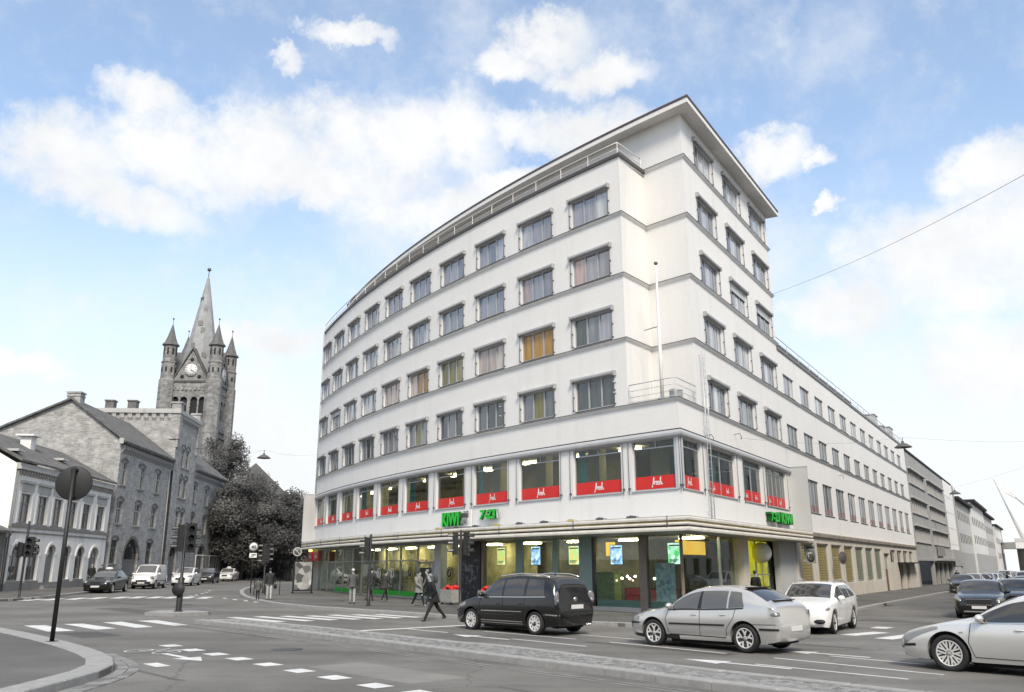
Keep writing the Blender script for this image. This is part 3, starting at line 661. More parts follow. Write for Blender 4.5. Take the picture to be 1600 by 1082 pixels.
# ------------------------------------------------------------------ shop fronts under the canopy
RS = RA - .35
def pat(name, cols, scale=3, s=1.0, em=True):
    """a printed or backlit picture: soft patches of a few colours"""
    m = bpy.data.materials.new(name); m.use_nodes = True; t = m.node_tree; t.nodes.clear(); o = t.nodes.new('ShaderNodeOutputMaterial')
    tcn = t.nodes.new('ShaderNodeTexCoord'); n = t.nodes.new('ShaderNodeTexVoronoi'); n.inputs['Scale'].default_value = scale; t.links.new(tcn.outputs['Object'], n.inputs['Vector'])
    sp = t.nodes.new('ShaderNodeSeparateColor'); t.links.new(n.outputs['Color'], sp.inputs[0])
    r = t.nodes.new('ShaderNodeValToRGB'); r.color_ramp.interpolation = 'EASE'; e = r.color_ramp.elements
    while len(e) < len(cols): e.new(.5)
    for i, c in enumerate(cols): e[i].position = i / max(1, len(cols) - 1); e[i].color = g3(c) + (1,)
    t.links.new(sp.outputs[0], r.inputs[0])
    if em: sh = t.nodes.new('ShaderNodeEmission'); t.links.new(r.outputs[0], sh.inputs[0]); sh.inputs[1].default_value = s
    else: sh = t.nodes.new('ShaderNodeBsdfPrincipled'); t.links.new(r.outputs[0], sh.inputs['Base Color'])
    t.links.new(sh.outputs[0], o.inputs[0]); return m
def seg(name, p0, p1, m, z0=.26, z1=3.27, th=.10, r=RS, out=.02):
    b = MB(); w = RA * rad(p1 - p0); b.b2(-w / 2, w / 2, -out, th, 0, z1 - z0); return put(name, b.mesh(name, m), None, BLDG, arcM((p0 + p1) / 2, r, z0))
def segr(name, t0, t1, m, z0=.1, z1=3.27, th=.10, off=-.35, out=.02):
    b = MB(); w = t1 - t0; b.b2(-w / 2, w / 2, -out, th, 0, z1 - z0); return put(name, b.mesh(name, m), None, BLDG, rM((t0 + t1) / 2, off, z0))
M_SHF = mat('shop frame', (.42, .43, .42), .4, .06, 4, metal=.3)
def glaz(p0, p1, z0=.26, z1=3.27, m=M_GLASS): return seg('shop_pane', p0, p1, m, z0, z1, .012, RS - .04, 0)
ms = [204.0, 204.66, 205.66, 206.82, 207.83, 208.93, 209.9, 210.98, 212.06, 213.14, 214.29]
for i, a in enumerate(ms): seg('mullion', a - .02, a + .02, M_SHF)
for i, (a, b) in enumerate(zip(ms, ms[1:])):
    glaz(a + .02, b - .02, .26, 2.30); glaz(a + .02, b - .02, 2.36, 3.27)
    if i in (3, 4) or i >= 7: seg('green_film', a + .03, b - .03, M_GREENF, .28, .56, .006, RS - .03, 0)
seg('transom', 204.0, 215.34, M_SHF, 2.30, 2.36); seg('head_rail', 204.0, 217.8, M_SHF, 3.2, 3.29)
M_SLAT = mat('shelf goods', (.30, .28, .17), .7, .5, 6); M_BLIND = mat('blind slat', (.36, .37, .30), .6, .2, 3)
for a, b in zip(ms[7:], ms[8:] + [215.34]):
    q = MB(); w = RA * rad(b - a)
    for k in range(15): q.b2(-w / 2 + .06, w / 2 - .06, .22, .30, .45 + k * .115, .47 + k * .115)
    o = put('window_blind', q.mesh('window_blind', M_BLIND), None, BLDG, arcM((a + b) / 2, RS, .2)); o['kind'] = 'stuff'
M_RING = mat('sticker white', .8, .5); M_STK = mat('sticker dark', (.02, .025, .04), .5); M_STG = mat('sticker gold', (.50, .42, .10), .5)
def ringm(r0, r1, n=24):
    b = MB(); b.add([(r1 * math.cos(2 * math.pi * k / n), 0, r1 * math.sin(2 * math.pi * k / n)) for k in range(n)] + [(r0 * math.cos(2 * math.pi * k / n), 0, r0 * math.sin(2 * math.pi * k / n)) for k in range(n)], [(k, (k + 1) % n, n + (k + 1) % n, n + k) for k in range(n)]); return b
XR = Matrix.Rotation(math.pi / 2, 4, 'X')
def text_on(parent, txt, size, m, M, name='lettering', off=.01, depth=0, sx=1.0, shear=0):
    me = flat(txt, size, depth, off); S = Matrix.Diagonal((sx, 1, 1, 1)); H = Matrix.Identity(4); H[0][1] = shear
    return put(name, me, m, parent, M @ XR @ H @ S)
for a, b in ((211.1, 211.95), (212.15, 213.0)):
    M = arcM((a + b) / 2, RS + .03, 1.6)
    q = ringm(.24, .31); put('price_sticker', q.mesh('price_sticker', M_RING), None, BLDG, M)
    text_on(BLDG, '3', .5, M_RING, M @ Matrix.Translation((-.08, 0, -.2)), off=.02); text_on(BLDG, '0', .3, M_RING, M @ Matrix.Translation((.28, 0, -.22)), off=.02)
for c in (213.85, 216.2):
    M = arcM(c, RS + .02, 1.62); q = MB(); q.lathe([(0, 0), (.34, 0), (.34, .01), (0, .01)], n=24, M=XR.to_4x4()); put('round_sticker', q.mesh('round_sticker', M_STK), None, BLDG, M)
    q = ringm(.24, .30); put('sticker_ring', q.mesh('sticker_ring', M_STG), None, BLDG, M @ Matrix.Translation((0, -.02, 0))); q = MB(); q.box((0, 0, .02), (.12, .004, .26)); put('sticker_mark', q.mesh('sticker_mark', M_STG), None, BLDG, M @ Matrix.Translation((0, -.025, 0)) @ Matrix.Rotation(.5, 4, 'Y'))
# glazed door at 214.3..215.3
for a, b in ((214.31, 214.40), (215.22, 215.32)): seg('door_jamb', a, b, M_SHF, .1, 2.30, .08)
q = MB(); q.b2(-.85, -.74, 0, .05, 0, 2.1); q.b2(.74, .85, 0, .05, 0, 2.1); q.b2(-.74, .74, 0, .05, 0, .2); q.b2(-.74, .74, 0, .05, 2.0, 2.1)
dr = put('shop_door', q.mesh('shop_door', M_SHF), None, BLDG, arcM(214.81, RS, .16)); q = MB(); q.b2(-.73, .73, .02, .03, .2, 2.0); q.build('pane', M_GLASS, dr, (0, 0, 0)); q = MB(); q.tube([(.66, -.06, .9), (.66, -.06, 1.3)], .015, 6); q.build('handle', M_ROD, dr, (0, 0, 0))
glaz(214.3, 215.3, 2.36, 3.2)
seg('shop_column', 215.34, 215.70, M_ALUL, .1, 3.27, .4); glaz(215.72, 216.66); seg('shop_column', 216.66, 216.83, M_ALUL, .1, 3.27, .4)
q = MB()
for k in range(10): q.b2(-.8, .8, .22, .3, .4 + k * .14, .43 + k * .14)
o = put('window_blind', q.mesh('window_blind', M_BLIND), None, BLDG, arcM(216.2, RS, .2)); o['kind'] = 'stuff'
M_GRAF = mat('scratched black panel', (.018, .018, .02), .5, .3, 5); seg('graffiti_panel', 216.83, 217.75, M_GRAF, .1, 3.27, .12, RS + .05)
rg_ = random.Random(11); q = MB()
for k in range(46):
    x, z = rg_.uniform(-.75, .75), rg_.uniform(.15, 2.0) if k % 3 else rg_.uniform(1.0, 1.7); pts = [(x, z)]; s_ = rg_.uniform(.08, .2)
    for _ in range(rg_.randint(2, 5)): pts.append((max(-.85, min(.85, pts[-1][0] + rg_.uniform(-s_, s_))), max(.05, pts[-1][1] + rg_.uniform(-s_, s_))))
    strokes(q, [pts], rg_.uniform(.018, .04))
put('graffiti', q.mesh('graffiti', mat('chalky paint', (.30, .30, .31), .8, .5, 6)), None, BLDG, arcM(217.29, RS + .085, .3))
text_on(BLDG, 'TAT', .45, bpy.data.materials['chalky paint'], arcM(217.25, RS + .09, 1.75), off=-.004)
# the pale green windows with lit posters
seg('shop_column', 217.75, 217.87, M_BROWNF, .1, 3.27, .2)
for a, b in ((217.87, 219.24), (219.5, 220.64), (220.82, 221.54), (222.03, 223.36)): glaz(a, b)
seg('shop_panel', 219.24, 219.5, M_PALEG); seg('shop_panel', 220.64, 220.82, M_PALEG); seg('shop_panel', 221.54, 221.95, M_PALEG, .26, 3.27); seg('mullion', 221.95, 222.03, M_BLK)
seg('shop_column', 223.36, 223.56, M_BROWNF, .1, 3.27, .25, RS + .04); tcn_, pcn_ = arc_hit(RS, -.35); PHS = phi_of(pcn_); glaz(223.56, PHS - .02)
[seg('glass_foot', a, b, M_PALEG, .26, .55, .02, RS - .1, 0) for a, b in ((217.87, 219.24), (219.5, 220.64), (220.82, 221.54), (222.03, 223.36))]; seg('glass_foot', 223.56, PHS, M_PALEG, .26, .55, .02, RS - .1, 0)
q = MB(); q.box((pcn_.x, pcn_.y, 1.7), (.12, .12, 3.1)); q.build('corner_mullion', M_BROWNF, BLDG)
M_POST = [pat('poster cream', [(.9, .9, .55), (.55, .75, .25), (.95, .6, .15), (.85, .9, .8)], 4, 1.0), pat('poster blue', [(.25, .55, .9), (.85, .95, 1), (.1, .3, .75), (.6, .85, 1)], 6, 1.0), pat('poster green', [(.85, .95, .9), (.05, .55, .12), (.8, .95, .85), (.1, .6, .2)], 5, 1.0)]
for c, kd, h in ((218.42, 0, .92), (219.82, 1, .92), (221.2, 0, .9), (222.55, 1, .88), (224.18, 2, .92)):
    q = MB(); q.b2(-.37, .37, -.015, .02, 0, h); o = put('poster_screen', q.mesh('poster_screen', M_BLK), None, BLDG, arcM(c, RS - .35, 2.03))
    q = MB(); q.b2(-.34, .34, -.02, -.016, .03, h - .03); q.build('picture', M_POST[kd], o, (0, 0, 0))
    q = MB()
    for k in range(4): q.b2(-.28, .05 + .05 * k, -.024, -.021, .1 + k * .035, .12 + k * .035)
    q.b2(-.28, .28, -.024, -.021, h - .16, h - .1); q.build('print', mat('poster print', (.05, .08, .2), .6), o, (0, 0, 0))
M_ORG = pat('orange menu light', [(1, .45, .03), (1, .6, .08), (.9, .35, .02)], 3, 1.0)
for M, w, z, h in ((rM(2.75, -2, 2.5), 1.75, 2.5, .64), (rM(4.75, -2, 2.5), 1.85, 2.5, .64), (arcM(221.78, RS - 1.6, 2.45), .5, 2.45, .62)):
    q = MB(); q.b2(-w / 2, w / 2, 0, .1, 0, h); o = put('menu_lightbox', q.mesh('menu_lightbox', M_ORG), None, BLDG, M)
for k, (c, dp, w, h, cc) in enumerate(((218.6, 2.5, 1.2, 1.0, (.02, .10, .30)), (222.2, 2.2, 1.0, .8, (.45, .02, .02)), (222.9, 2.4, 1.3, .75, (.4, .02, .025)), (223.0, 3.6, 2.6, 1.2, (.10, .08, .06)), (220.1, 2.6, 1.8, 1.0, (.12, .10, .07)), (221.1, 2.6, 1.2, 1.5, (.20, .30, .12)), (210.2, 2.2, 2.2, 1.5, (.20, .16, .08)), (212.5, 2.5, 3.4, 1.7, (.17, .15, .08)), (208.0, 2.2, 2.6, 1.6, (.15, .13, .08)), (205.9, 2.0, 1.6, 1.5, (.2, .18, .12)))):
    q = MB(); q.b2(-w / 2, w / 2, 0, .5, 0, h)
    for i in range(3): q.b2(-w / 2 - .02, w / 2 + .02, -.04, .52, h * (i + 1) / 3 - .03, h * (i + 1) / 3)
    put('shop_counter', q.mesh('shop_counter', mat('counter front', cc, .6, .5, 5)), None, BLDG, arcM(c, RS - dp, .21))
for k in range(12):
    q = MB(); q.ell((0, 0, 0), (.05, .05, .05), 8, 6); put('shop_lamp', q.mesh('shop_lamp', bpy.data.materials['warm tube'] if k % 3 else glow('pink bulb', (1, .5, .4), 2)), None, BLDG, arcM(222.15 + .1 * k, RS - 1.2 - .15 * (k % 4), 1.35 + .09 * (k % 3)))
q = MB(); q.b2(-.5, .5, 0, .02, 0, 1.75); put('window_notice', q.mesh('window_notice', pat('window notice', [(.35, .45, .5), (.55, .65, .7), (.2, .25, .3)], 7, .5, False)), None, BLDG, arcM(223.95, RS - .2, .35))
# shop front on the right-hand side
t0 = tcn_ + .06
for a, b in ((t0, 2.9), (2.98, 5.55)): segr('shop_pane', a, b, M_GLASS, .26, 3.27, .012, -.39, 0)
segr('mullion', 2.9, 2.98, M_SHF); segr('glass_foot', t0, 5.55, M_PALEG, .26, .55, .02, -.45, 0); segr('shop_column', 5.55, 6.3, M_BEIGE, -.2, 3.27, .5, -.05)
M_YEL = pat('yellow lit window', [(.62, .47, .005), (.75, .60, .02), (.42, .32, .005)], 1.2, .85)
segr('yellow_window', 6.32, 10.9, M_YEL, .1, 3.2, .03, -.42, 0); segr('shop_pane', 6.32, 10.9, M_GLASS, .1, 3.2, .012, -.36, 0); segr('mullion', 8.5, 8.58, M_SHF, .1, 3.2, .06, -.34); segr('transom', 6.32, 10.9, M_SHF, 1.5, 1.55, .05, -.34)
segr('doorway', 10.9, 12.3, M_DARK, -.4, 3.27, .05, -.5); segr('blank_wall', 11.9, 15.45, M_GREYW, -.3, 3.27, .3, -.04); segr('shop_column', 15.45, 15.9, M_BEIGE, -.3, 3.93, .5, .02)
pl = MB(); sweep(pl, arcpath(PHL + .05, PHS, RS + .06, 30) + [rp(5.55, -.29)], [(0, -.5), (0, .24), (-.03, .26), (-.3, .26), (-.3, -.5)]); pl.build('plinth', mat('plinth concrete', (.40, .38, .355), .8, .15, 3), BLDG)
q = MB(); q.ell((0, 0, 0), (.52, .52, .52), 20, 14); lp = put('paper_globe', q.mesh('paper_globe', mat('globe paper', (.55, .52, .47), .8)), None, BLDG, rM(8.55, -.05, 2.62)); q = MB(); q.tube([(0, 0, -.5), (0, 0, -2.4)], .018, 6); q.build('globe_stand', M_ROD, lp, (0, 0, 0))
segr('shop_end_wall', 15.3, 15.4, M_ROOM, 0, 7.6, 6.5, -.5)
# blinds, doors and little windows further along
M_SLY = [mat('yellow slat', (.46, .38, .17), .6, .15, 2), mat('green slat', (.33, .35, .26), .6, .15, 2)]
slm = MB(); slm.add([(-1.6, .0, 0), (1.6, .0, 0), (1.6, -.045, .145), (-1.6, -.045, .145), (-1.6, .02, 0), (1.6, .02, 0), (1.6, -.025, .145), (-1.6, -.025, .145)], [(0, 1, 2, 3), (7, 6, 5, 4), (0, 4, 5, 1), (3, 2, 6, 7)]); slm = slm.mesh('slat', M_SLY[0])
for j, (a, b) in enumerate(rg):
    f = MB(); w = b - a; f.b2(-w / 2, -w / 2 + .06, .1, .2, 0, 2.6); f.b2(w / 2 - .06, w / 2, .1, .2, 0, 2.6); f.b2(-w / 2, w / 2, .1, .2, -.02, .06); f.b2(-w / 2, w / 2, .1, .2, 2.54, 2.6)
    o = put('louvred_window', f.mesh('louvred_window', M_ALUL), None, BLDG, rM((a + b) / 2, 0, .75)); q = MB(); q.b2(-w / 2 + .05, w / 2 - .05, .26, .28, .0, 2.58); q.build('backing', M_DARK, o, (0, 0, 0))
    for k in range(15):
        s_ = link('slat', slm, o, (0, .2, .08 + k * .165)); s_.material_slots[0].link = 'OBJECT'; s_.material_slots[0].material = M_SLY[0 if j < 4 else 1]
M_DOOR = mat('brown door', (.10, .075, .06), .5, .2, 3)
for a, b, z0, z1 in rdoors: segr('door', a + .02, b - .02, M_DOOR, z0, z1 if z1 < 2.5 else 1.6, .05, -.3)
segr('door_light', 46.45, 49.35, PANE['grey'], 1.65, 2.98, .03, -.3)
for a, b in rsm: segr('small_window', a + .04, b - .04, PANE['dark'], 2.3, 3.3, .03, -.2)
segr('door_canopy', 53.8, 65.6, M_DARK, 2.13, 2.24, .02, 0, .9)
# ------------------------------------------------------------------ signs, ladder, flagpole and small fittings on the facade
def letters(name, txt, w, h, M, label, dep=.1, mats=(M_GREEN, M_GREENS), off=.03, shear=0):
    me = flat(txt, 1, 0.5, off); xs = [v.co.x for v in me.vertices]; ys = [v.co.y for v in me.vertices]; x0, x1, y0, y1 = min(xs), max(xs), min(ys), max(ys)
    for v in me.vertices:
        x = (v.co.x - x0) / (x1 - x0) * w; y = (v.co.y - y0) / (y1 - y0) * h; v.co = (x + shear * y, -v.co.z * dep, y)
    me.materials.clear(); [me.materials.append(m) for m in mats]
    for p in me.polygons: p.material_index = 0 if abs(p.normal.y) > .7 else 1
    me.update(); return put(name, me, None, BLDG, M)
kM = arcM(216.2, RA + .16, 4.12); letters('shop_sign', 'KIWI', 1.75, .74, kM, '', .16, off=.05)
q = MB(); q.b2(-.05, 2.7, .12, .15, -.06, .82); put('sign_backing', q.mesh('sign_backing', M_WHT), None, BLDG, kM)
M_GRL = mat('grey sign letters', .10, .4); letters('shop_sign', 'mini', .62, .32, arcM(217.13, RA + .14, 4.55), '', .1, (M_GRL, M_GRL), .02); letters('shop_sign', 'pris', .62, .36, arcM(217.13, RA + .14, 4.12), '', .1, (M_GRL, M_ALUL), .02)
letters('hours_sign', '7-23', 1.35, .5, arcM(218.05, RA + .16, 4.34), '', .14, off=.05, shear=.15); letters('hours_sign', "(')", .28, .5, arcM(218.78, RA + .16, 4.36), '', .08, (M_ALUL, M_ALUL), .0)
rk = rM(9.7, .16, 4.25); letters('hours_sign', '7-23', 1.7, .5, rk, '', .3, off=.05); letters('shop_sign', 'KIWI', 2.5, .6, rM(11.75, .16, 4.22), '', .3, off=.05)
for i, ph in enumerate((203.9, 204.95)):
    q = MB(); q.b2(-.95, .95, -.06, .06, 0, .72); o = put('hanging_sign', q.mesh('hanging_sign', mat('red sign box', (.50, .016, .02), .4)), None, BLDG, arcM(ph + .3, RA + .35, 2.42)); link('lettering', fresh_mesh(.4, .13), o, (0, -.064, .2)); 
    for s in (-.6, .6): q = MB(); q.box((s, 0, .78), (.04, .04, .14)); q.build('hanger', M_ROD, o, (0, 0, 0))
for s in (-.25, .25): q = MB(); q.ell((0, 0, 0), (.11, .11, .09), 10, 8); put('spot_lamp', q.mesh('spot_lamp', glow('spot glow', (1, .8, .2), 2.2) if s < 0 else bpy.data.materials['spot glow']), None, BLDG, arcM(204.7 + s * .4, RA + .6, 3.2))
ld = MB()
LT = .62
for s in (0, .42): ld.tube([tuple(rp(LT + s, .16, z)) for z in (3.95, 11.6)], .022, 6)
lad = ld.build('wall_ladder', M_ALUL, BLDG)
for k in range(25): q = MB(); q.tube([tuple(rp(LT, .16, 4.1 + k * .3)), tuple(rp(LT + .42, .16, 4.1 + k * .3))], .013, 5); q.build('rung', M_ALUL, lad)
for z in (4.3, 7.9, 11.4): q = MB(); q.tube([tuple(rp(LT, .16, z)), tuple(rp(LT, -.02, z))], .015, 5); q.build('bracket', M_ALUL, lad)
fp = empty('flagpole', (6.62, 36.15, SL[0] + .03), 0, 'tall bare white flagpole standing on the corner balcony', 'flagpole')
q = MB(); q.lathe([(.085, 0), (.075, 2.5), (.05, 6.2), (.045, 6.35)], n=12); q.build('pole', M_WHT, fp, (0, 0, 0)); q = MB(); q.lathe([(.02, 6.35), (.09, 6.42), (.09, 6.5), (0, 6.55)], n=10); q.build('finial', M_ROD, fp, (0, 0, 0)); q = MB(); q.tube([(0, 0, 3.45), (-.55, .7, 3.45)], .02, 6); q.build('stay', M_ROD, fp, (0, 0, 0)); q = MB(); q.box((0, 0, .06), (.4, .4, .12)); q.build('foot', M_ALU, fp, (0, 0, 0))
cb = empty('cable_box', (7.15, 35.75, SL[0] + .03), .5, 'small dark box on the balcony floor beside the flagpole', 'box'); q = MB(); q.box((0, 0, .2), (.5, .3, .4)); q.box((0, 0, .42), (.54, .34, .04)); q.build('casing', M_BOX, cb, (0, 0, 0))
for i, (t, z) in enumerate(((.9, 7.7), (5.2, 8.3), (30, 8.4))):
    q = MB(); q.tube([(0, 0, 0), (.1, -.25, .05), (.25, -.3, -.1), (.1, -.32, -.25)], .018, 5); put('wire_hook', q.mesh('wire_hook', M_ROD), None, BLDG, rM(t, 0, z))
for ph in (223.0, 218.9): 
    for dz in (0, -.5): q = MB(); q.tube([(0, 0, 0), (.0, -.18, .02)], .035, 6); put('wall_hook', q.mesh('wall_hook', M_ALU), None, BLDG, arcM(ph, RA, 10.1 + dz))
# drain pipe at the far end
q = MB(); q.tube([tuple(arcp(PHL + .03, RA + .1, 4.2)), tuple(arcp(PHL + .03, RA + .1, 21.2))], .07, 8); q.build('drain_pipe', M_ALU, BLDG)
# signs fixed to the right-hand wall
z30 = empty('zone_sign', tuple(rp(15.7, .75, 2.1)), math.atan2(DR.y, DR.x) - .5, 'square grey thirty zone sign fixed beside the louvred windows', 'sign')
q = MB(); q.b2(-.42, .42, 0, .03, 0, 1.05); q.build('plate', mat('sign plate grey', .20, .5, .1, 4), z30, (0, 0, 0))
q = MB(); q.lathe([(0, 0), (.33, 0), (.33, .008), (0, .008)], n=28, M=Matrix.Translation((0, -.002, .40)) @ XR); q.build('ring', M_BLK, z30, (0, 0, 0)); q = MB(); q.lathe([(0, 0), (.26, 0), (.26, .008), (0, .008)], n=28, M=Matrix.Translation((0, -.012, .40)) @ XR); dsk = q.build('disc', mat('sign disc', .24, .5), z30, (0, 0, 0))
me = flat('30', .36, 0, .012); me.materials.append(M_BLK); me.transform(XR @ Matrix.Identity(4)); link('numerals', me, z30, (0, -.03, .28)); q = MB(); q.b2(-.3, .3, -.012, -.002, .84, .94); q.build('title_bar', M_BLK, z30, (0, 0, 0)); q = MB(); q.b2(-.55, -.4, .03, .07, .1, .2); q.b2(-.55, -.4, .03, .07, .8, .9); q.build('bracket', M_ALU, z30, (0, 0, 0))
nst = empty('round_sign', tuple(rp(24.4, .8, 2.45)), math.atan2(DR.y, DR.x) - .4, 'round dark no stopping sign fixed to the beige wall', 'sign')
q = MB(); q.lathe([(0, 0), (.42, 0), (.42, .02), (0, .02)], n=28, M=Matrix.Translation((0, 0, 0)) @ XR); q.build('disc', mat('dim sign face', (.085, .08, .085), .5), nst, (0, 0, 0)); q = ringm(.34, .42); q.build('rim', mat('dim sign rim', (.14, .10, .10), .5), nst, (0, -.024, 0)); q = MB(); q.box((0, 0, 0), (.7, .006, .07), M=Matrix.Translation((0, -.026, 0)) @ Matrix.Rotation(.78, 4, 'Y')); q.build('slash', bpy.data.materials['dim sign rim'], nst, (0, 0, 0)); q = MB(); q.tube([(0, .02, 0), (-.2, .7, 0)], .02, 6); q.build('bracket', M_ALU, nst, (0, 0, 0))
# ------------------------------------------------------------------ ground, pavements, kerbs, markings
def asphalt(name, base, patch=.22, crack=.5):
    m, t, b = _m(name); tcn = t.nodes.new('ShaderNodeTexCoord'); ob = tcn.outputs['Object']
    def nz(scale, d, r=.6, sc=None):
        n = t.nodes.new('ShaderNodeTexNoise'); n.inputs['Scale'].default_value = scale; n.inputs['Detail'].default_value = d; n.inputs['Roughness'].default_value = r
        v = ob
        if sc: mp = t.nodes.new('ShaderNodeMapping'); mp.inputs['Scale'].default_value = sc; mp.inputs['Rotation'].default_value = (0, 0, rad(45)); t.links.new(ob, mp.inputs[0]); v = mp.outputs[0]
        t.links.new(v, n.inputs['Vector']); return n.outputs['Fac']
    def mrg(v, a, b_, c, d):
        n = t.nodes.new('ShaderNodeMapRange'); n.interpolation_type = 'SMOOTHSTEP'; t.links.new(v, n.inputs[0])
        for i, q in enumerate((a, b_, c, d)): n.inputs[i + 1].default_value = q
        return n.outputs[0]
    def ma(op, a, c):
        n = t.nodes.new('ShaderNodeMath'); n.operation = op
        for i, q in enumerate((a, c)):
            if isinstance(q, (int, float)): n.inputs[i].default_value = q
            else: t.links.new(q, n.inputs[i])
        return n.outputs[0]
    k = ma('MULTIPLY', mrg(nz(.22, 5), .3, .7, 1 - patch, 1 + patch), mrg(nz(55, 3, .7), .25, .75, .72, 1.28))
    k = ma('MULTIPLY', k, mrg(nz(.5, 4, .6, (.08, 1.4, 1)), .35, .7, .86, 1.1))
    k = ma('MULTIPLY', k, mrg(nz(2.2, 6, .7), .62, .75, 1, .82))
    vo = t.nodes.new('ShaderNodeTexVoronoi'); vo.feature = 'DISTANCE_TO_EDGE'; vo.inputs['Scale'].default_value = .11; 
    wv = t.nodes.new('ShaderNodeTexNoise'); wv.inputs['Scale'].default_value = .8; wv.inputs['Detail'].default_value = 6; t.links.new(ob, wv.inputs['Vector'])
    mx = t.nodes.new('ShaderNodeMix'); mx.data_type = 'VECTOR'; mx.inputs[0].default_value = .12; t.links.new(ob, mx.inputs[4]); 
    sc_ = t.nodes.new('ShaderNodeVectorMath'); sc_.operation = 'SCALE'; sc_.inputs['Scale'].default_value = 9; t.links.new(wv.outputs['Color'], sc_.inputs[0]); ad = t.nodes.new('ShaderNodeVectorMath'); ad.operation = 'ADD'; t.links.new(sc_.outputs[0], ad.inputs[0]); t.links.new(ob, ad.inputs[1]); t.links.new(ad.outputs[0], mx.inputs[5])
    t.links.new(mx.outputs[1], vo.inputs['Vector'])
    k = ma('MULTIPLY', k, mrg(vo.outputs['Distance'], .0, .004, 1 - crack, 1))
    v = t.nodes.new('ShaderNodeVectorMath'); v.operation = 'SCALE'; v.inputs[0].default_value = g3(base); t.links.new(k, v.inputs['Scale']); t.links.new(v.outputs[0], b.inputs['Base Color'])
    b.inputs['Roughness'].default_value = .78; b.inputs['Specular IOR Level'].default_value = .35
    bp = t.nodes.new('ShaderNodeBump'); bp.inputs['Strength'].default_value = .4; bp.inputs['Distance'].default_value = .008; t.links.new(nz(90, 2), bp.inputs['Height']); t.links.new(bp.outputs[0], b.inputs['Normal'])
    return m
M_ASPH = asphalt('road asphalt', (.155, .147, .134), .26, .3); M_PAVE = asphalt('pavement asphalt', (.12, .114, .105), .25, .3)
M_GRAN = mat('kerb granite', (.30, .293, .28), .75, .16, 5, .25, 60); M_SETT = [mat('sett granite', (v, v * .985, v * .955), .75, .25, 9, .3, 50) for v in (.20, .26, .16, .23)]
M_JOINT = mat('sett joint', (.075, .073, .068), .95, .3, 8); M_PAINT = mat('road paint', (.60, .59, .57), .65, .1, 2.5, col2=(.70, .69, .67)); M_PAINTW = mat('worn road paint', (.24, .235, .23), .7, .35, 2)
b = MB(); b.add([(x, y, g(x)) for x, y in ((-700, -250), (700, -250), (700, 1100), (-700, 1100))], [(0, 1, 2, 3)]); ROAD = struct(b.build('road', M_ASPH))
def paved(name, poly, h=.12, m=M_PAVE):
    b = MB(); b.prism(poly, lambda x, y: g(x) - .3, lambda x, y: g(x) + h); return struct(b.build(name, m, fixn=True))
def resample(path, step):
    out = [Vector(path[0])]; acc = 0
    P = [Vector(p) for p in path]; L = [0]
    for a, c in zip(P, P[1:]): L.append(L[-1] + (c - a).length)
    n = max(1, round(L[-1] / step)); res = []
    for i in range(n + 1):
        s = L[-1] * i / n; j = max(k for k in range(len(L)) if L[k] <= s + 1e-9); j = min(j, len(P) - 2); res.append(P[j].lerp(P[j + 1], (s - L[j]) / max(1e-9, L[j + 1] - L[j])))
    return res
def smooth2(path, n=2):
    q = [Vector(p) for p in path]
    for _ in range(n):
        r = [q[0]]
        for a, c in zip(q, q[1:]): r += [a.lerp(c, .25), a.lerp(c, .75)]
        q = r + [q[-1]]
    return q
krn = random.Random(21)
def kerb(parent, path, side, w=.3, h=.135, step=1.0, m=None, name='kerb_stone'):
    """granite stones along a path; side +1: stones lie to the left of travel"""
    P = resample(path, step); nn = []
    for i, p in enumerate(P):
        t = (P[min(i + 1, len(P) - 1)] - P[max(i - 1, 0)]).normalized(); nn.append(Vector((-t.y, t.x)) * side)
    for i in range(len(P) - 1):
        a, c = P[i], P[i + 1]; d = (c - a).normalized() * .006; j = krn.uniform(-.004, .004); a1, c1 = a + d - nn[i] * .014, c - d - nn[i + 1] * .014
        poly = [a1, c1, c1 + nn[i + 1] * w, a1 + nn[i] * w]; cn = sum(poly, Vector((0, 0))) / 4
        if (poly[1] - poly[0]).cross(poly[2] - poly[1]) < 0: poly = poly[::-1]
        b = MB(); inner = [(p - cn) * .94 + cn for p in poly]; hh = h + j
        V = [(p.x, p.y, g(p.x) - .2) for p in poly] + [(p.x, p.y, g(p.x) + hh - .018) for p in poly] + [(p.x, p.y, g(p.x) + hh) for p in inner]
        b.add(V, [(0, 1, 5, 4), (1, 2, 6, 5), (2, 3, 7, 6), (3, 0, 4, 7), (4, 5, 9, 8), (5, 6, 10, 9), (6, 7, 11, 10), (7, 4, 8, 11), (8, 9, 10, 11)]); b.build(name, m or M_GRAN, parent)
MK = smooth2([(-14, 93), (-22, 91.5), (-25.0, 86), (-21.2, 67.6), (-18.1, 57.6), (-15.75, 51.3), (-12.7, 45), (-11, 42.4), (-8.3, 39.5), (-5.44, 37), (-3.7, 35.45), (-2.1, 34), (2.8, 30.8), (4.25, 30), (7, 28.9), (9.8, 29.3), (11.6, 31.9), (14, 37.6), (17.6, 44), (39, 77.3), (80, 142.5), (140, 237)], 2)
pm = paved('main_pavement', [tuple(p) for p in MK] + [(120, 240), (10, 130), (-5, 110)])
kerb(pm, [p for p in MK if p.y < 92 and p.x < 47], 1, .28, .135, 1.15)
LKp = smooth2([(-62, 51), (-40, 46.6), (-28.5, 44.9), (-26.4, 46.2), (-27.4, 53), (-30.1, 64.3), (-33.0, 80), (-35.5, 100), (-38, 118), (-44, 150)], 2)
pl_ = paved('side_pavement', [tuple(p) for p in LKp][::-1] + [(-90, 51), (-90, 150)]); kerb(pl_, [p for p in LKp if p.y < 100], 1, .25, .135, 1.3)
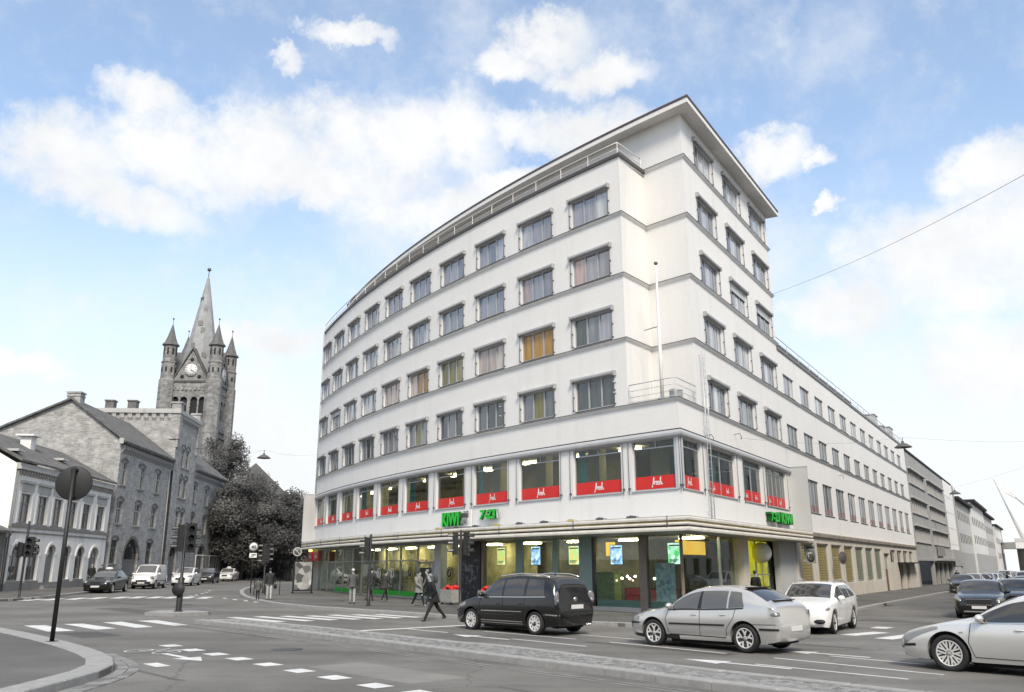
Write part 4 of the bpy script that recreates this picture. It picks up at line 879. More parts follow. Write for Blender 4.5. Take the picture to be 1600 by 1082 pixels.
FK = smooth2([(-24, 33.5), (-15.23, 26.09), (-13.05, 23.89), (-11.1, 21.81), (-9.3, 19.72), (-8.27, 18.28), (-7.73, 17.29), (-7.42, 16.14), (-7.35, 15.03), (-7.35, 13.88), (-7.3, 12), (-7.3, 6)], 2)
pf = paved('near_pavement', [tuple(p) for p in FK][::-1] + [(-24, 33), (-24, 5), (-7.5, 5)][::1] if False else [tuple(p) for p in FK] + [(-7.5, 4), (-30, 4), (-30, 33.5)]); kerb(pf, FK, -1, .5, .14, 1.25)
for k, o in enumerate((.16, .36)):
    P = resample([p for p in FK if p.y < 20.3 and p.y > 9], .27)
    for i in range(len(P) - 1):
        a, c = P[i], P[i + 1]; t = (c - a).normalized(); n = Vector((-t.y, t.x)); ce = (a + c) / 2 + n * o
        b = MB(); b.box((0, 0, 0), ((c - a).length * .94 * (1 + o * .08), .18, .12), 0); q = b.build('gutter_sett', M_SETT[krn.randrange(4)], ROAD, (ce.x, ce.y, g(ce.x) - .048 + krn.uniform(-.006, .006)), math.atan2(t.y, t.x) + krn.uniform(-.03, .03))
# traffic island paved with setts
UM = Vector((.7, -.714)); TP = [(-10.5, 30.5), (-9.3, 30.55), (-4.54, 25.88), (-2.35, 23.4), (-.02, 21.3), (2.3, 18.6), (4.59, 16.1), (9, 11.5)]; BT = [(-10.9, 30.1), (-10.3, 29.7), (-8.05, 27.45), (-5.37, 24.52), (-3.26, 22.32), (-.02, 18.79), (2.27, 16.35), (3.33, 15.1), (7.5, 10.6)]
b = MB(); b.prism([tuple(p) for p in TP] + [tuple(p) for p in BT[::-1]], lambda x, y: g(x) - .3, lambda x, y: g(x) + .095); med = struct(b.build('traffic_island', M_JOINT, fixn=True))
kerb(med, TP, -1, .26, .14, 1.2); kerb(med, BT, 1, .30, .14, 1.2)
def inpoly(p, poly):
    c = False; j = len(poly) - 1
    for i in range(len(poly)):
        if (poly[i][1] > p.y) != (poly[j][1] > p.y) and p.x < (poly[j][0] - poly[i][0]) * (p.y - poly[i][1]) / (poly[j][1] - poly[i][1]) + poly[i][0]: c = not c
        j = i
    return c
def off_path(path, d):
    P = [Vector(p) for p in path]; o = []
    for i, p in enumerate(P):
        t = (P[min(i + 1, len(P) - 1)] - P[max(i - 1, 0)]).normalized(); o.append(p + Vector((-t.y, t.x)) * d)
    return o
IN = [tuple(p) for p in off_path(TP, -.3)] + [tuple(p) for p in off_path(BT, .34)[::-1]]
VM = Vector((.714, .7)); sets = []
for i in range(-4, 175):
    for j in range(-14, 20):
        u = -10.5 + i * .165; c = Vector((-.02, 19.9)) + UM * (i * .165 - 14.2) + VM * (j * .125 + (.06 if i % 2 else 0) - .3)
        if inpoly(c, IN): sets.append(c)
sets.sort(key=lambda c: c.length); sm_ = []
for v in range(6):
    b = MB(); w, l = .112 * krn.uniform(.9, 1.04), .15 * krn.uniform(.9, 1.04)
    T = [(-l / 2 * .8, -w / 2 * .8), (l / 2 * .82, -w / 2 * .78), (l / 2 * .8, w / 2 * .8), (-l / 2 * .78, w / 2 * .82)]
    b.add([(-l / 2, -w / 2, 0), (l / 2, -w / 2, 0), (l / 2, w / 2, 0), (-l / 2, w / 2, 0), (-l / 2, -w / 2, .03), (l / 2, -w / 2, .03), (l / 2, w / 2, .03), (-l / 2, w / 2, .03)] + [(x, y, .042 + krn.uniform(-.004, .004)) for x, y in T], [(0, 1, 5, 4), (1, 2, 6, 5), (2, 3, 7, 6), (3, 0, 4, 7), (4, 5, 9, 8), (5, 6, 10, 9), (6, 7, 11, 10), (7, 4, 8, 11), (8, 9, 10, 11)]); sm_.append(b)
smesh = [s.mesh('sett', M_SETT[i % 4]) for i, s in enumerate(sm_)]
vis = [c for c in sets if c.x / c.y < .62 and c.y > 13.0]; near = set((c.x, c.y) for c in vis[:300]); rest = MB(); a0 = math.atan2(UM.y, UM.x)
for c in sets:
    z = g(c.x) + .085 + krn.uniform(-.008, .006); rz = a0 + krn.uniform(-.12, .12)
    if (c.x, c.y) in near: link('sett', smesh[krn.randrange(6)], med, (c.x, c.y, z), rz)
    else:
        s = sm_[krn.randrange(6)]; M = Matrix.Translation((c.x, c.y, z)) @ Matrix.Rotation(rz, 4, 'Z'); rest.mi = krn.randrange(4); rest.add([M @ Vector(v) for v in s.v], s.f)
o = rest.build('sett_paving', M_SETT, med); o['kind'] = 'stuff'
rp_ = [(-14.6, 34.7), (-13.2, 33.95), (-12.3, 35.3), (-12.3, 35.6), (-13.4, 36.3), (-14.6, 36.1)]
rfg = paved('refuge_island', rp_, .13, M_GRAN)
# painted markings
def quad(name, P, m=M_PAINT, dz=.005): b = MB(); b.add([(x, y, g(x) + dz) for x, y in P], [tuple(range(len(P)))]); return b.build(name, m, ROAD, fixn=False)
def line(name, p, q, w, m=M_PAINT, dz=.005):
    p, q = Vector(p), Vector(q); t = (q - p).normalized(); n = Vector((-t.y, t.x)) * w / 2; return quad(name, [tuple(p - n), tuple(q - n), tuple(q + n), tuple(p + n)], m, dz)
for q in ([(-15.99, 28.72), (-15.43, 28.94), (-13.29, 26.7), (-13.91, 26.32)], [(-15.1, 29.52), (-14.6, 29.82), (-12.54, 27.78), (-12.9, 27.2)], [(-14.28, 30.52), (-13.79, 30.92), (-11.69, 28.58), (-12.06, 28.11)], [(-13.5, 31.49), (-12.96, 31.91), (-10.92, 29.58), (-11.24, 29.16)]): quad('crossing_stripe', q[::-1])
for p, q in (((-10.07, 34.57), (-7.41, 32.1)), ((-9.18, 35.01), (-6.67, 32.75)), ((-8.24, 35.35), (-5.85, 33.24)), ((-7.47, 36.02), (-5.13, 33.62)), ((-6.61, 36.37), (-4.41, 34.22)), ((-10.9, 33.9), (-8.3, 31.5)), ((-5.7, 36.6), (-3.7, 34.75))): line('crossing_stripe', p, q, .48)
for c in [(-26.6, 48.2), (-25.89, 49.01), (-25.07, 50.11), (-24.43, 51.22), (-23.5, 52.2), (-22.7, 52.7), (-21.7, 52.9), (-20.8, 52.99), (-19.78, 53.0), (-18.7, 52.9)]:
    d = Vector((-.17, .985)) * 1.35; line('crossing_stripe', (c[0] - d.x, c[1] - d.y), (c[0] + d.x, c[1] + d.y), .62)
line('stop_line', (-4.84, 27.53), (-1.2, 30.8), .3)
for p, q in (((-.9, 27.75), (1.79, 25.05)), ((-.03, 25), (1.9, 22.86)), ((2.05, 26.61), (3.73, 24.95)), ((2.65, 24.19), (5.13, 21.27)), ((7.48, 20.89), (8.9, 19.2)), ((5.99, 20.36), (8.42, 17.41)), ((5.2, 19.05), (7.4, 16.7)), ((-3.4, 28.5), (-2.0, 27.1))): line('lane_line', p, q, .11)
for p, q in (((10.36, 27.27), (11.96, 28.57)), ((10.89, 25.93), (12.6, 27.6)), ((11.6, 24.8), (13.3, 26.5)), ((12.6, 30.4), (13.2, 31.1))): line('crossing_stripe', p, q, .55)
def arrow(c, ang, L=2.2, m=M_PAINT):
    a = rad(ang); u = Vector((math.cos(a), math.sin(a))); v = Vector((-u.y, u.x)); c = Vector(c)
    quad('lane_arrow', [tuple(c + u * x + v * y) for x, y in ((0, -.075), (L * .6, -.075), (L * .6, -.33), (L, 0), (L * .6, .33), (L * .6, .075), (0, .075))], m)
arrow((-.1, 24.75), 135.5, 2.4); arrow((5.7, 18.2), 135.5, 2.6); arrow((8.3, 20.6), 135.5, 2.3); arrow((-8.0, 20.3), -46, 2.0)
for o in (0, .22): 
    for p, q in (((-11.5, 30.2), (-7.68, 26.2)), ((-7.6, 26.1), (-.02, 18.0)), ((.05, 17.9), (6.5, 11.3))): line('edge_line', (p[0] - o * .7, p[1] - o * .7), (q[0] - o * .7, q[1] - o * .7), .07, M_PAINTW)
for c in [(-8.6, 22.2), (-7.66, 21.15), (-6.79, 20.24), (-5.96, 19.32), (-5.05, 18.3), (-4.15, 17.28), (-3.27, 16.32), (-2.36, 15.3), (-1.5, 14.5), (-.6, 13.6)]:
    line('cycle_lane_dash', (c[0] - UM.x * .28, c[1] - UM.y * .28), (c[0] + UM.x * .28, c[1] + UM.y * .28), .42)
line('cycle_lane_dash', (-7.5, 18.35), (-7.0, 17.8), .3)
bk = MB(); bc = Vector((-8.45, 20.75)); bu = Vector((.62, -.25)).normalized(); bv = Vector((.25, .62)).normalized()
def bp(x, y): return (bc + bu * x + bv * y)
def ribbon(pts, w):
    L = []; R = []
    for i, p in enumerate(pts):
        t = (pts[min(i + 1, len(pts) - 1)] - pts[max(i - 1, 0)]).normalized(); n = Vector((-t.y, t.x)) * w / 2; L.append((p.x + n.x, p.y + n.y, g(p.x) + .006)); R.append((p.x - n.x, p.y - n.y, g(p.x) + .006))
    bk.grid([L, R])
for s in (-.42, .42): ribbon([bp(s + .25 * math.cos(2 * math.pi * k / 20), .36 * math.sin(2 * math.pi * k / 20)) for k in range(21)], .045)
for A in (((-.42, 0), (-.15, .75), (.3, .75), (.42, 0)), ((-.15, .75), (.05, 0), (-.42, 0)), ((.05, 0), (.3, .75), (.28, 1.0), (.42, 1.0)), ((-.15, .75), (-.2, .95))): ribbon([bp(q[0], q[1] * .8) for q in A], .04)
bk.build('cycle_symbol', M_PAINT, ROAD)
for c in ((-20.5, 55.5), (-20.9, 57.5), (-21.4, 60), (-22.2, 63), (-23.2, 66.5), (-17.3, 52.4), (-16.1, 50.5), (-15, 49), (-14, 47.5)): line('cycle_lane_dash', (c[0] + .2, c[1] - .45), (c[0] - .2, c[1] + .45), .22)
for p, q in (((-12.3, 43.5), (-11.2, 42)), ((-10.2, 41), (-9.1, 39.8)), ((-8, 38.7), (-6.8, 37.6))): line('cycle_lane_dash', p, q, .1, M_PAINTW)
M_TAR = asphalt('tar patch', (.098, .093, .086), .2, .2); M_TAR2 = asphalt('pale patch', (.20, .19, .175), .2, .2)
for k, (x, y, l, w_, m_) in enumerate(((-2.5, 17.2, 3.4, 1.3, M_TAR2), (3.6, 22.6, 4.5, .5, M_TAR), (-12.2, 25.4, 2.2, 1.1, M_TAR), (-16.5, 38, 6, 1.2, M_TAR), (7.2, 24.6, 5, .35, M_TAR), (16.5, 33, 7, 1.6, M_TAR), (-20, 45, 5, .4, M_TAR), (-6.6, 16.5, 2.0, .12, M_TAR), (.8, 14.2, 3.0, .1, M_TAR), (-9, 27, 7, .1, M_TAR), (12.5, 22, 6, .12, M_TAR))):
    d = UM * l / 2; line('asphalt_patch', (x - d.x, y - d.y), (x + d.x, y + d.y), w_, m_, .0022)
# iron covers
M_IRON = mat('cast iron', (.05, .05, .05), .55, .3, 20)
for x, y, o in ((-9.5, 47.5, .12), (21, 49, .12), (26.5, 62, 0), (-16.5, 44, 0), (-5.5, 21.5, 0)):
    q = MB(); q.lathe([(0, .004), (.36, .004), (.38, .0)], n=24); q.build('manhole_cover', M_IRON, ROAD, (x, y, g(x) + o + .004))
# ------------------------------------------------------------------ houses across the side street
M_BRICK = brickmat('grey brick', .42, .27, .52, .38, .11); M_BRICKD = brickmat('dark brick', .17, .12, .18); M_STONE = brickmat('church stone', .30, .18, .22, .8, .35)
M_TILE = brickmat('roof tiles', .17, .12, .08, .22, .3); M_SLATE = mat('spire copper', (.30, .30, .295), .6, .2, .7); M_PLW = plaster('pale house render', .86, .25); M_PLG = plaster('grey house render', .46, .2); M_PLD = plaster('dark band', .25, .2)
M_FRM = mat('painted frame', .16, .5, .1, 4); M_FRL = mat('pale frame', .45, .5, .1, 4); M_GP = darkglass('old pane', [.05, .09, .14, .07, .2], ior=1.7); M_GDK = darkglass('dark pane', [.02, .03, .045], ior=1.6)
HX = (-35.7, 76.0); HR = math.atan2(math.cos(rad(-4.5)), math.sin(rad(-4.5)))
S_loc = lambda u, z, d: (u, d, z)
def gwindow(parent, u0, u1, z0, z1, arch=0, cross=True, fm=M_FRM, gm=M_GP, dep=.14, sill=M_PLD, name='window', seat=None):
    w, h = u1 - u0, z1 - z0; f = MB(); b = min(.09, w * .08); seat = seat or (u0 + w / 2, 0, z0)
    f.b2(-w / 2, -w / 2 + b, dep, dep + .06, 0, h); f.b2(w / 2 - b, w / 2, dep, dep + .06, 0, h); f.b2(-w / 2 + b, w / 2 - b, dep, dep + .06, 0, b); f.b2(-w / 2 + b, w / 2 - b, dep, dep + .06, h - b, h)
    if cross: f.b2(-b / 2, b / 2, dep, dep + .05, b, h - b); f.b2(-w / 2 + b, w / 2 - b, dep, dep + .05, h * .64, h * .64 + b)
    o = f.build(name, fm, parent, seat)
    for s in (-1, 1):
        for a, c in ((0.02, h * .64), (h * .64 + .05, h - .02)):
            q = MB(); q.b2(min(0, s * (w / 2 - .02)), max(0, s * (w / 2 - .02)), dep + .03, dep + .04, a, c); q.build('pane', gm, o, (0, 0, 0))
    if sill: q = MB(); q.b2(-w / 2 - .12, w / 2 + .12, -.1, dep, -.14, -.002); q.build('sill', sill, o, (0, 0, 0))
    return o
def arch_head(parent, u0, u1, z, rise, m, t=.22, out=.07, y1=.0, n=10, name='arch'):
    """voussoir band over an opening"""
    w = (u1 - u0) / 2; c = (u0 + u1) / 2; b = MB(); I = []; O_ = []
    for k in range(n + 1):
        a = math.pi * k / n; I.append((c - w * math.cos(a), z + rise * math.sin(a))); O_.append((c - (w + t) * math.cos(a), z + (rise + t) * math.sin(a)))
    for k in range(n):
        q = [I[k], I[k + 1], O_[k + 1], O_[k]]; b.add([(x, -out, zz) for x, zz in q] + [(x, y1, zz) for x, zz in q], [(0, 1, 2, 3), (0, 4, 5, 1), (3, 2, 6, 7), (1, 5, 6, 2), (0, 3, 7, 4)])
    return b.build(name, m, parent, (0, 0, 0), fixn=True)
def arch_fill(parent, u0, u1, z0, z1, rise, m, y=.01, n=10, name='spandrel', dep=.2):
    """wall pieces that turn the square head of an opening into an arch"""
    c = (u0 + u1) / 2; w = (u1 - u0) / 2; b = MB()
    for k in range(n):
        a0, a1 = math.pi * k / n, math.pi * (k + 1) / n; p = (c - w * math.cos(a0), z0 + rise * math.sin(a0)); q = (c - w * math.cos(a1), z0 + rise * math.sin(a1))
        b.add([(p[0], y, p[1]), (q[0], y, q[1]), (q[0], y, z1), (p[0], y, z1), (p[0], dep, p[1]), (q[0], dep, q[1])], [(0, 1, 2, 3), (0, 4, 5, 1)])
    return b.build(name, m, parent, (0, 0, 0))
def dentils(parent, u0, u1, z, n, m, out=.14, h=.35, w=.18, name='corbel', y=0):
    """corbel table: each little block is its own piece"""
    b = MB(); b.add([(-w / 2, -out, 0), (w / 2, -out, 0), (w / 2, 0, 0), (-w / 2, 0, 0), (-w / 2, -out, -h * .5), (w / 2, -out, -h * .5), (w / 2, 0, -h), (-w / 2, 0, -h)], [(0, 1, 2, 3), (4, 5, 1, 0), (5, 6, 2, 1), (7, 4, 0, 3), (4, 7, 6, 5)]); me = b.mesh(name, m); fixnormals(me)
    for i in range(n): link(name, me, parent, (u0 + (u1 - u0) * (i + .5) / n, y, z))
# white house with arches
WHT = empty('pale_arched_house', (HX[0], HX[1], 0), HR, 'pale two storey house with a row of arched shop windows', 'building')
ups = [(-17.0, -15.4), (-14.4, -12.8), (-11.85, -10.3), (-9.15, -7.65), (-6.55, -5.0), (-3.65, -2.05)]; arcs = [(-17.3, -15.5), (-14.75, -13.05), (-11.95, -10.5), (-9.25, -7.75), (-6.8, -5.2), (-4.15, -2.3)]
b = MB(); ops = [(a, c, 5.02, 7.05) for a, c in ups] + [(a, c, 1.1 if i not in (2, 5) else .75, 3.66) for i, (a, c) in enumerate(arcs)]
wall(b, S_loc, -18.1, -.95, 0, 9.0, ops, .25); b.build('street_wall', M_PLW, WHT, (0, 0, 0))
b = MB(); b.add([(-18.1, 0, 0), (-18.1, 0, 9.0), (-18.1, 4.6, 11.6), (-18.1, 9.5, 9.0), (-18.1, 9.5, 0)], [(0, 1, 2, 3, 4)]); b.build('gable_wall', M_PLW, WHT, (0, 0, 0), fixn=True)
b = MB(); b.add([(-18.35, -.4, 9.12), (-.97, -.4, 9.12), (-.97, 4.6, 11.75), (-18.35, 4.6, 11.75), (-18.35, -.4, 9.27), (-.97, -.4, 9.27), (-.97, 4.6, 11.95), (-18.35, 4.6, 11.95)], [(3, 2, 1, 0), (4, 5, 6, 7), (0, 1, 5, 4), (1, 2, 6, 5), (3, 0, 4, 7)]); rf_ = b.build('roof', M_TILE, WHT, (0, 0, 0))
b = MB(); b.add([(-18.35, 9.9, 8.9), (-.97, 9.9, 8.9), (-.97, 4.6, 11.95), (-18.35, 4.6, 11.95)], [(0, 1, 2, 3)]); b.build('rear_slope', M_TILE, rf_, (0, 0, 0))
for x, y in ((-17.2, .6), (-8.3, 1.4)): q = MB(); q.b2(x - .5, x + .5, y - .35, y + .45, 9.6 + y * .52, 9.75 + y * .54); q.build('skylight', M_FRL, rf_, (0, 0, 0))
q = MB(); q.b2(-11.2, -10.4, 2.6, 3.4, 10.2, 11.9); q.b2(-11.5, -10.1, 2.3, 3.7, 11.9, 12.02); q.build('chimney', M_PLW, rf_, (0, 0, 0))
q = MB(); q.b2(-18.15, -.95, -.36, .0, 8.62, 8.78); q.b2(-18.15, -.95, -.28, 0, 8.78, 9.05); q.build('cornice', M_PLG, WHT, (0, 0, 0)); dentils(WHT, -18, -1.0, 8.62, 42, M_PLG, .2, .4, .2)
for z, o_, h in ((4.72, .12, .2), (4.35, .07, .1)): q = MB(); q.b2(-18.1, -.95, -o_, 0, z, z + h); q.build('string_course', M_PLD, WHT, (0, 0, 0))
q = MB(); q.b2(-18.12, -.95, -.12, 0, .0, .95); q.build('plinth', M_PLD, WHT, (0, 0, 0))
for a, c in ups:
    gwindow(WHT, a, c, 5.02, 7.05, fm=M_FRM); q = MB(); q.b2(a - .25, c + .25, -.18, 0, 7.75, 7.92); q.b2(a - .18, c + .18, -.07, 0, 7.2, 7.74); q.build('window_hood', M_PLG, WHT, (0, 0, 0))
    for s in (a - .3, c + .08): q = MB(); q.b2(s, s + .22, -.08, 0, 5.0, 7.19); q.build('pilaster', M_PLW, WHT, (0, 0, 0))
for i, (a, c) in enumerate(arcs):
    r = (c - a) / 2; z0 = 1.1 if i not in (2, 5) else .75; arch_fill(WHT, a, c, 3.66 - r, 3.661, r, M_PLW, .004); arch_head(WHT, a, c, 3.66 - r, r, M_PLW, .2, .08)
    if i in (2, 5): q = MB(); q.b2(a, c, .2, .26, z0, 3.66); q.build('door', M_FRM, WHT, (0, 0, 0)); q = MB(); q.b2(a + .2, c - .2, .185, .2, 2.75, 3.5); q.build('fanlight', M_GP, WHT, (0, 0, 0))
    else: gwindow(WHT, a, c, z0, 3.66, gm=M_GDK, fm=M_FRM, dep=.2)
for k in range(3): q = MB(); q.b2(-12.6 - .3 * (2 - k), -9.9 + .3 * (2 - k), -.4 * (3 - k), 0, .1 + .2 * k, .3 + .2 * k); q.build('step', M_PLD, WHT, (0, 0, 0))
q = MB(); q.tube([(-18.0, -.12, .5), (-18.0, -.12, 8.6)], .06, 8); q.build('drain_pipe', M_FRM, WHT, (0, 0, 0))
# low house at the far left with its eave and poster wall
LOW = empty('low_wooden_house', (HX[0], HX[1], 0), HR, 'low dark wooden house with a tiled lean-to roof at the left edge', 'building')
b = MB(); b.b2(-30, -18.2, .05, 6, 0, 4.3); b.build('wall', M_PLD, LOW, (0, 0, 0)); b = MB(); b.add([(-30, -.5, 4.25), (-18.2, -.5, 4.25), (-18.2, 5, 6.4), (-30, 5, 6.4), (-30, -.5, 4.4), (-18.2, -.5, 4.4), (-18.2, 5, 6.55), (-30, 5, 6.55)], [(3, 2, 1, 0), (4, 5, 6, 7), (0, 1, 5, 4), (1, 2, 6, 5)]); b.build('roof', M_TILE, LOW, (0, 0, 0))
q = MB(); q.tube([(-18.35, -.15, .5), (-18.35, -.15, 3.9), (-18.5, -.5, 4.2)], .05, 8); q.build('drain_pipe', M_FRM, LOW, (0, 0, 0))
M_BILL = pat('old bills', [(.5, .5, .5), (.2, .2, .2), (.6, .6, .6), (.35, .35, .35)], 2.2, 1, False); q = MB(); q.b2(-20.3, -18.5, -.02, .04, .6, 2.6); q.build('poster_wall', M_BILL, LOW, (0, 0, 0)); gwindow(LOW, -20.2, -18.9, 2.8, 4.0, sill=None, dep=-.04, gm=M_GDK)
# brick house with stair tower
BRK = empty('brick_gabled_house', (HX[0], HX[1], 0), HR, 'large brick house with gable end, stair tower and arched doors', 'building')
w3 = [(.6, 2.0), (5.1, 6.7), (9.8, 11.35), (23.0, 24.7), (28.1, 29.8), (33.3, 35.0)]; w2 = w3; w1 = [(.3, 1.8), (9.4, 11.0), (33.2, 34.7)]; tw_ = [(16.75, 18.0), (18.45, 19.75)]
b = MB(); ops = [(a, c, 9.3, 11.4) for a, c in w3] + [(a, c, 5.8, 7.9) for a, c in w2] + [(a, c, 2.3, 4.4) for a, c in w1] + [(a, c, z, z + 2.1) for a, c in tw_ for z in (9.4, 5.85)] + [(3.4, 7.3, .6, 4.6), (15.8, 18.4, .6, 4.4), (27.2, 30.0, .6, 4.5)]
wall(b, S_loc, 0, 38, 0, 13.2, ops, .3); b.build('street_wall', M_BRICK, BRK, (0, 0, 0))
b = MB(); b.add([(0, 0, 0), (0, 0, 13.2), (0, 4.8, 16.95), (0, 14.5, 12.4), (0, 14.5, 0)], [(0, 1, 2, 3, 4)]); b.build('gable_wall', M_BRICK, BRK, (0, 0, 0), fixn=True)
def slope(parent, u0, u1, y0, z0, y1, z1, name='roof', m=M_TILE, t=.18): b = MB(); b.add([(u0, y0, z0), (u1, y0, z0), (u1, y1, z1), (u0, y1, z1), (u0, y0, z0 + t), (u1, y0, z0 + t), (u1, y1, z1 + t), (u0, y1, z1 + t)], [(3, 2, 1, 0), (4, 5, 6, 7), (0, 1, 5, 4), (1, 2, 6, 5), (3, 0, 4, 7)]); return b.build(name, m, parent, (0, 0, 0))
r1 = slope(BRK, -.35, 14.5, -.5, 13.0, 4.8, 16.95); slope(BRK, 22.5, 38.3, -.5, 13.0, 4.8, 16.95); slope(BRK, -.35, 38.3, 15, 12.2, 4.81, 16.95, 'rear_slope')
q = MB(); q.b2(.1, 1.1, 4.2, 5.4, 16.2, 17.6); q.b2(.02, 1.18, 4.12, 5.48, 17.6, 17.75); q.b2(.05, 1.15, 4.15, 5.45, 17.3, 17.42); q.build('chimney', M_BRICK, r1, (0, 0, 0))
q = MB(); q.b2(-.36, -.3, -.3, .1, 12.9, 13.4); q.build('verge_stone', M_PLG, BRK, (0, 0, 0))
for u0, u1 in ((0, 14.4), (22.5, 38)): q = MB(); q.b2(u0, u1, -.42, 0, 12.88, 13.14); q.build('cornice', M_BRICKD, BRK, (0, 0, 0)); dentils(BRK, u0 + .1, u1 - .1, 12.85, 34 if u0 < 1 else 32, M_BRICK, .26, .75, .24)
b = MB(); wall(b, lambda u, z, d: (u, d - .25, z), 14.5, 22.4, 0, 18.3, [(a, c, z, z + 2.1) for a, c in tw_ for z in (9.4, 5.85, 12.7)] + [(15.8, 18.4, .6, 4.4)], .3); b.build('tower_wall', M_BRICK, BRK, (0, 0, 0))
b = MB(); b.b2(14.5, 14.55, -.25, 9.5, 12, 18.3); b.build('tower_side', M_BRICK, BRK, (0, 0, 0)); b = MB(); b.b2(22.35, 22.4, -.25, 9.5, 12, 18.3); b.build('tower_side', M_BRICK, BRK, (0, 0, 0))
q = MB(); q.b2(14.2, 22.7, -.55, 9.8, 18.3, 18.6); q.b2(14.3, 22.6, -.4, 9.6, 18.6, 18.8); q.build('tower_coping', M_PLG, BRK, (0, 0, 0)); dentils(BRK, 14.9, 22.1, 18.28, 16, M_BRICK, .26, .8, .25, y=-.25)
cm = MB(); cm.add([(0, 0, 0), (0, .45, 0), (-.2, .45, 0), (-.2, 0, 0), (0, 0, -.8), (0, .45, -.8), (-.2, .45, -.5), (-.2, 0, -.5)], [(0, 1, 2, 3), (7, 6, 5, 4), (3, 2, 6, 7), (0, 3, 7, 4), (1, 5, 6, 2)]); cme = cm.mesh('corbel', M_BRICK)
for k in range(10): link('corbel', cme, BRK, (14.5, .4 + k * .85, 18.28))
for u in (14.35, 21.7): q = MB(); q.b2(u, u + .9, -.5, .5, 15.5, 19.4); q.b2(u - .1, u + 1.0, -.6, .6, 19.4, 19.6); q.b2(u + .1, u + .8, -.42, -.2, 14.6, 15.5); q.build('corner_turret', M_BRICK, BRK, (0, 0, 0))
for y in (4.6, 7.0): q = MB(); q.b2(15, 15.9, y, y + .9, 18.8, 19.7); q.b2(14.92, 15.98, y - .08, y + .98, 19.7, 19.85); q.build('chimney', M_BRICKD, BRK, (0, 0, 0))
for (a, c) in w3: gwindow(BRK, a, c, 9.3, 11.4, fm=M_FRL); arch_head(BRK, a, c, 11.4, .18, M_BRICKD, .22, .05)
for (a, c) in w2: gwindow(BRK, a, c, 5.8, 7.9, fm=M_FRL); arch_head(BRK, a, c, 7.9, .18, M_BRICKD, .22, .05)
for (a, c) in w1: gwindow(BRK, a, c, 2.3, 4.4, fm=M_FRM, gm=M_GDK); arch_head(BRK, a, c, 4.4, .18, M_BRICKD, .22, .05)
for a, c in tw_:
    for z in (9.4, 5.85, 12.7): gwindow(BRK, a, c, z, z + 2.1, fm=M_FRL, seat=((a + c) / 2, -.25, z)); o = arch_head(BRK, a, c, z + 2.1, .3, M_BRICKD, .2, .05); o.location.y = -.25
for a, c, zt, y in ((3.4, 7.3, 4.6, 0), (15.8, 18.4, 4.4, -.25), (27.2, 30.0, 4.5, 0)):
    r = (c - a) / 2; o = arch_fill(BRK, a, c, zt - r, zt + .001, r, M_BRICK, .004); o.location.y = y; o = arch_head(BRK, a, c, zt - r, r, M_BRICKD, .3, .06); o.location.y = y
    q = MB(); q.b2(a, (a + c) / 2 - .02, .24, .3, .5, zt - r); q.b2((a + c) / 2 + .02, c, .24, .3, .5, zt - r); q.build('door_leaf', M_FRM, BRK, (0, y, 0)); q = MB(); q.b2(a, c, .24, .28, zt - r + .05, zt); q.build('fanlight', M_GDK, BRK, (0, y, 0)); q = MB(); q.b2(a, c, .2, .32, zt - r - .08, zt - r + .05); q.build('transom', M_FRM, BRK, (0, y, 0))
for u in (13.9,): q = MB(); q.tube([(u, -.12, .6), (u, -.12, 4.6), (u, -.12, 12.8)], .05, 8); q.build('drain_pipe', M_PLG, BRK, (0, 0, 0))
q = MB(); q.b2(-.02, 38, -.1, 0, 0, 1.3); q.build('plinth', M_BRICKD, BRK, (0, 0, 0))
b = MB(); b.b2(37.9, 38, 0, 14.5, 0, 13); b.build('far_wall', M_BRICK, BRK, (0, 0, 0))
# iron railing in front of the far part
FNC = empty('steel_gate_frame', (HX[0], HX[1], 0), HR, 'pale steel gate frame standing before the brick house', 'gate')
for k, (a, c) in enumerate(((22.5, 28.0), (28.3, 33.5))):
    q = MB(); q.tube([(a, -1.2, .5), (a, -1.2, 3.3), (c, -1.2, 3.3), (c, -1.2, .5)], .06, 6); q.build('frame', M_FRL if k == 0 else M_FRM, FNC, (0, 0, 0))
    for i in range(1, 5): q = MB(); q.tube([(a + (c - a) * i / 5, -1.2, .5), (a + (c - a) * i / 5, -1.2, 3.28)], .025, 5); q.build('bar', M_FRM, FNC, (0, 0, 0))
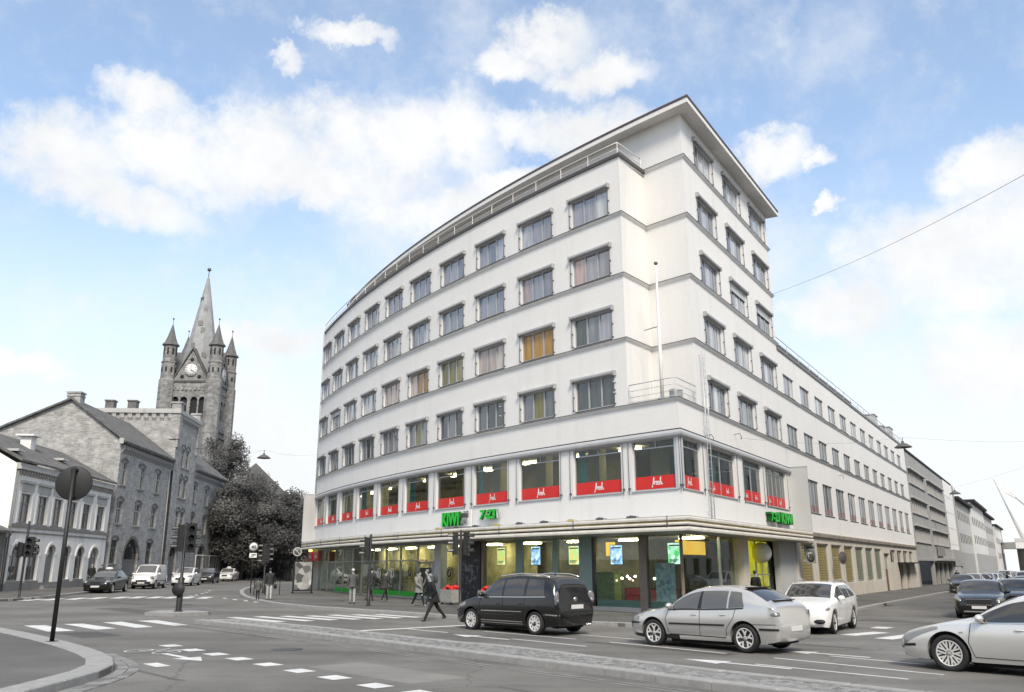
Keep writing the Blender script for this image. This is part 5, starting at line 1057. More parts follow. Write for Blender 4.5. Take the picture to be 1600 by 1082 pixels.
# ------------------------------------------------------------------ church
CHY, CHC = 165., Vector((-64.7, 168.5)); CHA = rad(2)
CH = empty('church_tower', (CHC.x, CHC.y, 0), CHA, 'tall stone church tower with clock, corner turrets and pointed spire', 'church')
W = 9.6; h2 = W / 2; M_CLK = mat('clock face', .75, .5); M_COP = mat('turret copper', .11, .6, .25, 1.5)
def face_M(k): return Matrix.Rotation(k * math.pi / 2, 4, 'Z')
bw = [(-3.4, -2.0), (-1.7, -.3), (.3, 1.7), (2.0, 3.4)]
for k in range(4):
    Mk = face_M(k); S_ = lambda u, z, d, Mk=Mk: tuple(Mk @ Vector((u, -h2 + d, z)))
    b = MB(); wall(b, S_, -h2, h2, 10, 38.2, [(a, c, 30.9, 34.9) for a, c in bw], .6, du=20); wl = b.build('wall', M_STONE, CH, (0, 0, 0))
    for a, c in bw:
        r = (c - a) / 2; o = arch_fill(CH, a, c, 34.9 - r, 34.901, r, M_STONE, .01, 8); o.rotation_euler = (0, 0, k * math.pi / 2); 
        for v in o.data.vertices: v.co.y -= h2
        q = MB(); q.b2(a, c, -h2 + .55, -h2 + .6, 30.9, 34.9); q = q.build('louvre', M_DARK, CH, (0, 0, 0)); q.rotation_euler = (0, 0, k * math.pi / 2)
    # gable with clock
    b = MB(); b.add([(-3.4, -h2 - .1, 38.2), (3.4, -h2 - .1, 38.2), (0, -h2 - .1, 44.4)], [(0, 1, 2)]); b.add([(-3.5, -h2 - .25, 38.1), (0, -h2 - .25, 44.7), (0, -.3, 44.7), (-3.5, -.3, 38.1)], [(3, 2, 1, 0)]); b.add([(3.5, -h2 - .25, 38.1), (0, -h2 - .25, 44.7), (0, -.3, 44.7), (3.5, -.3, 38.1)], [(0, 1, 2, 3)])
    gb = b.build('gable', M_STONE, CH, (0, 0, 0)); gb.rotation_euler = (0, 0, k * math.pi / 2)
    for s in (-1, 1):
        b = MB(); b.add([(s * 3.6, -h2 - .3, 38.0), (0, -h2 - .3, 44.85), (0, -.3, 44.85), (s * 3.6, -.3, 38.0), (s * 3.6, -h2 - .3, 38.35), (0, -h2 - .3, 45.2), (0, -.3, 45.2), (s * 3.6, -.3, 38.35)], [(0, 1, 2, 3), (7, 6, 5, 4), (0, 4, 5, 1), (0, 3, 7, 4)]); o = b.build('gable_roof', M_COP, CH, (0, 0, 0), fixn=True); o.rotation_euler = (0, 0, k * math.pi / 2)
    q = MB(); q.lathe([(0, 0), (1.25, 0), (1.25, .15), (0, .15)], n=28, M=Matrix.Translation((0, -h2 - .15, 40.3)) @ XR); ck = q.build('clock_face', M_CLK, CH, (0, 0, 0)); ck.rotation_euler = (0, 0, k * math.pi / 2)
    q = MB()
    for hh in range(12): A = Matrix.Translation((0, -h2 - .33, 40.3)) @ Matrix.Rotation(hh * math.pi / 6, 4, 'Y'); q.box((0, 0, 1.0), (.09, .02, .26), M=A)
    q.box((0, 0, .32), (.13, .03, .7), M=Matrix.Translation((0, -h2 - .36, 40.3)) @ Matrix.Rotation(2.05, 4, 'Y')); q.box((0, 0, .45), (.09, .03, .95), M=Matrix.Translation((0, -h2 - .38, 40.3)) @ Matrix.Rotation(-.05, 4, 'Y')); q.build('clock_hands', M_BLK, ck, (0, 0, 0))
    for x, z in ((-1.7, 39.0), (1.7, 39.0), (0, 42.5)): q = MB(); q.lathe([(0, 0), (.35, 0), (.35, .1), (0, .1)], n=12, M=Matrix.Translation((x, -h2 - .12, z)) @ XR); o = q.build('roundel', M_DARK, CH, (0, 0, 0)); o.rotation_euler = (0, 0, k * math.pi / 2)
    for s in range(10): q = MB(); q.b2(-4.2 + s * .84, -3.75 + s * .84, -h2 - .18, -h2, 36.2, 37.0); o = q.build('corbel', M_STONE, CH, (0, 0, 0)); o.rotation_euler = (0, 0, k * math.pi / 2)
for z, o_ in ((38.1, .25), (28.6, .3), (27.4, .5)): q = MB(); q.b2(-h2 - o_, h2 + o_, -h2 - o_, h2 + o_, z - .18, z + .18); q.build('string_course', M_COP, CH, (0, 0, 0))
for i, (sx, sy) in enumerate(((-1, -1), (1, -1), (1, 1), (-1, 1))):
    c = (sx * (h2 - .15), sy * (h2 - .15), 0); q = MB(); q.lathe([(1.6, 10), (1.6, 38.2), (1.4, 38.5), (1.4, 41.7), (1.52, 41.8), (1.52, 42.0), (1.3, 42.1), (1.3, 45.3)], c, 8, a0=math.pi / 8); tu = q.build('turret', M_STONE, CH, (0, 0, 0))
    q = MB(); q.lathe([(1.3, 45.2), (1.7, 45.4), (1.6, 45.7), (1.2, 46.1), (.8, 47.2), (.08, 49.9), (0, 50.0)], c, 8, a0=math.pi / 8); q.build('turret_roof', M_COP, tu, (0, 0, 0)); q = MB(); q.tube([(c[0], c[1], 49.9), (c[0], c[1], 51.0)], .05, 5); q.ell((c[0], c[1], 51.1), (.2, .2, .2), 8, 6); q.build('finial', M_COP, tu, (0, 0, 0))
    for k in range(8):
        a = k * math.pi / 4
        for z in (43.6, 39.8): q = MB(); q.box((c[0] + math.cos(a) * (1.24 if z > 42 else 1.32), c[1] + math.sin(a) * (1.24 if z > 42 else 1.32), z + .5), (.16, .3, 1.3 if z > 42 else .9), a); q.build('arrow_slit', M_DARK, tu, (0, 0, 0))
q = MB(); q.lathe([(4.3, 38.2), (3.7, 42), (2.6, 48), (.25, 61.5), (0, 62)], n=8, a0=math.pi / 8); sp_ = q.build('spire', M_SLATE, CH, (0, 0, 0)); [setattr(p, 'use_smooth', False) for p in sp_.data.polygons]
for z, a, w in ((46, -1.9, .8), (49.5, -1.3, .8), (51, -1.6, 1.0), (54, -1.2, .7), (56.5, -2.2, .9), (44, -1.1, .9)):
    r = 4.3 * (62 - z) / 21.5 * .93; q = MB(); q.box((r * math.cos(a), r * math.sin(a), z), (.12, w, 1.1), a); q.build('spire_panel', M_COP if z > 56 else mat('dull copper', .20, .7), sp_, (0, 0, 0))
q = MB(); q.tube([(0, 0, 61.5), (0, 0, 63.4)], .09, 6); q.ell((0, 0, 63.5), (.42, .42, .42), 10, 8); q.build('finial', M_COP, CH, (0, 0, 0))
# hall behind the trees
HL = empty('stone_hall', (-47.5, 150, -1.5), rad(15), 'stone hall with steep slate roof half hidden behind the trees', 'building')
b = MB(); b.b2(-6, 9, 0, 24, 0, 14); b.build('wall', M_STONE, HL, (0, 0, 0)); b = MB(); b.add([(-7, -.5, 13.5), (1.5, -.5, 21.5), (10, -.5, 13.5), (-7, 24, 13.5), (1.5, 24, 21.5), (10, 24, 13.5)], [(0, 2, 1), (3, 4, 5), (0, 1, 4, 3), (1, 2, 5, 4)]); b.build('roof', M_COP, HL, (0, 0, 0)); 
for x in (-3, 1, 5): q = MB(); q.b2(x, x + 1.4, -.05, .1, 6, 11); q.build('window', M_DARK, HL, (0, 0, 0))
q = MB(); q.b2(10.5, 15.5, -4, 4, 0, 11); q.add([(10, -4.4, 11), (16, -4.4, 11), (13, 0, 14.5), (10, 4.4, 11), (16, 4.4, 11)], [(0, 1, 2), (1, 4, 2), (4, 3, 2), (3, 0, 2)]); q.build('porch', M_PLG, HL, (0, 0, 0)); q = MB(); q.b2(15, 16.2, 1, 2.2, 11, 18.5); q.b2(14.8, 16.4, .8, 2.4, 17, 17.3); q.build('chimney', M_STONE, HL, (0, 0, 0))
# ------------------------------------------------------------------ trees
M_BARK = mat('bark', .05, .9, .4, 6, .4, 20); 
def leafmat(name, v):
    m = bpy.data.materials.new(name); m.use_nodes = True; t = m.node_tree; t.nodes.clear(); o = t.nodes.new('ShaderNodeOutputMaterial'); mx = t.nodes.new('ShaderNodeMixShader'); mx.inputs[0].default_value = .5
    a = t.nodes.new('ShaderNodeBsdfDiffuse'); b = t.nodes.new('ShaderNodeBsdfTranslucent'); a.inputs[0].default_value = g3(v) + (1,); b.inputs[0].default_value = g3(v * .95) + (1,); t.links.new(a.outputs[0], mx.inputs[1]); t.links.new(b.outputs[0], mx.inputs[2]); t.links.new(mx.outputs[0], o.inputs[0]); return m
M_LEAF = [leafmat('leaf dark', .13), leafmat('leaf mid', .20), leafmat('leaf light', .29)]
def tree(loc, H, rx, ry, label, seed, nc=70, per=150, leaf=.34, low=.22, dark=0, trunk_h=.3):
    per, leaf = int(per * 1.9), leaf * .74
    r = random.Random(seed); t = empty('leafy_tree', (loc[0], loc[1], g(loc[0])), 0, label, 'tree', 'trees by the church'); tm = MB(); tm.tube([(0, 0, -.3), (.1, 0, H * trunk_h), (.0, .2, H * .6), (.2, 0, H * .85)], [H * .028, H * .02, H * .012, H * .004], 8); cl = []
    for i in range(nc):
        while True:
            p = Vector((r.uniform(-1, 1), r.uniform(-1, 1), r.uniform(-1, 1)))
            if .25 < p.length < 1: break
        p = p.normalized() * p.length ** .5; zc = H * (low + (1 - low) / 2); cl.append((Vector((p.x * rx * r.uniform(.75, 1.08), p.y * ry * r.uniform(.75, 1.08), zc + p.z * H * (1 - low) / 2 * r.uniform(.85, 1.02))), r.uniform(.7, 1.35)))
    for c, s in cl[::5]: tm.tube([(0, 0, H * r.uniform(.25, .5)), tuple(c * .55 + Vector((0, 0, H * .2))), tuple(c)], [H * .011, H * .006, .02], 5)
    tm.build('trunk', M_BARK, t, (0, 0, 0)); lv = MB()
    for c, s in cl:
        sh = 0 if r.random() < .45 + dark else (1 if r.random() < .75 else 2); R_ = s * rx * .30
        for k in range(per):
            d = Vector((r.gauss(0, 1), r.gauss(0, 1), r.gauss(0, .7))); d = d.normalized() * R_ * (r.random() ** .4); p = c + d; a = Vector((r.gauss(0, 1), r.gauss(0, 1), r.gauss(0, .6))).normalized(); e = a.orthogonal().normalized(); L = leaf * r.uniform(.6, 1.3)
            lv.mi = max(0, min(2, sh + (1 if r.random() < .1 else 0) - (1 if r.random() < .15 else 0))); lv.add([tuple(p - a * L * .5), tuple(p + e * L * .34 + a * L * .1), tuple(p + a * L * .6), tuple(p - e * L * .34 + a * L * .05)], [(0, 1, 2, 3)])
    lv.build('crown', M_LEAF, t, (0, 0, 0)); return t
tree((-43.0, 124), 21.0, 4.0, 4.2, 'tall pale leafy tree right below the church tower', 1, 80, 150, .36)
tree((-34.6, 110), 12.6, 4.6, 4.6, 'broad dark chestnut tree behind the parked cars', 2, 110, 170, .40, .14, .2)
tree((-36.5, 117), 14.0, 4.6, 4.5, 'middle leafy tree beside the brick house corner', 3, 80, 150, .36, .12, .1)
tree((-27.5, 106), 10.8, 3.8, 3.6, 'low dense tree behind the forty sign', 4, 80, 150, .34, .18, .25, .35)
tree((-31.5, 118), 11.6, 3.7, 4, 'round grey tree between the chestnut and the office block', 14, 80, 150, .36, .16, .15)
tree((-23.5, 112), 9.6, 3.2, 3.4, 'small tree right beside the office block end', 15, 70, 140, .34, .16, .2)
tree((-33.5, 168), 17.5, 6, 5, 'distant dark tree left of the white office block', 5, 80, 130, .5, .1, .3)
tree((-24.5, 172), 17.0, 6, 5, 'distant dark tree nearest the white office block', 6, 80, 130, .5, .1, .3)
tree((-43, 172), 16.0, 6, 5, 'distant dark tree behind the stone hall roof', 7, 70, 120, .5, .1, .3)
HG = empty('clipped_hedge', (-48, 127, 0), 0, 'dark hedge closing the view under the trees', 'hedge'); q = MB(); hr = random.Random(9)
for k in range(9000):
    x, z, y = hr.uniform(0, 34), hr.uniform(.1, 4.6), hr.uniform(-.8, .8); a = Vector((hr.gauss(0, 1), hr.gauss(0, 1), hr.gauss(0, 1))).normalized(); e = a.orthogonal().normalized(); p = Vector((x, y, z)); q.mi = hr.choice((0, 0, 1)); q.add([tuple(p - a * .3), tuple(p + e * .2), tuple(p + a * .3), tuple(p - e * .2)], [(0, 1, 2, 3)])
q.build('foliage', M_LEAF, HG, (0, 0, 0)); q = MB(); q.b2(0, 34, .7, 1.2, 0, 4.2); q.build('inner_mass', M_BARK, HG, (0, 0, 0))
# low wall and railing on the ramp behind
RAMP = empty('ramp_railing', (-34, 118, 0), rad(-8), 'pale ramp railing rising behind the dark car', 'railing')
q = MB(); q.add([(0, 0, 0), (12, 0, 0), (12, 0, 3.0), (0, 0, 1.2), (0, .3, 0), (12, .3, 0), (12, .3, 3.0), (0, .3, 1.2)], [(0, 1, 2, 3), (7, 6, 5, 4), (3, 2, 6, 7), (1, 5, 6, 2), (0, 3, 7, 4)]); q.build('wall', M_PLD, RAMP, (0, 0, 0)); q = MB(); q.tube([(0, .1, 2.1), (12, .1, 4.0)], .06, 6); q.build('rail', M_FRL, RAMP, (0, 0, 0))
for k in range(25): q = MB(); q.tube([(k * .5, .1, 1.2 + k * .075), (k * .5, .1, 2.1 + k * .079)], .035, 4); q.build('baluster', M_FRL, RAMP, (0, 0, 0))
IRF = empty('iron_fence', (-41, 116, 0), rad(8), 'dark iron fence under the trees behind the parked cars', 'fence')
for k in range(22): q = MB(); q.tube([(k * .55, 0, 0), (k * .55, 0, 2.2)], .035, 4); q.build('bar', M_BLK, IRF, (0, 0, 0))
for z in (.3, 2.0): q = MB(); q.tube([(0, 0, z), (11.6, 0, z)], .04, 4); q.build('rail', M_BLK, IRF, (0, 0, 0))
# ------------------------------------------------------------------ buildings further along the right-hand street
RR = math.atan2(DR.y, DR.x)
M_CONC = plaster('grey concrete', .36, .2); M_CONCL = plaster('light concrete', .48, .2); M_PNL = plaster('white panel', .78, .1); M_C3 = plaster('pale far render', .64, .15); M_STRIP = darkglass('strip pane', [.02, .03, .05], ior=1.45)
def rbuild(name, label): return empty(name, (CX, CY, 0), RR, label, 'building')
G1 = rbuild('concrete_office', 'grey concrete office with strip windows and a garage opening'); ops = []
bays = [(69.3, 83.5), (86.5, 105.5)]
for z0, z1 in ((11.15, 12.65), (7.8, 9.35), (4.6, 6.25)):
    for a, c in bays: ops.append((a, c, z0, z1))
gar = [(69.6, 83.0, -1, 2.4), (84.5, 88, -1, 2.2), (89, 93, -1, 2.2), (94.5, 99, -1, 2.2), (100.5, 106, -1, 2.2)]
b = MB(); wall(b, S_loc, 68.25, 108, -1.5, 14.75, ops + gar, .35, du=40); b.build('street_wall', M_CONC, G1, (0, 0, 0)); q = MB(); q.b2(68.25, 122, 0, 14, 14.75, 14.95); q.build('roof', M_DARK, G1, (0, 0, 0)); q = MB(); q.b2(68.2, 108, -.12, .1, 14.6, 14.8); q.build('coping', M_DARK, G1, (0, 0, 0))
for z0, z1 in ((11.15, 12.65), (7.8, 9.35), (4.6, 6.25)):
    for a, c in bays:
        q = MB(); q.b2(a, c, .28, .3, z0, z1); o = q.build('window_strip', M_STRIP, G1, (0, 0, 0)); n = 8 if a < 80 else 10
        for k in range(n + 1): q = MB(); x = a + (c - a) * k / n; q.b2(x - .12, x + .12, .0, .28, z0, z1); q.build('fin', M_CONCL, o, (0, 0, 0))
        q = MB(); q.b2(a - .2, c + .2, -.3, 0, z1, z1 + .18); q.b2(a - .1, c + .1, -.15, 0, z0 - .15, z0); q.build('hood', M_CONCL, o, (0, 0, 0))
for a, c, z0, z1 in gar: q = MB(); q.b2(a, c, 3 if a < 80 else .33, 3.05 if a < 80 else .35, -1.5, z1); q.build('opening', M_DARK if a < 90 else PANE['dark'], G1, (0, 0, 0))
q = MB(); q.b2(84.5, 108, -.9, 0, 2.5, 2.8); q.build('shop_canopy', M_CONC, G1, (0, 0, 0)); q = MB(); q.b2(88.5, 95, -.35, -.1, 3.1, 4.3); q.build('sign_box', M_PLD, G1, (0, 0, 0)); q = MB(); q.b2(69, 84, -.25, 0, 2.45, 2.62); q.build('shop_canopy', M_CONC, G1, (0, 0, 0))
WP_ = rbuild('white_panel_building', 'narrow white panelled building beyond the concrete office')
b = MB(); wall(b, S_loc, 108.05, 121.5, -2, 14.6, [], 0, du=30); b.build('street_wall', M_PNL, WP_, (0, 0, 0)); q = MB(); q.b2(121.5, 123.2, -.15, 12, -2, 14.7); q.build('edge_pier', M_CONC, WP_, (0, 0, 0))
for z in (5, 7.4, 9.8, 12.2): q = MB(); q.b2(108.1, 121.4, -.02, 0, z, z + .06); q.build('panel_joint', M_CONCL, WP_, (0, 0, 0))
q = MB(); q.b2(108.1, 121.4, -.3, 0, 1.8, 4.2); q.build('dark_fascia', M_CONC, WP_, (0, 0, 0)); q = MB(); q.b2(109, 121, -.05, 0, -1.5, 1.7); q.build('shop_glass', PANE['grey'], WP_, (0, 0, 0))
M_FARP = mat('far pane', .035, .6, spec=.1)
def farb(name, label, t0, t1, h, m, rows, cols_, eave=.5, off=0, base=None):
    B = rbuild(name, label); b = MB(); ops = [(t0 + (t1 - t0) * (k + .25) / cols_, t0 + (t1 - t0) * (k + .75) / cols_, z, z + 1.6) for k in range(cols_) for z in rows]; S = lambda u, z, d: (u, d - off, z)
    wall(b, S, t0, t1, -3, h, ops, .3, du=60); b.b2(t0, t0 + .1, -off, 12, -3, h); b.build('street_wall', m, B, (0, 0, 0)); q = MB(); q.b2(t0 - .2, t1 + .2, -off - eave, 12, h, h + .45); q.build('roof', M_DARK, B, (0, 0, 0))
    for a, c, z0, z1 in ops: q = MB(); q.b2(a, c, .03 - off, .06 - off, z0, z1); q.build('window', M_FARP, B, (0, 0, 0))
    if base: q = MB(); q.b2(t0, t1, -off - .06, -off, -3, base); q.build('plinth', M_CONC, B, (0, 0, 0))
    return B
farb('grey_hipped_building', 'grey building with dark eaves after the white panels', 123.3, 152, 12.6, M_CONCL, (2.0, 5.6, 9.4), 9, .8, base=4)
farb('pale_corner_house', 'pale house with overhanging roof far down the right street', 152.2, 190, 13.9, M_C3, (2.5, 6, 9.5), 8, .9, .4, base=4)
farb('far_grey_house', 'far grey house with flat dark roof down the street', 190.2, 230, 13.6, M_CONCL, (2.5, 6, 9.5), 9, .8, base=4)
farb('farthest_pale_house', 'farthest pale house where the right street ends', 230.3, 268, 12.2, M_C3, (3.5, 7.5), 6, .6, .5)
BR = empty('concrete_overpass', (165, 250, 0), 0, 'concrete overpass crossing the far end of the right street', 'bridge')
q = MB(); q.b2(-22, 60, -6, 6, 6.4, 8.2); q.build('deck', M_C3, BR, (0, 0, 0)); q = MB(); q.b2(-22, 60, -6.1, -5.9, 8.2, 9.2); q.build('parapet', M_CONCL, BR, (0, 0, 0)); q = MB(); q.b2(-16, -2, -4, 4, -3, 6.4); q.build('pier', M_CONC, BR, (0, 0, 0)); q = MB(); q.b2(18, 24, -4, 4, -3, 6.4); q.build('pier', M_CONC, BR, (0, 0, 0)); q = MB(); q.b2(-2, 18, 4, 5, -3, 6.4); q.build('under_deck_dark', M_DARK, BR, (0, 0, 0))  # near-black sheet between the piers paints in the dark under the deck
MS = empty('white_bridge_mast', (152, 256, 8.2), 0, 'white leaning bridge mast with cables at the right edge', 'mast')
q = MB(); q.tube([(1.5, 0, 0), (-5.2, 0, 19.2)], [1.0, .6], 8); q.build('pylon', M_WHT, MS, (0, 0, 0))
for k in range(4): q = MB(); q.tube([(-5.1 + k * .35, 0, 18.9 - k * 1.0), (14 + k * 2.5, 0, 1.0)], .35 if k else .6, 6); q.build('cable', M_WHT, MS, (0, 0, 0))
# ------------------------------------------------------------------ vehicles
def paint(name, v, rough=.28, metal=0, coat=.9):
    m = mat(name, v, rough, coat=coat, metal=metal); return m
P_BLACK = paint('black car paint', .006, .22, 0, .55); P_SILVER = paint('silver car paint', .60, .24, .6, .6); P_WHITE = paint('white car paint', .78, .3); P_DGREY = paint('dark grey car paint', .035, .28, .2, .6); P_CHAMP = paint('champagne car paint', .72, .27, .5, .6); P_GREY = paint('mid grey car paint', .20, .3, .3)
V_GLASS = mat('car glass', .035, .04, ior=1.75); V_GLASSL = mat('light car glass', .10, .05, ior=1.7); V_TRIM = mat('black trim', .014, .5); V_TYRE = mat('tyre rubber', .016, .75, .2, 30); V_RIM = mat('alloy rim', .62, .35, metal=.15); V_CHROME = mat('chrome', .65, .15, metal=.9)
V_LAMP = mat('headlamp glass', .24, .08, metal=.2, ior=1.9); V_TAIL = mat('tail lamp', .16, .12, ior=1.7); V_PLATE = mat('number plate', .6, .5); V_SEAM = mat('door seam', .02, .7); V_HOLE = mat('wheel well', .006, .9)
def cubic(keys):
    """monotone cubic through (s, value) keys"""
    xs = [k[0] for k in keys]; ys = [k[1] for k in keys]; n = len(xs); d = [(ys[i + 1] - ys[i]) / (xs[i + 1] - xs[i]) for i in range(n - 1)]; m = [d[0]] + [0 if d[i - 1] * d[i] <= 0 else 2 * d[i - 1] * d[i] / (d[i - 1] + d[i]) for i in range(1, n - 1)] + [d[-1]]
    def f(x):
        x = max(xs[0], min(xs[-1], x)); i = max(k for k in range(n - 1) if xs[k] <= x + 1e-9) if x > xs[0] else 0; h = xs[i + 1] - xs[i]; t = (x - xs[i]) / h
        return ys[i] * (1 + 2 * t) * (1 - t) ** 2 + m[i] * h * t * (1 - t) ** 2 + ys[i + 1] * t * t * (3 - 2 * t) + m[i + 1] * h * t * t * (t - 1)
    return f
class CarShape:
    def __init__(s, L, W, top, belt, wr, fo, wb, wheel=.31, crown=.07, sill=.20):
        s.L, s.hw, s.fo, s.wb, s.rw = L, W / 2, fo, wb, wheel; s.zt = cubic(top); s.zb0 = cubic(belt); s.wrf = cubic(wr); s.crown = crown; s.sill = sill
        s.pw = cubic([(0, .70), (.06, .80), (.18, .89), (.45, .96), (.95, 1.0), (L - 1.0, 1.0), (L - .45, .965), (L - .15, .91), (L - .04, .84), (L, .76)])
        s.zu = cubic([(0, .33), (.08, .24), (.4, sill), (L - .4, sill + .02), (L - .06, .28), (L, .36)])
    def zb(s, t): return min(s.zb0(t), s.zt(t) - .02)
    def keyp(s, t):
        w = s.hw * s.pw(t); zb = s.zb(t); zt = s.zt(t); wr = s.wrf(t) * s.hw * min(1, s.pw(t) + .02); ze = max(zb + .006, zt - s.crown * min(1, (zt - zb) / .2 + .25)); return w, zb, zt, wr, ze, s.zu(t)
    def low(s, t, v):
        w, zb, zt, wr, ze, zu = s.keyp(t); p0 = (w * .90, zu); p1 = (w * 1.055, zu + (zb - zu) * .55); p2 = (w * .965, zb); a, b, c = (1 - v) ** 2, 2 * v * (1 - v), v * v; return (p0[0] * a + p1[0] * b + p2[0] * c, p0[1] * a + p1[1] * b + p2[1] * c)
    def side(s, t, v):
        w, zb, zt, wr, ze, zu = s.keyp(t); y0 = w * .965; bul = .028 * math.sin(math.pi * v); return (y0 + (wr - y0) * v + bul, zb + (ze - zb) * v)
    def roof(s, t, v):
        w, zb, zt, wr, ze, zu = s.keyp(t); a = v * math.pi / 2; return (wr * math.cos(a), ze + (zt - ze) * math.sin(a))
    def roof_at(s, t, y):
        w, zb, zt, wr, ze, zu = s.keyp(t); q = min(.999, abs(y) / wr); return ze + (zt - ze) * math.sqrt(1 - q * q)
    def y_at(s, t, z):
        w, zb, zt, wr, ze, zu = s.keyp(t)
        if z >= zb: return s.side(t, min(1, (z - zb) / max(.01, ze - zb)))[0]
        lo, hi = 0., 1.
        for _ in range(20):
            m = (lo + hi) / 2
            if s.low(t, m)[1] < z: lo = m
            else: hi = m
        return s.low(t, lo)[0]
    def X(s, t): return s.fo + s.wb / 2 - t      # local x, forward positive, origin midway between the axles
    def section(s, t):
        w, zb, zt, wr, ze, zu = s.keyp(t); half = [(w * .6, zu - .02)] + [s.low(t, k / 7) for k in range(8)] + [s.side(t, k / 6) for k in range(1, 7)] + [s.roof(t, k / 6) for k in range(1, 6)]
        x = s.X(t); return [(x, y, z) for y, z in half] + [(x, 0, zt)] + [(x, -y, z) for y, z in half[::-1]]
    def body(s, name, mats, trim_z=.0):
        ts = [0, .03, .07, .12, .18, .26, .36, .48]; n = 46; ts += [.6 + (s.L - 1.2) * k / n for k in range(n + 1)]; ts += [s.L - q for q in (.48, .36, .26, .18, .12, .07, .03, 0)]
        R_ = [s.section(t) for t in ts]; k = len(R_[0]); b = MB(); b.smooth = True; V = [p for r in R_ for p in r]; F = [(i * k + j, i * k + (j + 1) % k, (i + 1) * k + (j + 1) % k, (i + 1) * k + j) for i in range(len(R_) - 1) for j in range(k)]
        F += [tuple(range(k))[::-1], tuple(range((len(R_) - 1) * k, len(R_) * k))]; b.add(V, F); me = b.mesh(name, mats); fixnormals(me)
        cut = MB()
        for t in (s.fo, s.fo + s.wb):
            for sd in (-1, 1):
                y0, y1 = sd * s.hw * .58, sd * (s.hw + .3); nn = 28; rr = s.rw + .055; P = []
                for y in (y0, y1):
                    for q in range(nn): a = 2 * math.pi * q / nn; P.append((s.X(t) + rr * math.cos(a), y, s.rw + .01 + rr * math.sin(a)))
                cut.add(P, [tuple(range(nn))[::-1], tuple(range(nn, 2 * nn))] + [(q, (q + 1) % nn, nn + (q + 1) % nn, nn + q) for q in range(nn)])
        cm = cut.mesh('cutter', V_HOLE); fixnormals(cm); o = bpy.data.objects.new('tmp_body', me); c = bpy.data.objects.new('tmp_cut', cm); C.objects.link(o); C.objects.link(c)
        md = o.modifiers.new('b', 'BOOLEAN'); md.operation = 'DIFFERENCE'; md.object = c; md.solver = 'EXACT'; dg = bpy.context.evaluated_depsgraph_get(); res = bpy.data.meshes.new_from_object(o.evaluated_get(dg)); bpy.data.objects.remove(o); bpy.data.objects.remove(c); res.name = name
        res.materials.clear(); [res.materials.append(m) for m in mats]
        for p in res.polygons:
            cx_, cy_, cz_ = p.center; p.material_index = 0; p.use_smooth = True
            for t in (s.fo, s.fo + s.wb):
                d = math.hypot(cx_ - s.X(t), cz_ - s.rw - .01)
                if d < s.rw + .052 and abs(cy_) < s.hw * 1.02: p.material_index = 1; p.use_smooth = False
            if cz_ < trim_z and max(res.vertices[i].co.z for i in p.vertices) < trim_z + .1: p.material_index = 1
            if abs(p.normal.x) > .98 and len(p.vertices) > 20: p.use_smooth = False
        res.set_sharp_from_angle(angle=rad(38)); return res
    def patch(s, fn, m0, name, nu=10, nv=5, off=.006, both=True):
        """thin panels on the skin, one mesh a side; fn(u, v) -> (t, y, z)"""
        out = []
        for sd in ((1, -1) if both else (1,)):
            b = MB(); b.smooth = True; rows = []
            for i in range(nu + 1):
                r = []
                for j in range(nv + 1):
                    t, y, z = fn(i / nu, j / nv); r.append((s.X(t), sd * y, z))
                rows.append(r if sd > 0 else r[::-1])
            b.grid(rows); out.append(b.mesh(name, m0))
        return out
    def window(s, t0, t1, v0=.06, v1=.90, off=.007, slant0=0, slant1=0, m=V_GLASS):
        return s.patch(lambda u, v: (lambda t: (t,) + (lambda q: (q[0] + off, q[1]))(s.side(t, v0 + (v1 - v0) * v)))(t0 + (t1 - t0) * u + slant0 * v * (1 - u) + slant1 * v * u), m, 'side_window')
    def screen(s, t0, t1, inset=.07, off=.006, m=V_GLASS, name='windscreen', bow=.0):
        def fn(u, v):
            t = t0 + (t1 - t0) * u; w = s.keyp(t)[3] - inset; y = (2 * v - 1) * w; tt = t + bow * (abs(2 * v - 1) ** 2) * (1 - u); return (tt, y, s.roof_at(tt, y) + off)
        return s.patch(fn, m, name, 8, 10, both=False)
    def lamp(s, t0, t1, h0, h1, m=None, off=.008, drop=.012):
        """wrap-round lamp glass under the shoulder line, h0 tall at its front end and h1 at its back"""
        return s.patch(lambda u, v: (lambda t: (lambda z: (t, s.y_at(t, z) + off, z))(s.zb(t) - drop - (h0 + (h1 - h0) * u) * (1 - v)))(t0 + (t1 - t0) * u), m or V_LAMP, 'headlamp', 10, 5)
    def strip(s, pts, w, m, name, off=.006, both=True):
        """ribbon on the side along (t, z) points"""
        b = MB(); q = []
        for a, c in zip(pts, pts[1:]):
            n = max(1, int(math.hypot(c[0] - a[0], c[1] - a[1]) / .08)); q += [(a[0] + (c[0] - a[0]) * i / n, a[1] + (c[1] - a[1]) * i / n) for i in range(n)]
        q.append(pts[-1])
        out = []
        for sd in ((1, -1) if both else (1,)):
            A = []; B = []; b = MB()
            for i, (t, z) in enumerate(q):
                p, r = q[max(0, i - 1)], q[min(len(q) - 1, i + 1)]; dx, dz = r[0] - p[0], r[1] - p[1]; l = math.hypot(dx, dz) or 1; nx, nz_ = -dz / l * w / 2, dx / l * w / 2
                for S_, sg in ((A, 1), (B, -1)): tt, zz = t + nx * sg, z + nz_ * sg; S_.append((s.X(tt), sd * (s.y_at(tt, zz) + off), zz))
            b.grid([A, B] if sd > 0 else [B, A]); out.append(b.mesh(name, m))
        return out
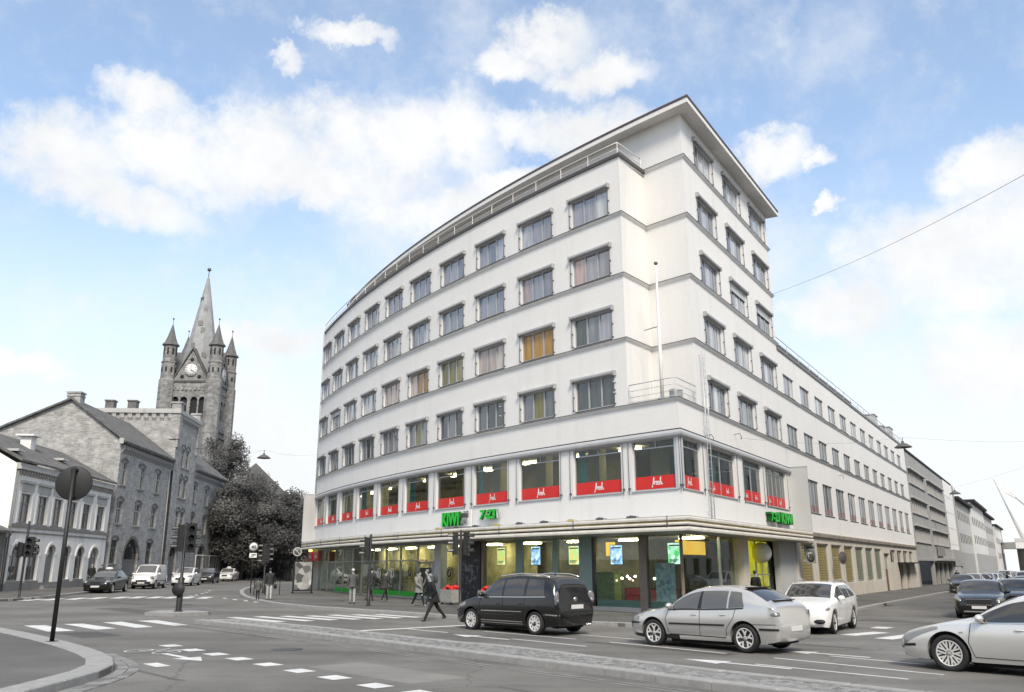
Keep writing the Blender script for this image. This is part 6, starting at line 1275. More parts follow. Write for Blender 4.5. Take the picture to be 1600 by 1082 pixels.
def wheel_mesh(r, style, w=.20):
    """hub at the origin, axle along y, outer face at +y; returns tyre and rim meshes"""
    ry = Matrix.Rotation(-math.pi / 2, 4, 'X'); T = MB(); ri = r * .69
    T.lathe([(ri, -w / 2), (r * .93, -w / 2 + .0), (r * .985, -w / 2 + .025), (r, -w * .25), (r, w * .25), (r * .985, w / 2 - .025), (r * .93, w / 2), (ri + .012, w / 2 - .006), (ri, w / 2 - .03)], n=36, M=ry)
    Rm = MB(); Rm.lathe([(ri, w / 2 - .035), (ri + .008, w / 2 - .012), (ri - .018, w / 2 - .008), (ri - .022, w / 2 - .05), (ri - .03, -.02)], n=36, M=ry); Rm.lathe([(0, w / 2 - .03), (r * .17, w / 2 - .03), (r * .19, w / 2 - .06), (r * .19, 0)], n=18, M=ry)
    n, dbl, sw = {'ten': (10, 0, .055), 'five': (5, .055, .034), 'ten_split': (10, .028, .026), 'seven': (7, 0, .07)}[style]; yb = w / 2 - .035
    for k in range(n):
        a = 2 * math.pi * k / n + .3
        for e in ((-dbl, dbl) if dbl else (0,)):
            yb += .0009
            A = Matrix.Rotation(a, 4, 'Y'); L0, L1 = r * .13, ri - .012; Rm.add([tuple(A @ Vector(p)) for p in ((L0, yb, e - sw / 2), (L1, yb + .01, e * 1.15 - sw * .62), (L1, yb + .01, e * 1.15 + sw * .62), (L0, yb, e + sw / 2), (L0, yb - .05, e - sw / 2), (L1, yb - .04, e * 1.15 - sw * .62), (L1, yb - .04, e * 1.15 + sw * .62), (L0, yb - .05, e + sw / 2))], [(3, 2, 1, 0), (0, 1, 5, 4), (2, 3, 7, 6)])
    D = MB(); D.lathe([(0, .0), (ri - .02, .0), (ri - .02, -.02), (0, -.02)], n=28, M=ry)
    tm, rm, dm = T.mesh('tyre', V_TYRE), Rm.mesh('rim', V_RIM), D.mesh('brake_disc', V_HOLE); [fixnormals(x) for x in (tm, rm, dm)]; return tm, rm, dm
def emblem(r=.06): b = MB(); b.lathe([(r * .72, 0), (r * .78, .008), (r, .008), (r, 0)], n=18, M=Matrix.Rotation(math.pi / 2, 4, 'Y')); b.box((0, 0, 0), (.008, r * .25, r * 1.3)); return b
class Car:
    """one model: a dictionary of part meshes, stamped out as things"""
    def __init__(s, sh, wheel='ten', trim_z=.27, body_mat=P_SILVER): s.sh = sh; s.parts = []; s.body = sh.body('body', [body_mat, V_TRIM], trim_z); s.wm = wheel_mesh(sh.rw, wheel)
    def add(s, name, me, m=None, sub=None):
        for q in (me if isinstance(me, list) else [me]): s.parts.append((name, q, sub))
        return s
    def box(s, name, m, *bx, sub=None, mirror=False):
        for sd in ((1, -1) if mirror else (1,)):
            b = MB(); [b.box((c[0], c[1] * sd, c[2]), z) for c, z in bx]; s.parts.append((name, b.mesh(name, m), sub))
        return s
    def lens(s, name, m, c, r, tilt=0, yaw=0, sub=None):
        for sd in (1, -1):
            b = MB(); b.ell((c[0], c[1] * sd, c[2]), r, 16, 10, M=Matrix.Rotation(yaw * sd, 3, 'Z') @ Matrix.Rotation(tilt, 3, 'Y')); s.parts.append((name, b.mesh(name, m), sub))
        return s
    def std(s, side_w, doors, wind, rear, mirror_t, belt_pad=0, glass=V_GLASS, handles=(), chrome=None):
        sh = s.sh
        for t0, t1, s0, s1 in side_w: s.add('side_window', sh.window(t0, t1, .07, .90, .007, s0, s1, glass))
        s.add('windscreen', sh.screen(*wind, m=glass)); s.add('rear_window', sh.screen(*rear, m=V_GLASS, name='rear_window'))
        for pts in doors: s.add('door_seam', sh.strip(pts, .012, V_SEAM, 'door_seam', .004))
        for t, z in handles:
            for sd in (1, -1): b = MB(); b.smooth = True; b.ell((sh.X(t), sd * (sh.y_at(t, z) + .012), z), (.09, .018, .018), 10, 6); s.parts.append(('door_handle', b.mesh('door_handle', s.body.materials[0]), None))
        zm = sh.zb(mirror_t) + .06
        for sd in (1, -1):
            b = MB(); b.ell((sh.X(mirror_t), sd * (sh.y_at(mirror_t, zm) + .11), zm + .03), (.075, .11, .075), 12, 8); b.box((sh.X(mirror_t) - .02, sd * (sh.y_at(mirror_t, zm) + .02), zm - .03), (.06, .1, .03)); s.parts.append(('wing_mirror', b.mesh('wing_mirror', s.body.materials[0]), None))
        if chrome: s.add('window_trim', sh.strip([(t, sh.zb(t) + .012) for t in chrome], .018, V_CHROME, 'window_trim', .01))
        return s
    def place(s, name, loc, heading, label, cat='car', group=None, pm=None, scale=1.0, parts=True, z=0):
        d = Vector(heading); o = empty(name, (loc[0], loc[1], g(loc[0]) + z), math.atan2(d.y, d.x), label, cat, group); o.scale = (scale,) * 3
        b = link('body', s.body, o, (0, 0, 0)); q = MB(); s0 = s.sh; q.b2(s0.X(s0.fo + .42), s0.X(s0.fo + s0.wb - .42), -s0.hw * .78, s0.hw * .78, .13, .215); q.b2(s0.X(.25), s0.X(s0.fo - .4), -s0.hw * .6, s0.hw * .6, .17, .25); q.b2(s0.X(s0.fo + s0.wb + .4), s0.X(s0.L - .25), -s0.hw * .6, s0.hw * .6, .18, .26); q.build('shade_pan', V_HOLE, o, (0, 0, 0))  # black boxes added under the car to deepen the shade beneath it
        def over(q, old):
            if pm is not None and q.data.materials and q.data.materials[0] == s.body.materials[0]: q.material_slots[0].link = 'OBJECT'; q.material_slots[0].material = pm
        over(b, 0)
        for nm, me, sub in s.parts:
            if not parts and nm in ('door_seam', 'door_handle', 'window_trim', 'emblem'): continue
            over(link(nm, me, o, (0, 0, 0)), 0)
        sh = s.sh
        for t in (sh.fo, sh.fo + sh.wb):
            for sd in (1, -1):
                w = bpy.data.objects.new('wheel', s.wm[0]); C.objects.link(w); w.parent = o; w.location = (sh.X(t), sd * (sh.hw - .125), sh.rw); w.rotation_euler = (0, 0, 0 if sd > 0 else math.pi)
                for nm, me in (('rim', s.wm[1]), ('brake_disc', s.wm[2])): link(nm, me, w, (0, 0, 0))
        return o
DL = Vector((-.7, .714))        # lane direction on the main street
# black people carrier
sh = CarShape(4.39, 1.79, [(0, .58), (.05, .70), (.2, .80), (.6, .93), (.98, 1.02), (1.12, 1.06), (1.5, 1.32), (1.85, 1.52), (2.2, 1.60), (2.8, 1.64), (3.5, 1.62), (3.95, 1.57), (4.1, 1.50), (4.2, 1.32), (4.3, 1.02), (4.36, .86), (4.39, .66)], [(0, .54), (.2, .72), (.6, .85), (1.1, .95), (2, .98), (3.2, 1.0), (4.0, 1.02), (4.25, .98), (4.36, .8), (4.39, .62)], [(0, .9), (.6, .86), (1.05, .84), (1.5, .80), (2.0, .74), (3, .735), (4.0, .74), (4.2, .80), (4.39, .92)], .86, 2.68, .315)
T = Car(sh, 'ten', .25, P_BLACK)
T.std([(1.36, 2.22, .0, 0), (2.29, 3.12, 0, 0), (3.22, 3.92, 0, -.1)], [[(1.32, .34), (1.26, .7), (1.3, .95)], [(2.25, .3), (2.27, .98), (2.3, 1.5)], [(3.17, .98), (3.14, .75), (3.0, .5), (2.95, .32)], [(4.12, .4), (4.2, .95)]], (1.16, 1.86), (4.07, 4.215, .06), 1.42, handles=((2.05, .80), (2.98, .82)), chrome=(1.2, 1.6, 2.0, 2.5, 3.0, 3.5, 3.95))
T.add('rub_strip', sh.strip([(1.35, .60), (3.05, .61)], .025, V_CHROME, 'rub_strip', .012)); T.add('sill_trim', sh.strip([(1.3, .33), (3.05, .33)], .03, V_CHROME, 'sill_trim', .012)); T.add('sill_trim', sh.strip([(1.3, .27), (3.05, .27)], .02, V_CHROME, 'sill_trim', .012)); T.add('bumper_trim', sh.strip([(3.95, .56), (4.38, .54)], .03, V_CHROME, 'bumper_trim', .01))
for sd in (1, -1):
    b = MB(); b.tube([(sh.X(1.8), sd * .60, 1.50), (sh.X(1.98), sd * .62, 1.585), (sh.X(2.8), sd * .63, 1.655), (sh.X(3.6), sd * .63, 1.635), (sh.X(3.95), sd * .62, 1.56)], .02, 7); T.parts.append(('roof_rail', b.mesh('roof_rail', V_CHROME), None))
T.add('headlamp', sh.lamp(.06, .62, .14, .10)); T.lens('tail_lamp', V_TAIL, (sh.X(4.27), .72, .98), (.07, .12, .21), -.1, .5); T.lens('tail_lens', V_LAMP, (sh.X(4.30), .735, .93), (.06, .08, .07), 0, .5)
T.box('number_plate', V_PLATE, ((sh.X(4.40), 0, .76), (.02, .5, .11))); T.box('grille', V_TRIM, ((sh.X(.02), 0, .5), (.1, .9, .16))); T.box('tailgate_recess', V_TRIM, ((sh.X(4.385), 0, .62), (.02, 1.3, .06)))
b = emblem(.07); T.parts.append(('emblem', (lambda me: (me.transform(Matrix.Translation((sh.X(4.34), 0, .95))), me)[1])(b.mesh('emblem', V_CHROME)), None)); b = MB(); [b.tube([(sh.X(4.2), y, .26), (sh.X(4.42), y, .26)], .03, 8) for y in (-.45, -.54)]; T.parts.append(('exhaust', b.mesh('exhaust', V_CHROME), None))
b = MB(); b.tube([(sh.X(3.55), 0, 1.62), (sh.X(3.6), 0, 1.68)], .015, 5); T.parts.append(('aerial', b.mesh('aerial', V_TRIM), None))
T.place('people_carrier', (.30, 28.05), DL, 'black people carrier with silver roof rails before the shop windows', 'car', None, None, 1.07)
# silver hatchback
sh = CarShape(4.19, 1.745, [(0, .56), (.04, .64), (.15, .71), (.5, .82), (.95, .915), (1.18, .965), (1.55, 1.20), (1.9, 1.365), (2.25, 1.435), (2.7, 1.45), (3.1, 1.43), (3.4, 1.375), (3.65, 1.27), (3.85, 1.16), (3.95, 1.11), (4.05, 1.05), (4.13, .93), (4.19, .66)], [(0, .52), (.15, .65), (.6, .76), (1.15, .86), (2, .89), (2.8, .915), (3.4, .97), (3.9, 1.0), (4.08, .94), (4.19, .62)], [(0, .9), (.6, .85), (1.1, .83), (1.5, .78), (2.0, .725), (2.8, .715), (3.3, .72), (3.7, .78), (4.0, .86), (4.19, .92)], .83, 2.515, .315)
LE = Car(sh, 'five', .255, P_SILVER)
LE.std([(1.42, 2.14, .0, .04), (2.24, 2.92, .0, .0), (2.97, 3.38, 0, -.12)], [[(1.28, .33), (1.22, .65), (1.3, .87)], [(2.17, .3), (2.19, .6), (2.2, .9)], [(3.16, .95), (3.1, .75), (2.9, .5), (2.87, .33)]], (1.22, 1.88), (3.26, 3.86), 1.38, glass=V_GLASSL, handles=((2.03, .78), (2.82, .80)))
LE.add('pillar_trim', sh.window(2.12, 2.26, .06, .9, .006, .03, .03, V_TRIM)); LE.add('window_seal', sh.strip([(1.3, .875), (1.8, .895), (2.4, .91), (3.0, .935), (3.36, .965)], .03, V_TRIM, 'window_seal', .009))
LE.add('rub_strip', sh.strip([(1.32, .555), (2.86, .575)], .04, V_TRIM, 'rub_strip', .014)); LE.add('rub_strip', sh.strip([(.06, .53), (.40, .54)], .045, V_TRIM, 'rub_strip', .014)); LE.add('rub_strip', sh.strip([(3.72, .52), (4.16, .52)], .045, V_TRIM, 'rub_strip', .014)); LE.add('sill_line', sh.strip([(1.3, .31), (2.86, .30)], .02, V_SEAM, 'sill_line', .005)); LE.add('bumper_seam', sh.strip([(3.55, .62), (4.18, .63)], .012, V_SEAM, 'bumper_seam', .005))
LE.add('headlamp', sh.lamp(.06, .38, .12, .10)); LE.lens('tail_lamp', V_TAIL, (sh.X(4.04), .69, .835), (.13, .10, .095), 0, .55); LE.lens('tail_lens', V_LAMP, (sh.X(4.085), .70, .835), (.07, .07, .045), 0, .6)
LE.box('number_plate', V_PLATE, ((sh.X(4.19), 0, .53), (.03, .5, .11))); LE.box('grille', V_TRIM, ((sh.X(.01), 0, .47), (.08, .8, .12))); LE.box('spoiler', V_TRIM, ((sh.X(3.34), 0, 1.41), (.14, 1.05, .025))); LE.box('tail_lip', V_TRIM, ((sh.X(3.92), 0, 1.135), (.09, .9, .02)))
b = emblem(.06); LE.parts.append(('emblem', (lambda me: (me.transform(Matrix.Translation((sh.X(4.12), 0, .86))), me)[1])(b.mesh('emblem', V_TRIM)), None))
LE.place('silver_hatchback', (5.32, 23.0), DL, 'silver five door hatchback with black rubbing strips', 'car', None, None, 1.075)
# champagne saloon cut by the right edge
sh = CarShape(4.74, 1.80, [(0, .54), (.04, .62), (.2, .72), (.6, .83), (1.0, .92), (1.32, .99), (1.75, 1.22), (2.15, 1.385), (2.5, 1.435), (2.95, 1.44), (3.4, 1.38), (3.8, 1.23), (4.1, 1.10), (4.4, 1.05), (4.6, 1.0), (4.7, .9), (4.74, .66)], [(0, .5), (.2, .64), (.6, .78), (1.3, .885), (2.2, .91), (3.2, .95), (4, 1.0), (4.6, .95), (4.74, .6)], [(0, .9), (.7, .87), (1.3, .83), (1.8, .77), (2.3, .72), (3.0, .71), (3.6, .74), (4.1, .80), (4.74, .92)], .95, 2.72, .335)
MZ = Car(sh, 'ten_split', .235, P_CHAMP)
MZ.std([(1.55, 2.35, 0, 0), (2.42, 3.1, 0, 0), (3.16, 3.6, 0, -.12)], [[(1.40, .3), (1.33, .55), (1.40, .9)], [(2.38, .28), (2.4, .92)], [(3.4, .98), (3.3, .7), (3.1, .34)]], (1.36, 2.12), (3.5, 4.06), 1.58, handles=((2.2, .80), (3.1, .83)), chrome=(1.45, 1.9, 2.4, 3.0, 3.6))
MZ.add('sill_line', sh.strip([(1.4, .29), (3.1, .28)], .014, V_SEAM, 'sill_line', .005)); MZ.add('headlamp', sh.lamp(.10, .80, .13, .045)); MZ.add('bumper_seam', sh.strip([(.02, .43), (.35, .46)], .05, V_TRIM, 'bumper_seam', .006)); MZ.lens('fog_lamp', V_TRIM, (sh.X(.13), .66, .40), (.14, .09, .055), 0, -.6); MZ.lens('tail_lamp', V_TAIL, (sh.X(4.58), .74, .88), (.18, .09, .08), 0, .5); MZ.box('number_plate', V_PLATE, ((sh.X(-.01), 0, .46), (.03, .5, .11))); MZ.box('grille', V_TRIM, ((sh.X(.0), 0, .46), (.06, .9, .16)))
MZ.add('repeater', sh.strip([(1.18, .72), (1.25, .725)], .025, V_LAMP, 'repeater', .008))
MZ.place('champagne_saloon', (9.0 + .7 * 1.45 + .55, 18.1 - .714 * 1.45 + .56), DL, 'pale champagne saloon cut off by the right edge', 'car', None, None, 1.08)
# white estate
sh = CarShape(4.9, 1.855, [(0, .58), (.03, .70), (.15, .79), (.6, .89), (1.1, .97), (1.4, 1.02), (1.85, 1.26), (2.25, 1.42), (2.7, 1.475), (3.5, 1.475), (4.2, 1.42), (4.55, 1.33), (4.72, 1.1), (4.84, .95), (4.9, .66)], [(0, .54), (.15, .72), (.6, .82), (1.3, .90), (2.3, .93), (3.5, .96), (4.4, .99), (4.8, .92), (4.9, .62)], [(0, .92), (.7, .87), (1.3, .84), (1.8, .78), (2.4, .73), (3.5, .72), (4.4, .73), (4.7, .8), (4.9, .92)], .86, 2.87, .335)
ME = Car(sh, 'five', .22, P_WHITE)
ME.std([(1.6, 2.5, 0, 0), (2.58, 3.35, 0, 0), (3.45, 4.3, 0, -.2)], [[(1.48, .3), (1.42, .6), (1.5, .9)], [(2.54, .28), (2.56, .93)], [(3.5, .96), (3.4, .7), (3.2, .34)]], (1.42, 2.22), (4.42, 4.7, .06), 1.66, handles=((2.38, .82), (3.3, .84)))
ME.lens('headlamp', V_LAMP, (sh.X(.28), .70, .70), (.25, .15, .09), .2, -.55); ME.lens('air_intake', V_TRIM, (sh.X(.07), .60, .38), (.12, .2, .075), 0, -.3); ME.lens('tail_lamp', V_TAIL, (sh.X(4.75), .78, .88), (.12, .1, .1), 0, .5); ME.box('grille', V_TRIM, ((sh.X(-.005), 0, .62), (.06, .74, .20))); ME.box('grille_bar', V_CHROME, ((sh.X(-.03), 0, .585), (.03, .72, .022)), ((sh.X(-.03), 0, .655), (.03, .72, .022))); ME.box('number_plate', V_PLATE, ((sh.X(-.02), 0, .43), (.03, .5, .11))); ME.box('lower_grille', V_TRIM, ((sh.X(.0), 0, .33), (.06, .7, .09)))
b = emblem(.09); ME.parts.append(('emblem', (lambda me: (me.transform(Matrix.Translation((sh.X(-.045), 0, .63))), me)[1])(b.mesh('emblem', V_CHROME)), None))
for sd in (1, -1): b = MB(); b.tube([(sh.X(2.3), sd * .62, 1.40), (sh.X(2.6), sd * .64, 1.50), (sh.X(3.6), sd * .64, 1.52), (sh.X(4.3), sd * .62, 1.42)], .018, 6); ME.parts.append(('roof_rail', b.mesh('roof_rail', V_CHROME), None))
DD = Vector((-DR.x, -DR.y)); ME.place('white_estate_car', (10.2, 29.55), DD, 'white estate car turning out of the side street', 'car', None, None, 1.06)
# black estate and its kind
sh = CarShape(4.63, 1.87, [(0, .60), (.03, .72), (.15, .82), (.6, .93), (1.05, 1.0), (1.3, 1.05), (1.75, 1.30), (2.1, 1.45), (2.5, 1.50), (3.3, 1.48), (3.9, 1.40), (4.2, 1.28), (4.45, 1.05), (4.57, .9), (4.63, .66)], [(0, .56), (.15, .74), (.6, .85), (1.2, .93), (2.2, .96), (3.3, 1.0), (4.1, 1.04), (4.5, .95), (4.63, .62)], [(0, .92), (.7, .87), (1.2, .84), (1.7, .78), (2.3, .73), (3.3, .72), (4.0, .74), (4.4, .82), (4.63, .92)], .89, 2.77, .335)
VO = Car(sh, 'seven', .30, P_BLACK)
VO.std([(1.5, 2.35, 0, 0), (2.42, 3.2, 0, 0), (3.3, 3.9, 0, -.15)], [[(1.38, .32), (1.32, .6), (1.4, .92)], [(2.38, .28), (2.4, .96)]], (1.32, 2.08), (4.0, 4.42), 1.56, glass=V_GLASS, handles=((2.2, .85), (3.1, .87)))
VO.lens('headlamp', V_LAMP, (sh.X(.27), .74, .74), (.26, .13, .095), .2, -.5); VO.box('grille', V_TRIM, ((sh.X(-.005), 0, .66), (.06, .86, .21))); VO.box('grille_frame', V_CHROME, ((sh.X(-.02), 0, .77), (.05, .9, .02)), ((sh.X(-.02), 0, .55), (.05, .9, .02))); VO.box('number_plate', V_PLATE, ((sh.X(-.03), 0, .46), (.03, .52, .11))); VO.box('skid_plate', V_CHROME, ((sh.X(.0), 0, .30), (.06, 1.1, .05))); VO.lens('tail_lamp', V_TAIL, (sh.X(4.5), .78, .95), (.1, .1, .16), 0, .5)
VO.place('black_crossover', (20.65, 38.35), DD, 'black crossover waiting first in the side street queue', 'car', None, None, 1.05)
# taxi saloon
sh = CarShape(4.6, 1.78, [(0, .58), (.03, .68), (.15, .76), (.6, .86), (1.1, .95), (1.35, 1.0), (1.8, 1.25), (2.15, 1.40), (2.5, 1.455), (3.0, 1.45), (3.4, 1.38), (3.75, 1.22), (4.0, 1.10), (4.3, 1.06), (4.5, 1.0), (4.57, .88), (4.6, .66)], [(0, .54), (.15, .68), (.6, .79), (1.3, .88), (2.2, .91), (3.2, .95), (4, .99), (4.45, .94), (4.6, .6)], [(0, .92), (.7, .87), (1.3, .84), (1.8, .78), (2.3, .73), (3.0, .72), (3.6, .75), (4.1, .82), (4.6, .92)], .8, 2.76, .315)
TX = Car(sh, 'seven', .24, P_BLACK); TX.std([(1.55, 2.4, 0, 0), (2.47, 3.4, 0, -.1)], [[(1.42, .3), (1.4, .88)], [(2.43, .28), (2.45, .92)]], (1.38, 2.12), (3.42, 3.96), 1.6, glass=V_GLASSL)
TX.lens('headlamp', V_LAMP, (sh.X(.25), .68, .70), (.24, .15, .1), .15, -.5); TX.box('grille', V_TRIM, ((sh.X(-.0), 0, .64), (.06, .6, .15))); TX.box('number_plate', V_PLATE, ((sh.X(-.02), 0, .42), (.03, .52, .11))); TX.lens('tail_lamp', V_TAIL, (sh.X(4.48), .72, .85), (.1, .1, .1), 0, .5)
def roof_lamp(o, x, z):
    b = MB(); b.ell((x, 0, z), (.13, .26, .11), 12, 8); b.build('roof_lamp', V_PLATE, o, (0, 0, 0))
HD = Vector((.1, -.995)); t_ = TX.place('black_taxi', (-28.7, 61.3), Vector((.13, -.99)), 'black taxi saloon with white roof lamp, first of the parked row', 'car', 'cars parked along the brick house', None, 1.06); roof_lamp(t_, sh.X(2.4), 1.52)
s_ = TX.place('silver_taxi', (-34.2, 104), Vector((.13, -.99)), 'silver taxi saloon at the far end of the parked row', 'car', 'cars parked along the brick house', P_WHITE, 1.05); roof_lamp(s_, sh.X(2.4), 1.52)
# white van
sh = CarShape(4.28, 1.80, [(0, .62), (.04, .78), (.15, .9), (.5, 1.02), (.85, 1.12), (1.0, 1.2), (1.35, 1.52), (1.65, 1.74), (1.95, 1.82), (2.6, 1.84), (3.6, 1.84), (4.15, 1.81), (4.22, 1.7), (4.25, 1.2), (4.28, .7)], [(0, .58), (.15, .8), (.5, .93), (1.1, 1.03), (2, 1.05), (4, 1.06), (4.28, .66)], [(0, .92), (.5, .88), (1.0, .86), (1.5, .82), (2.0, .82), (4.1, .83), (4.28, .92)], .85, 2.66, .32, .06)
VN = Car(sh, 'seven', .40, P_WHITE); VN.std([(1.15, 1.95, 0, 0)], [[(1.1, .35), (1.08, 1.02)], [(2.02, .3), (2.03, 1.75)], [(3.1, .35), (3.1, 1.75)]], (1.02, 1.66), (4.18, 4.25, .1), 1.22, glass=V_GLASSL)
VN.lens('headlamp', V_LAMP, (sh.X(.2), .70, .82), (.2, .14, .14), .2, -.5); VN.box('grille', V_TRIM, ((sh.X(.0), 0, .62), (.06, .8, .1))); VN.box('front_bumper', V_TRIM, ((sh.X(.03), 0, .45), (.12, 1.35, .2))); VN.box('number_plate', V_PLATE, ((sh.X(-.04), 0, .46), (.02, .52, .11))); VN.add('rub_strip', sh.strip([(1.3, .6), (3.1, .6)], .06, V_TRIM, 'rub_strip', .012))
VN.place('white_van', (-30.1, 71.8), Vector((.13, -.99)), 'small white delivery van parked behind the black taxi', 'van', 'cars parked along the brick house', None, 1.05)
# compact hatch used for the rest
sh = CarShape(4.3, 1.77, [(0, .6), (.03, .7), (.15, .8), (.5, .92), (.9, 1.02), (1.1, 1.07), (1.55, 1.34), (1.95, 1.5), (2.4, 1.55), (3.1, 1.52), (3.6, 1.43), (3.9, 1.25), (4.1, 1.05), (4.23, .9), (4.3, .66)], [(0, .56), (.15, .72), (.6, .85), (1.2, .94), (2.2, .97), (3.3, 1.03), (3.9, 1.05), (4.2, .92), (4.3, .62)], [(0, .92), (.6, .87), (1.1, .84), (1.6, .78), (2.2, .73), (3.2, .72), (3.8, .76), (4.1, .84), (4.3, .92)], .85, 2.65, .315)
HT = Car(sh, 'seven', .26, P_GREY); HT.std([(1.35, 2.2, 0, 0), (2.27, 3.0, 0, 0), (3.07, 3.5, 0, -.12)], [[(1.25, .32), (1.22, .93)], [(2.23, .28), (2.25, .96)]], (1.14, 1.92), (3.62, 4.06), 1.4, glass=V_GLASSL)
HT.lens('headlamp', V_LAMP, (sh.X(.27), .68, .78), (.26, .13, .09), .25, -.5); HT.box('grille', V_TRIM, ((sh.X(-.0), 0, .6), (.06, .8, .14))); HT.box('number_plate', V_PLATE, ((sh.X(-.02), 0, .44), (.03, .52, .11))); HT.lens('tail_lamp', V_TAIL, (sh.X(4.15), .72, .9), (.08, .1, .16), 0, .5)
HT.place('white_hatchback', (-30.8, 81.8), Vector((.13, -.99)), 'white hatchback parked between the white van and the dark hatchback', 'car', 'cars parked along the brick house', P_WHITE, 1.08)
HT.place('dark_hatchback', (-32.7, 93.0), Vector((.16, -.99)), 'dark grey hatchback parked before the far silver taxi', 'car', 'cars parked along the brick house', P_DGREY, 1.05)
TX.place('dark_car', (-24.4, 102.8), Vector((.3, -.95)), 'dark car driving down the street left of the office block', 'car', None, P_BLACK, 1.05)
# queue down the side street
def rpos(t, off): p = rp(t, off); return (p.x, p.y)
rowA = [(51.5, 5.5, VO, P_DGREY, 'dark grey car parked by the kerb before the garage opening'), (59.5, 5.8, HT, P_SILVER, 'silver hatchback second along the kerb beyond the garage'), (66.5, 6.0, VO, P_BLACK, 'black car third along the far kerb'), (74, 6.1, HT, P_SILVER, 'silver hatchback fourth along the far kerb'), (81, 6.2, VO, P_WHITE, 'white car fifth along the far kerb'), (89, 6.3, TX, P_SILVER, 'silver saloon sixth along the far kerb'), (98, 6.4, HT, P_DGREY, 'dark hatchback seventh along the far kerb'), (108, 6.5, VN, P_WHITE, 'white van far down the kerb side'), (119, 6.6, TX, P_BLACK, 'black saloon farthest along the kerb side')]
for t, o_, cr, pm, lb in rowA: cr.place('queued_car', rpos(t, o_), DD, lb, 'car', 'cars in the side street', pm, 1.05, parts=False)
rowB = [(14.6, 10.9, VO, P_BLACK, 'black car with pale roof waiting behind the first crossover'), (21.5, 11.2, TX, P_GREY, 'grey saloon third in the queue at the right edge'), (29, 11.0, HT, P_BLACK, 'black hatchback fourth in the queue at the right edge'), (37, 11.0, VN, P_WHITE, 'white van in the queue near the right edge'), (46, 11.2, TX, P_SILVER, 'silver saloon in the queue under the bridge mast'), (56, 11.2, HT, P_WHITE, 'white hatchback in the queue far right'), (66, 11.2, TX, P_DGREY, 'dark saloon in the queue far right'), (78, 11.2, HT, P_SILVER, 'silver hatchback in the queue near the overpass')]
for t, o_, cr, pm, lb in rowB: cr.place('queued_car', rpos(t, o_), DD, lb, 'car', 'cars in the side street', pm, 1.05, parts=False)
# ------------------------------------------------------------------ street furniture
M_POLE = mat('black pole paint', .012, .5, .2, 5); M_SBACK = mat('sign back', .016, .6, .2, 4); M_LENS = mat('signal lens', .03, .2); M_SWHITE = mat('sign white', .75, .5)
def signal_head(parent, c, yaw, n=3, h=.32):
    M = Matrix.Translation(c) @ Matrix.Rotation(yaw, 4, 'Z'); b = MB(); b.box((0, 0, n * h / 2), (.22, .30, n * h), M=M); b.box((.115, 0, n * h / 2), (.02, .42, n * h + .1), M=M); hd = b.build('signal_head', M_POLE, parent, (0, 0, 0))
    for k in range(n):
        z = h * (k + .5); v = MB(); P = []
        for x in (.12, .36):
            for q in range(9): a = math.pi * (-.12 + 1.24 * q / 8); P.append(M @ Vector((x, .115 * math.cos(a), z + .115 * math.sin(a) + .01)))
        v.add(P, [(q, q + 1, 10 + q, 9 + q) for q in range(8)]); v.build('visor', mat('visor', .03, .35) if 'visor' not in bpy.data.materials else bpy.data.materials['visor'], hd, (0, 0, 0))
        l = MB(); l.lathe([(0, 0), (.10, 0), (.10, .012), (0, .02)], n=14, M=M @ Matrix.Translation((.125, 0, z)) @ Matrix.Rotation(math.pi / 2, 4, 'Y')); l.build('lens', M_LENS, hd, (0, 0, 0))
    return hd
def pole(parent, h, r=.06, base=.09, bh=.9, lean=0):
    b = MB(); b.lathe([(base + .05, 0), (base + .05, .03), (base, .04), (base, bh), (r, bh + .06), (r, h), (r * .7, h + .03), (0, h + .03)], n=14); return b.build('pole', M_POLE, parent, (0, 0, 0))
SG = 'traffic signals at the junction'
def signals(loc, z, label, heads, h, base=.09, bh=.9):
    t = empty('traffic_light', (loc[0], loc[1], g(loc[0]) + z), 0, label, 'traffic light', SG); pole(t, h, .06, base, bh)
    for x, y, hz_, yaw, n, hh in heads: signal_head(t, (x, y, hz_), yaw, n, hh)
    return t
t1 = signals((-13.5, 35.3), .13, 'traffic light with a round sign at its foot on the refuge island', [(-.2, .0, 2.35, rad(205), 3, .36), (.22, -.05, 2.35, rad(-60), 3, .36), (.2, .15, 2.38, rad(30), 3, .34)], 3.5, .12, 1.3)
b = MB(); b.lathe([(0, 0), (.26, 0), (.26, .02), (0, .02)], n=28, M=Matrix.Translation((-.02, -.16, .86)) @ XR); b.build('keep_sign', M_SBACK, t1, (0, 0, 0)); b = MB(); b.box((0, -.13, .86), (.08, .05, .4)); b.build('bracket', M_POLE, t1, (0, 0, 0))
signals((-2.35, 39.0), .12, 'traffic light with two black heads before the graffiti panel', [(-.24, 0, 2.35, rad(190), 3, .33), (.24, 0, 2.35, rad(-10), 3, .33)], 3.42, .075)
signals((-6.9, 41.7), .12, 'traffic light with one head beside the green shop windows', [(-.16, 0, 2.25, rad(185), 3, .31)], 3.3, .075)
signals((-27.05, 47.7), .12, 'traffic light with tall thin mast at the left pavement', [(-.22, 0, 2.2, rad(180), 2, .36), (.2, -.05, 2.2, rad(-70), 3, .34), (.25, .1, 2.2, rad(10), 3, .33)], 4.1, .06, .5)
signals((-16.7, 58.2), .12, 'traffic light behind the forty sign on the pavement tip', [(-.1, -.1, 1.9, rad(200), 4, .33), (.1, .1, 2.0, rad(20), 3, .33)], 3.2, .09)
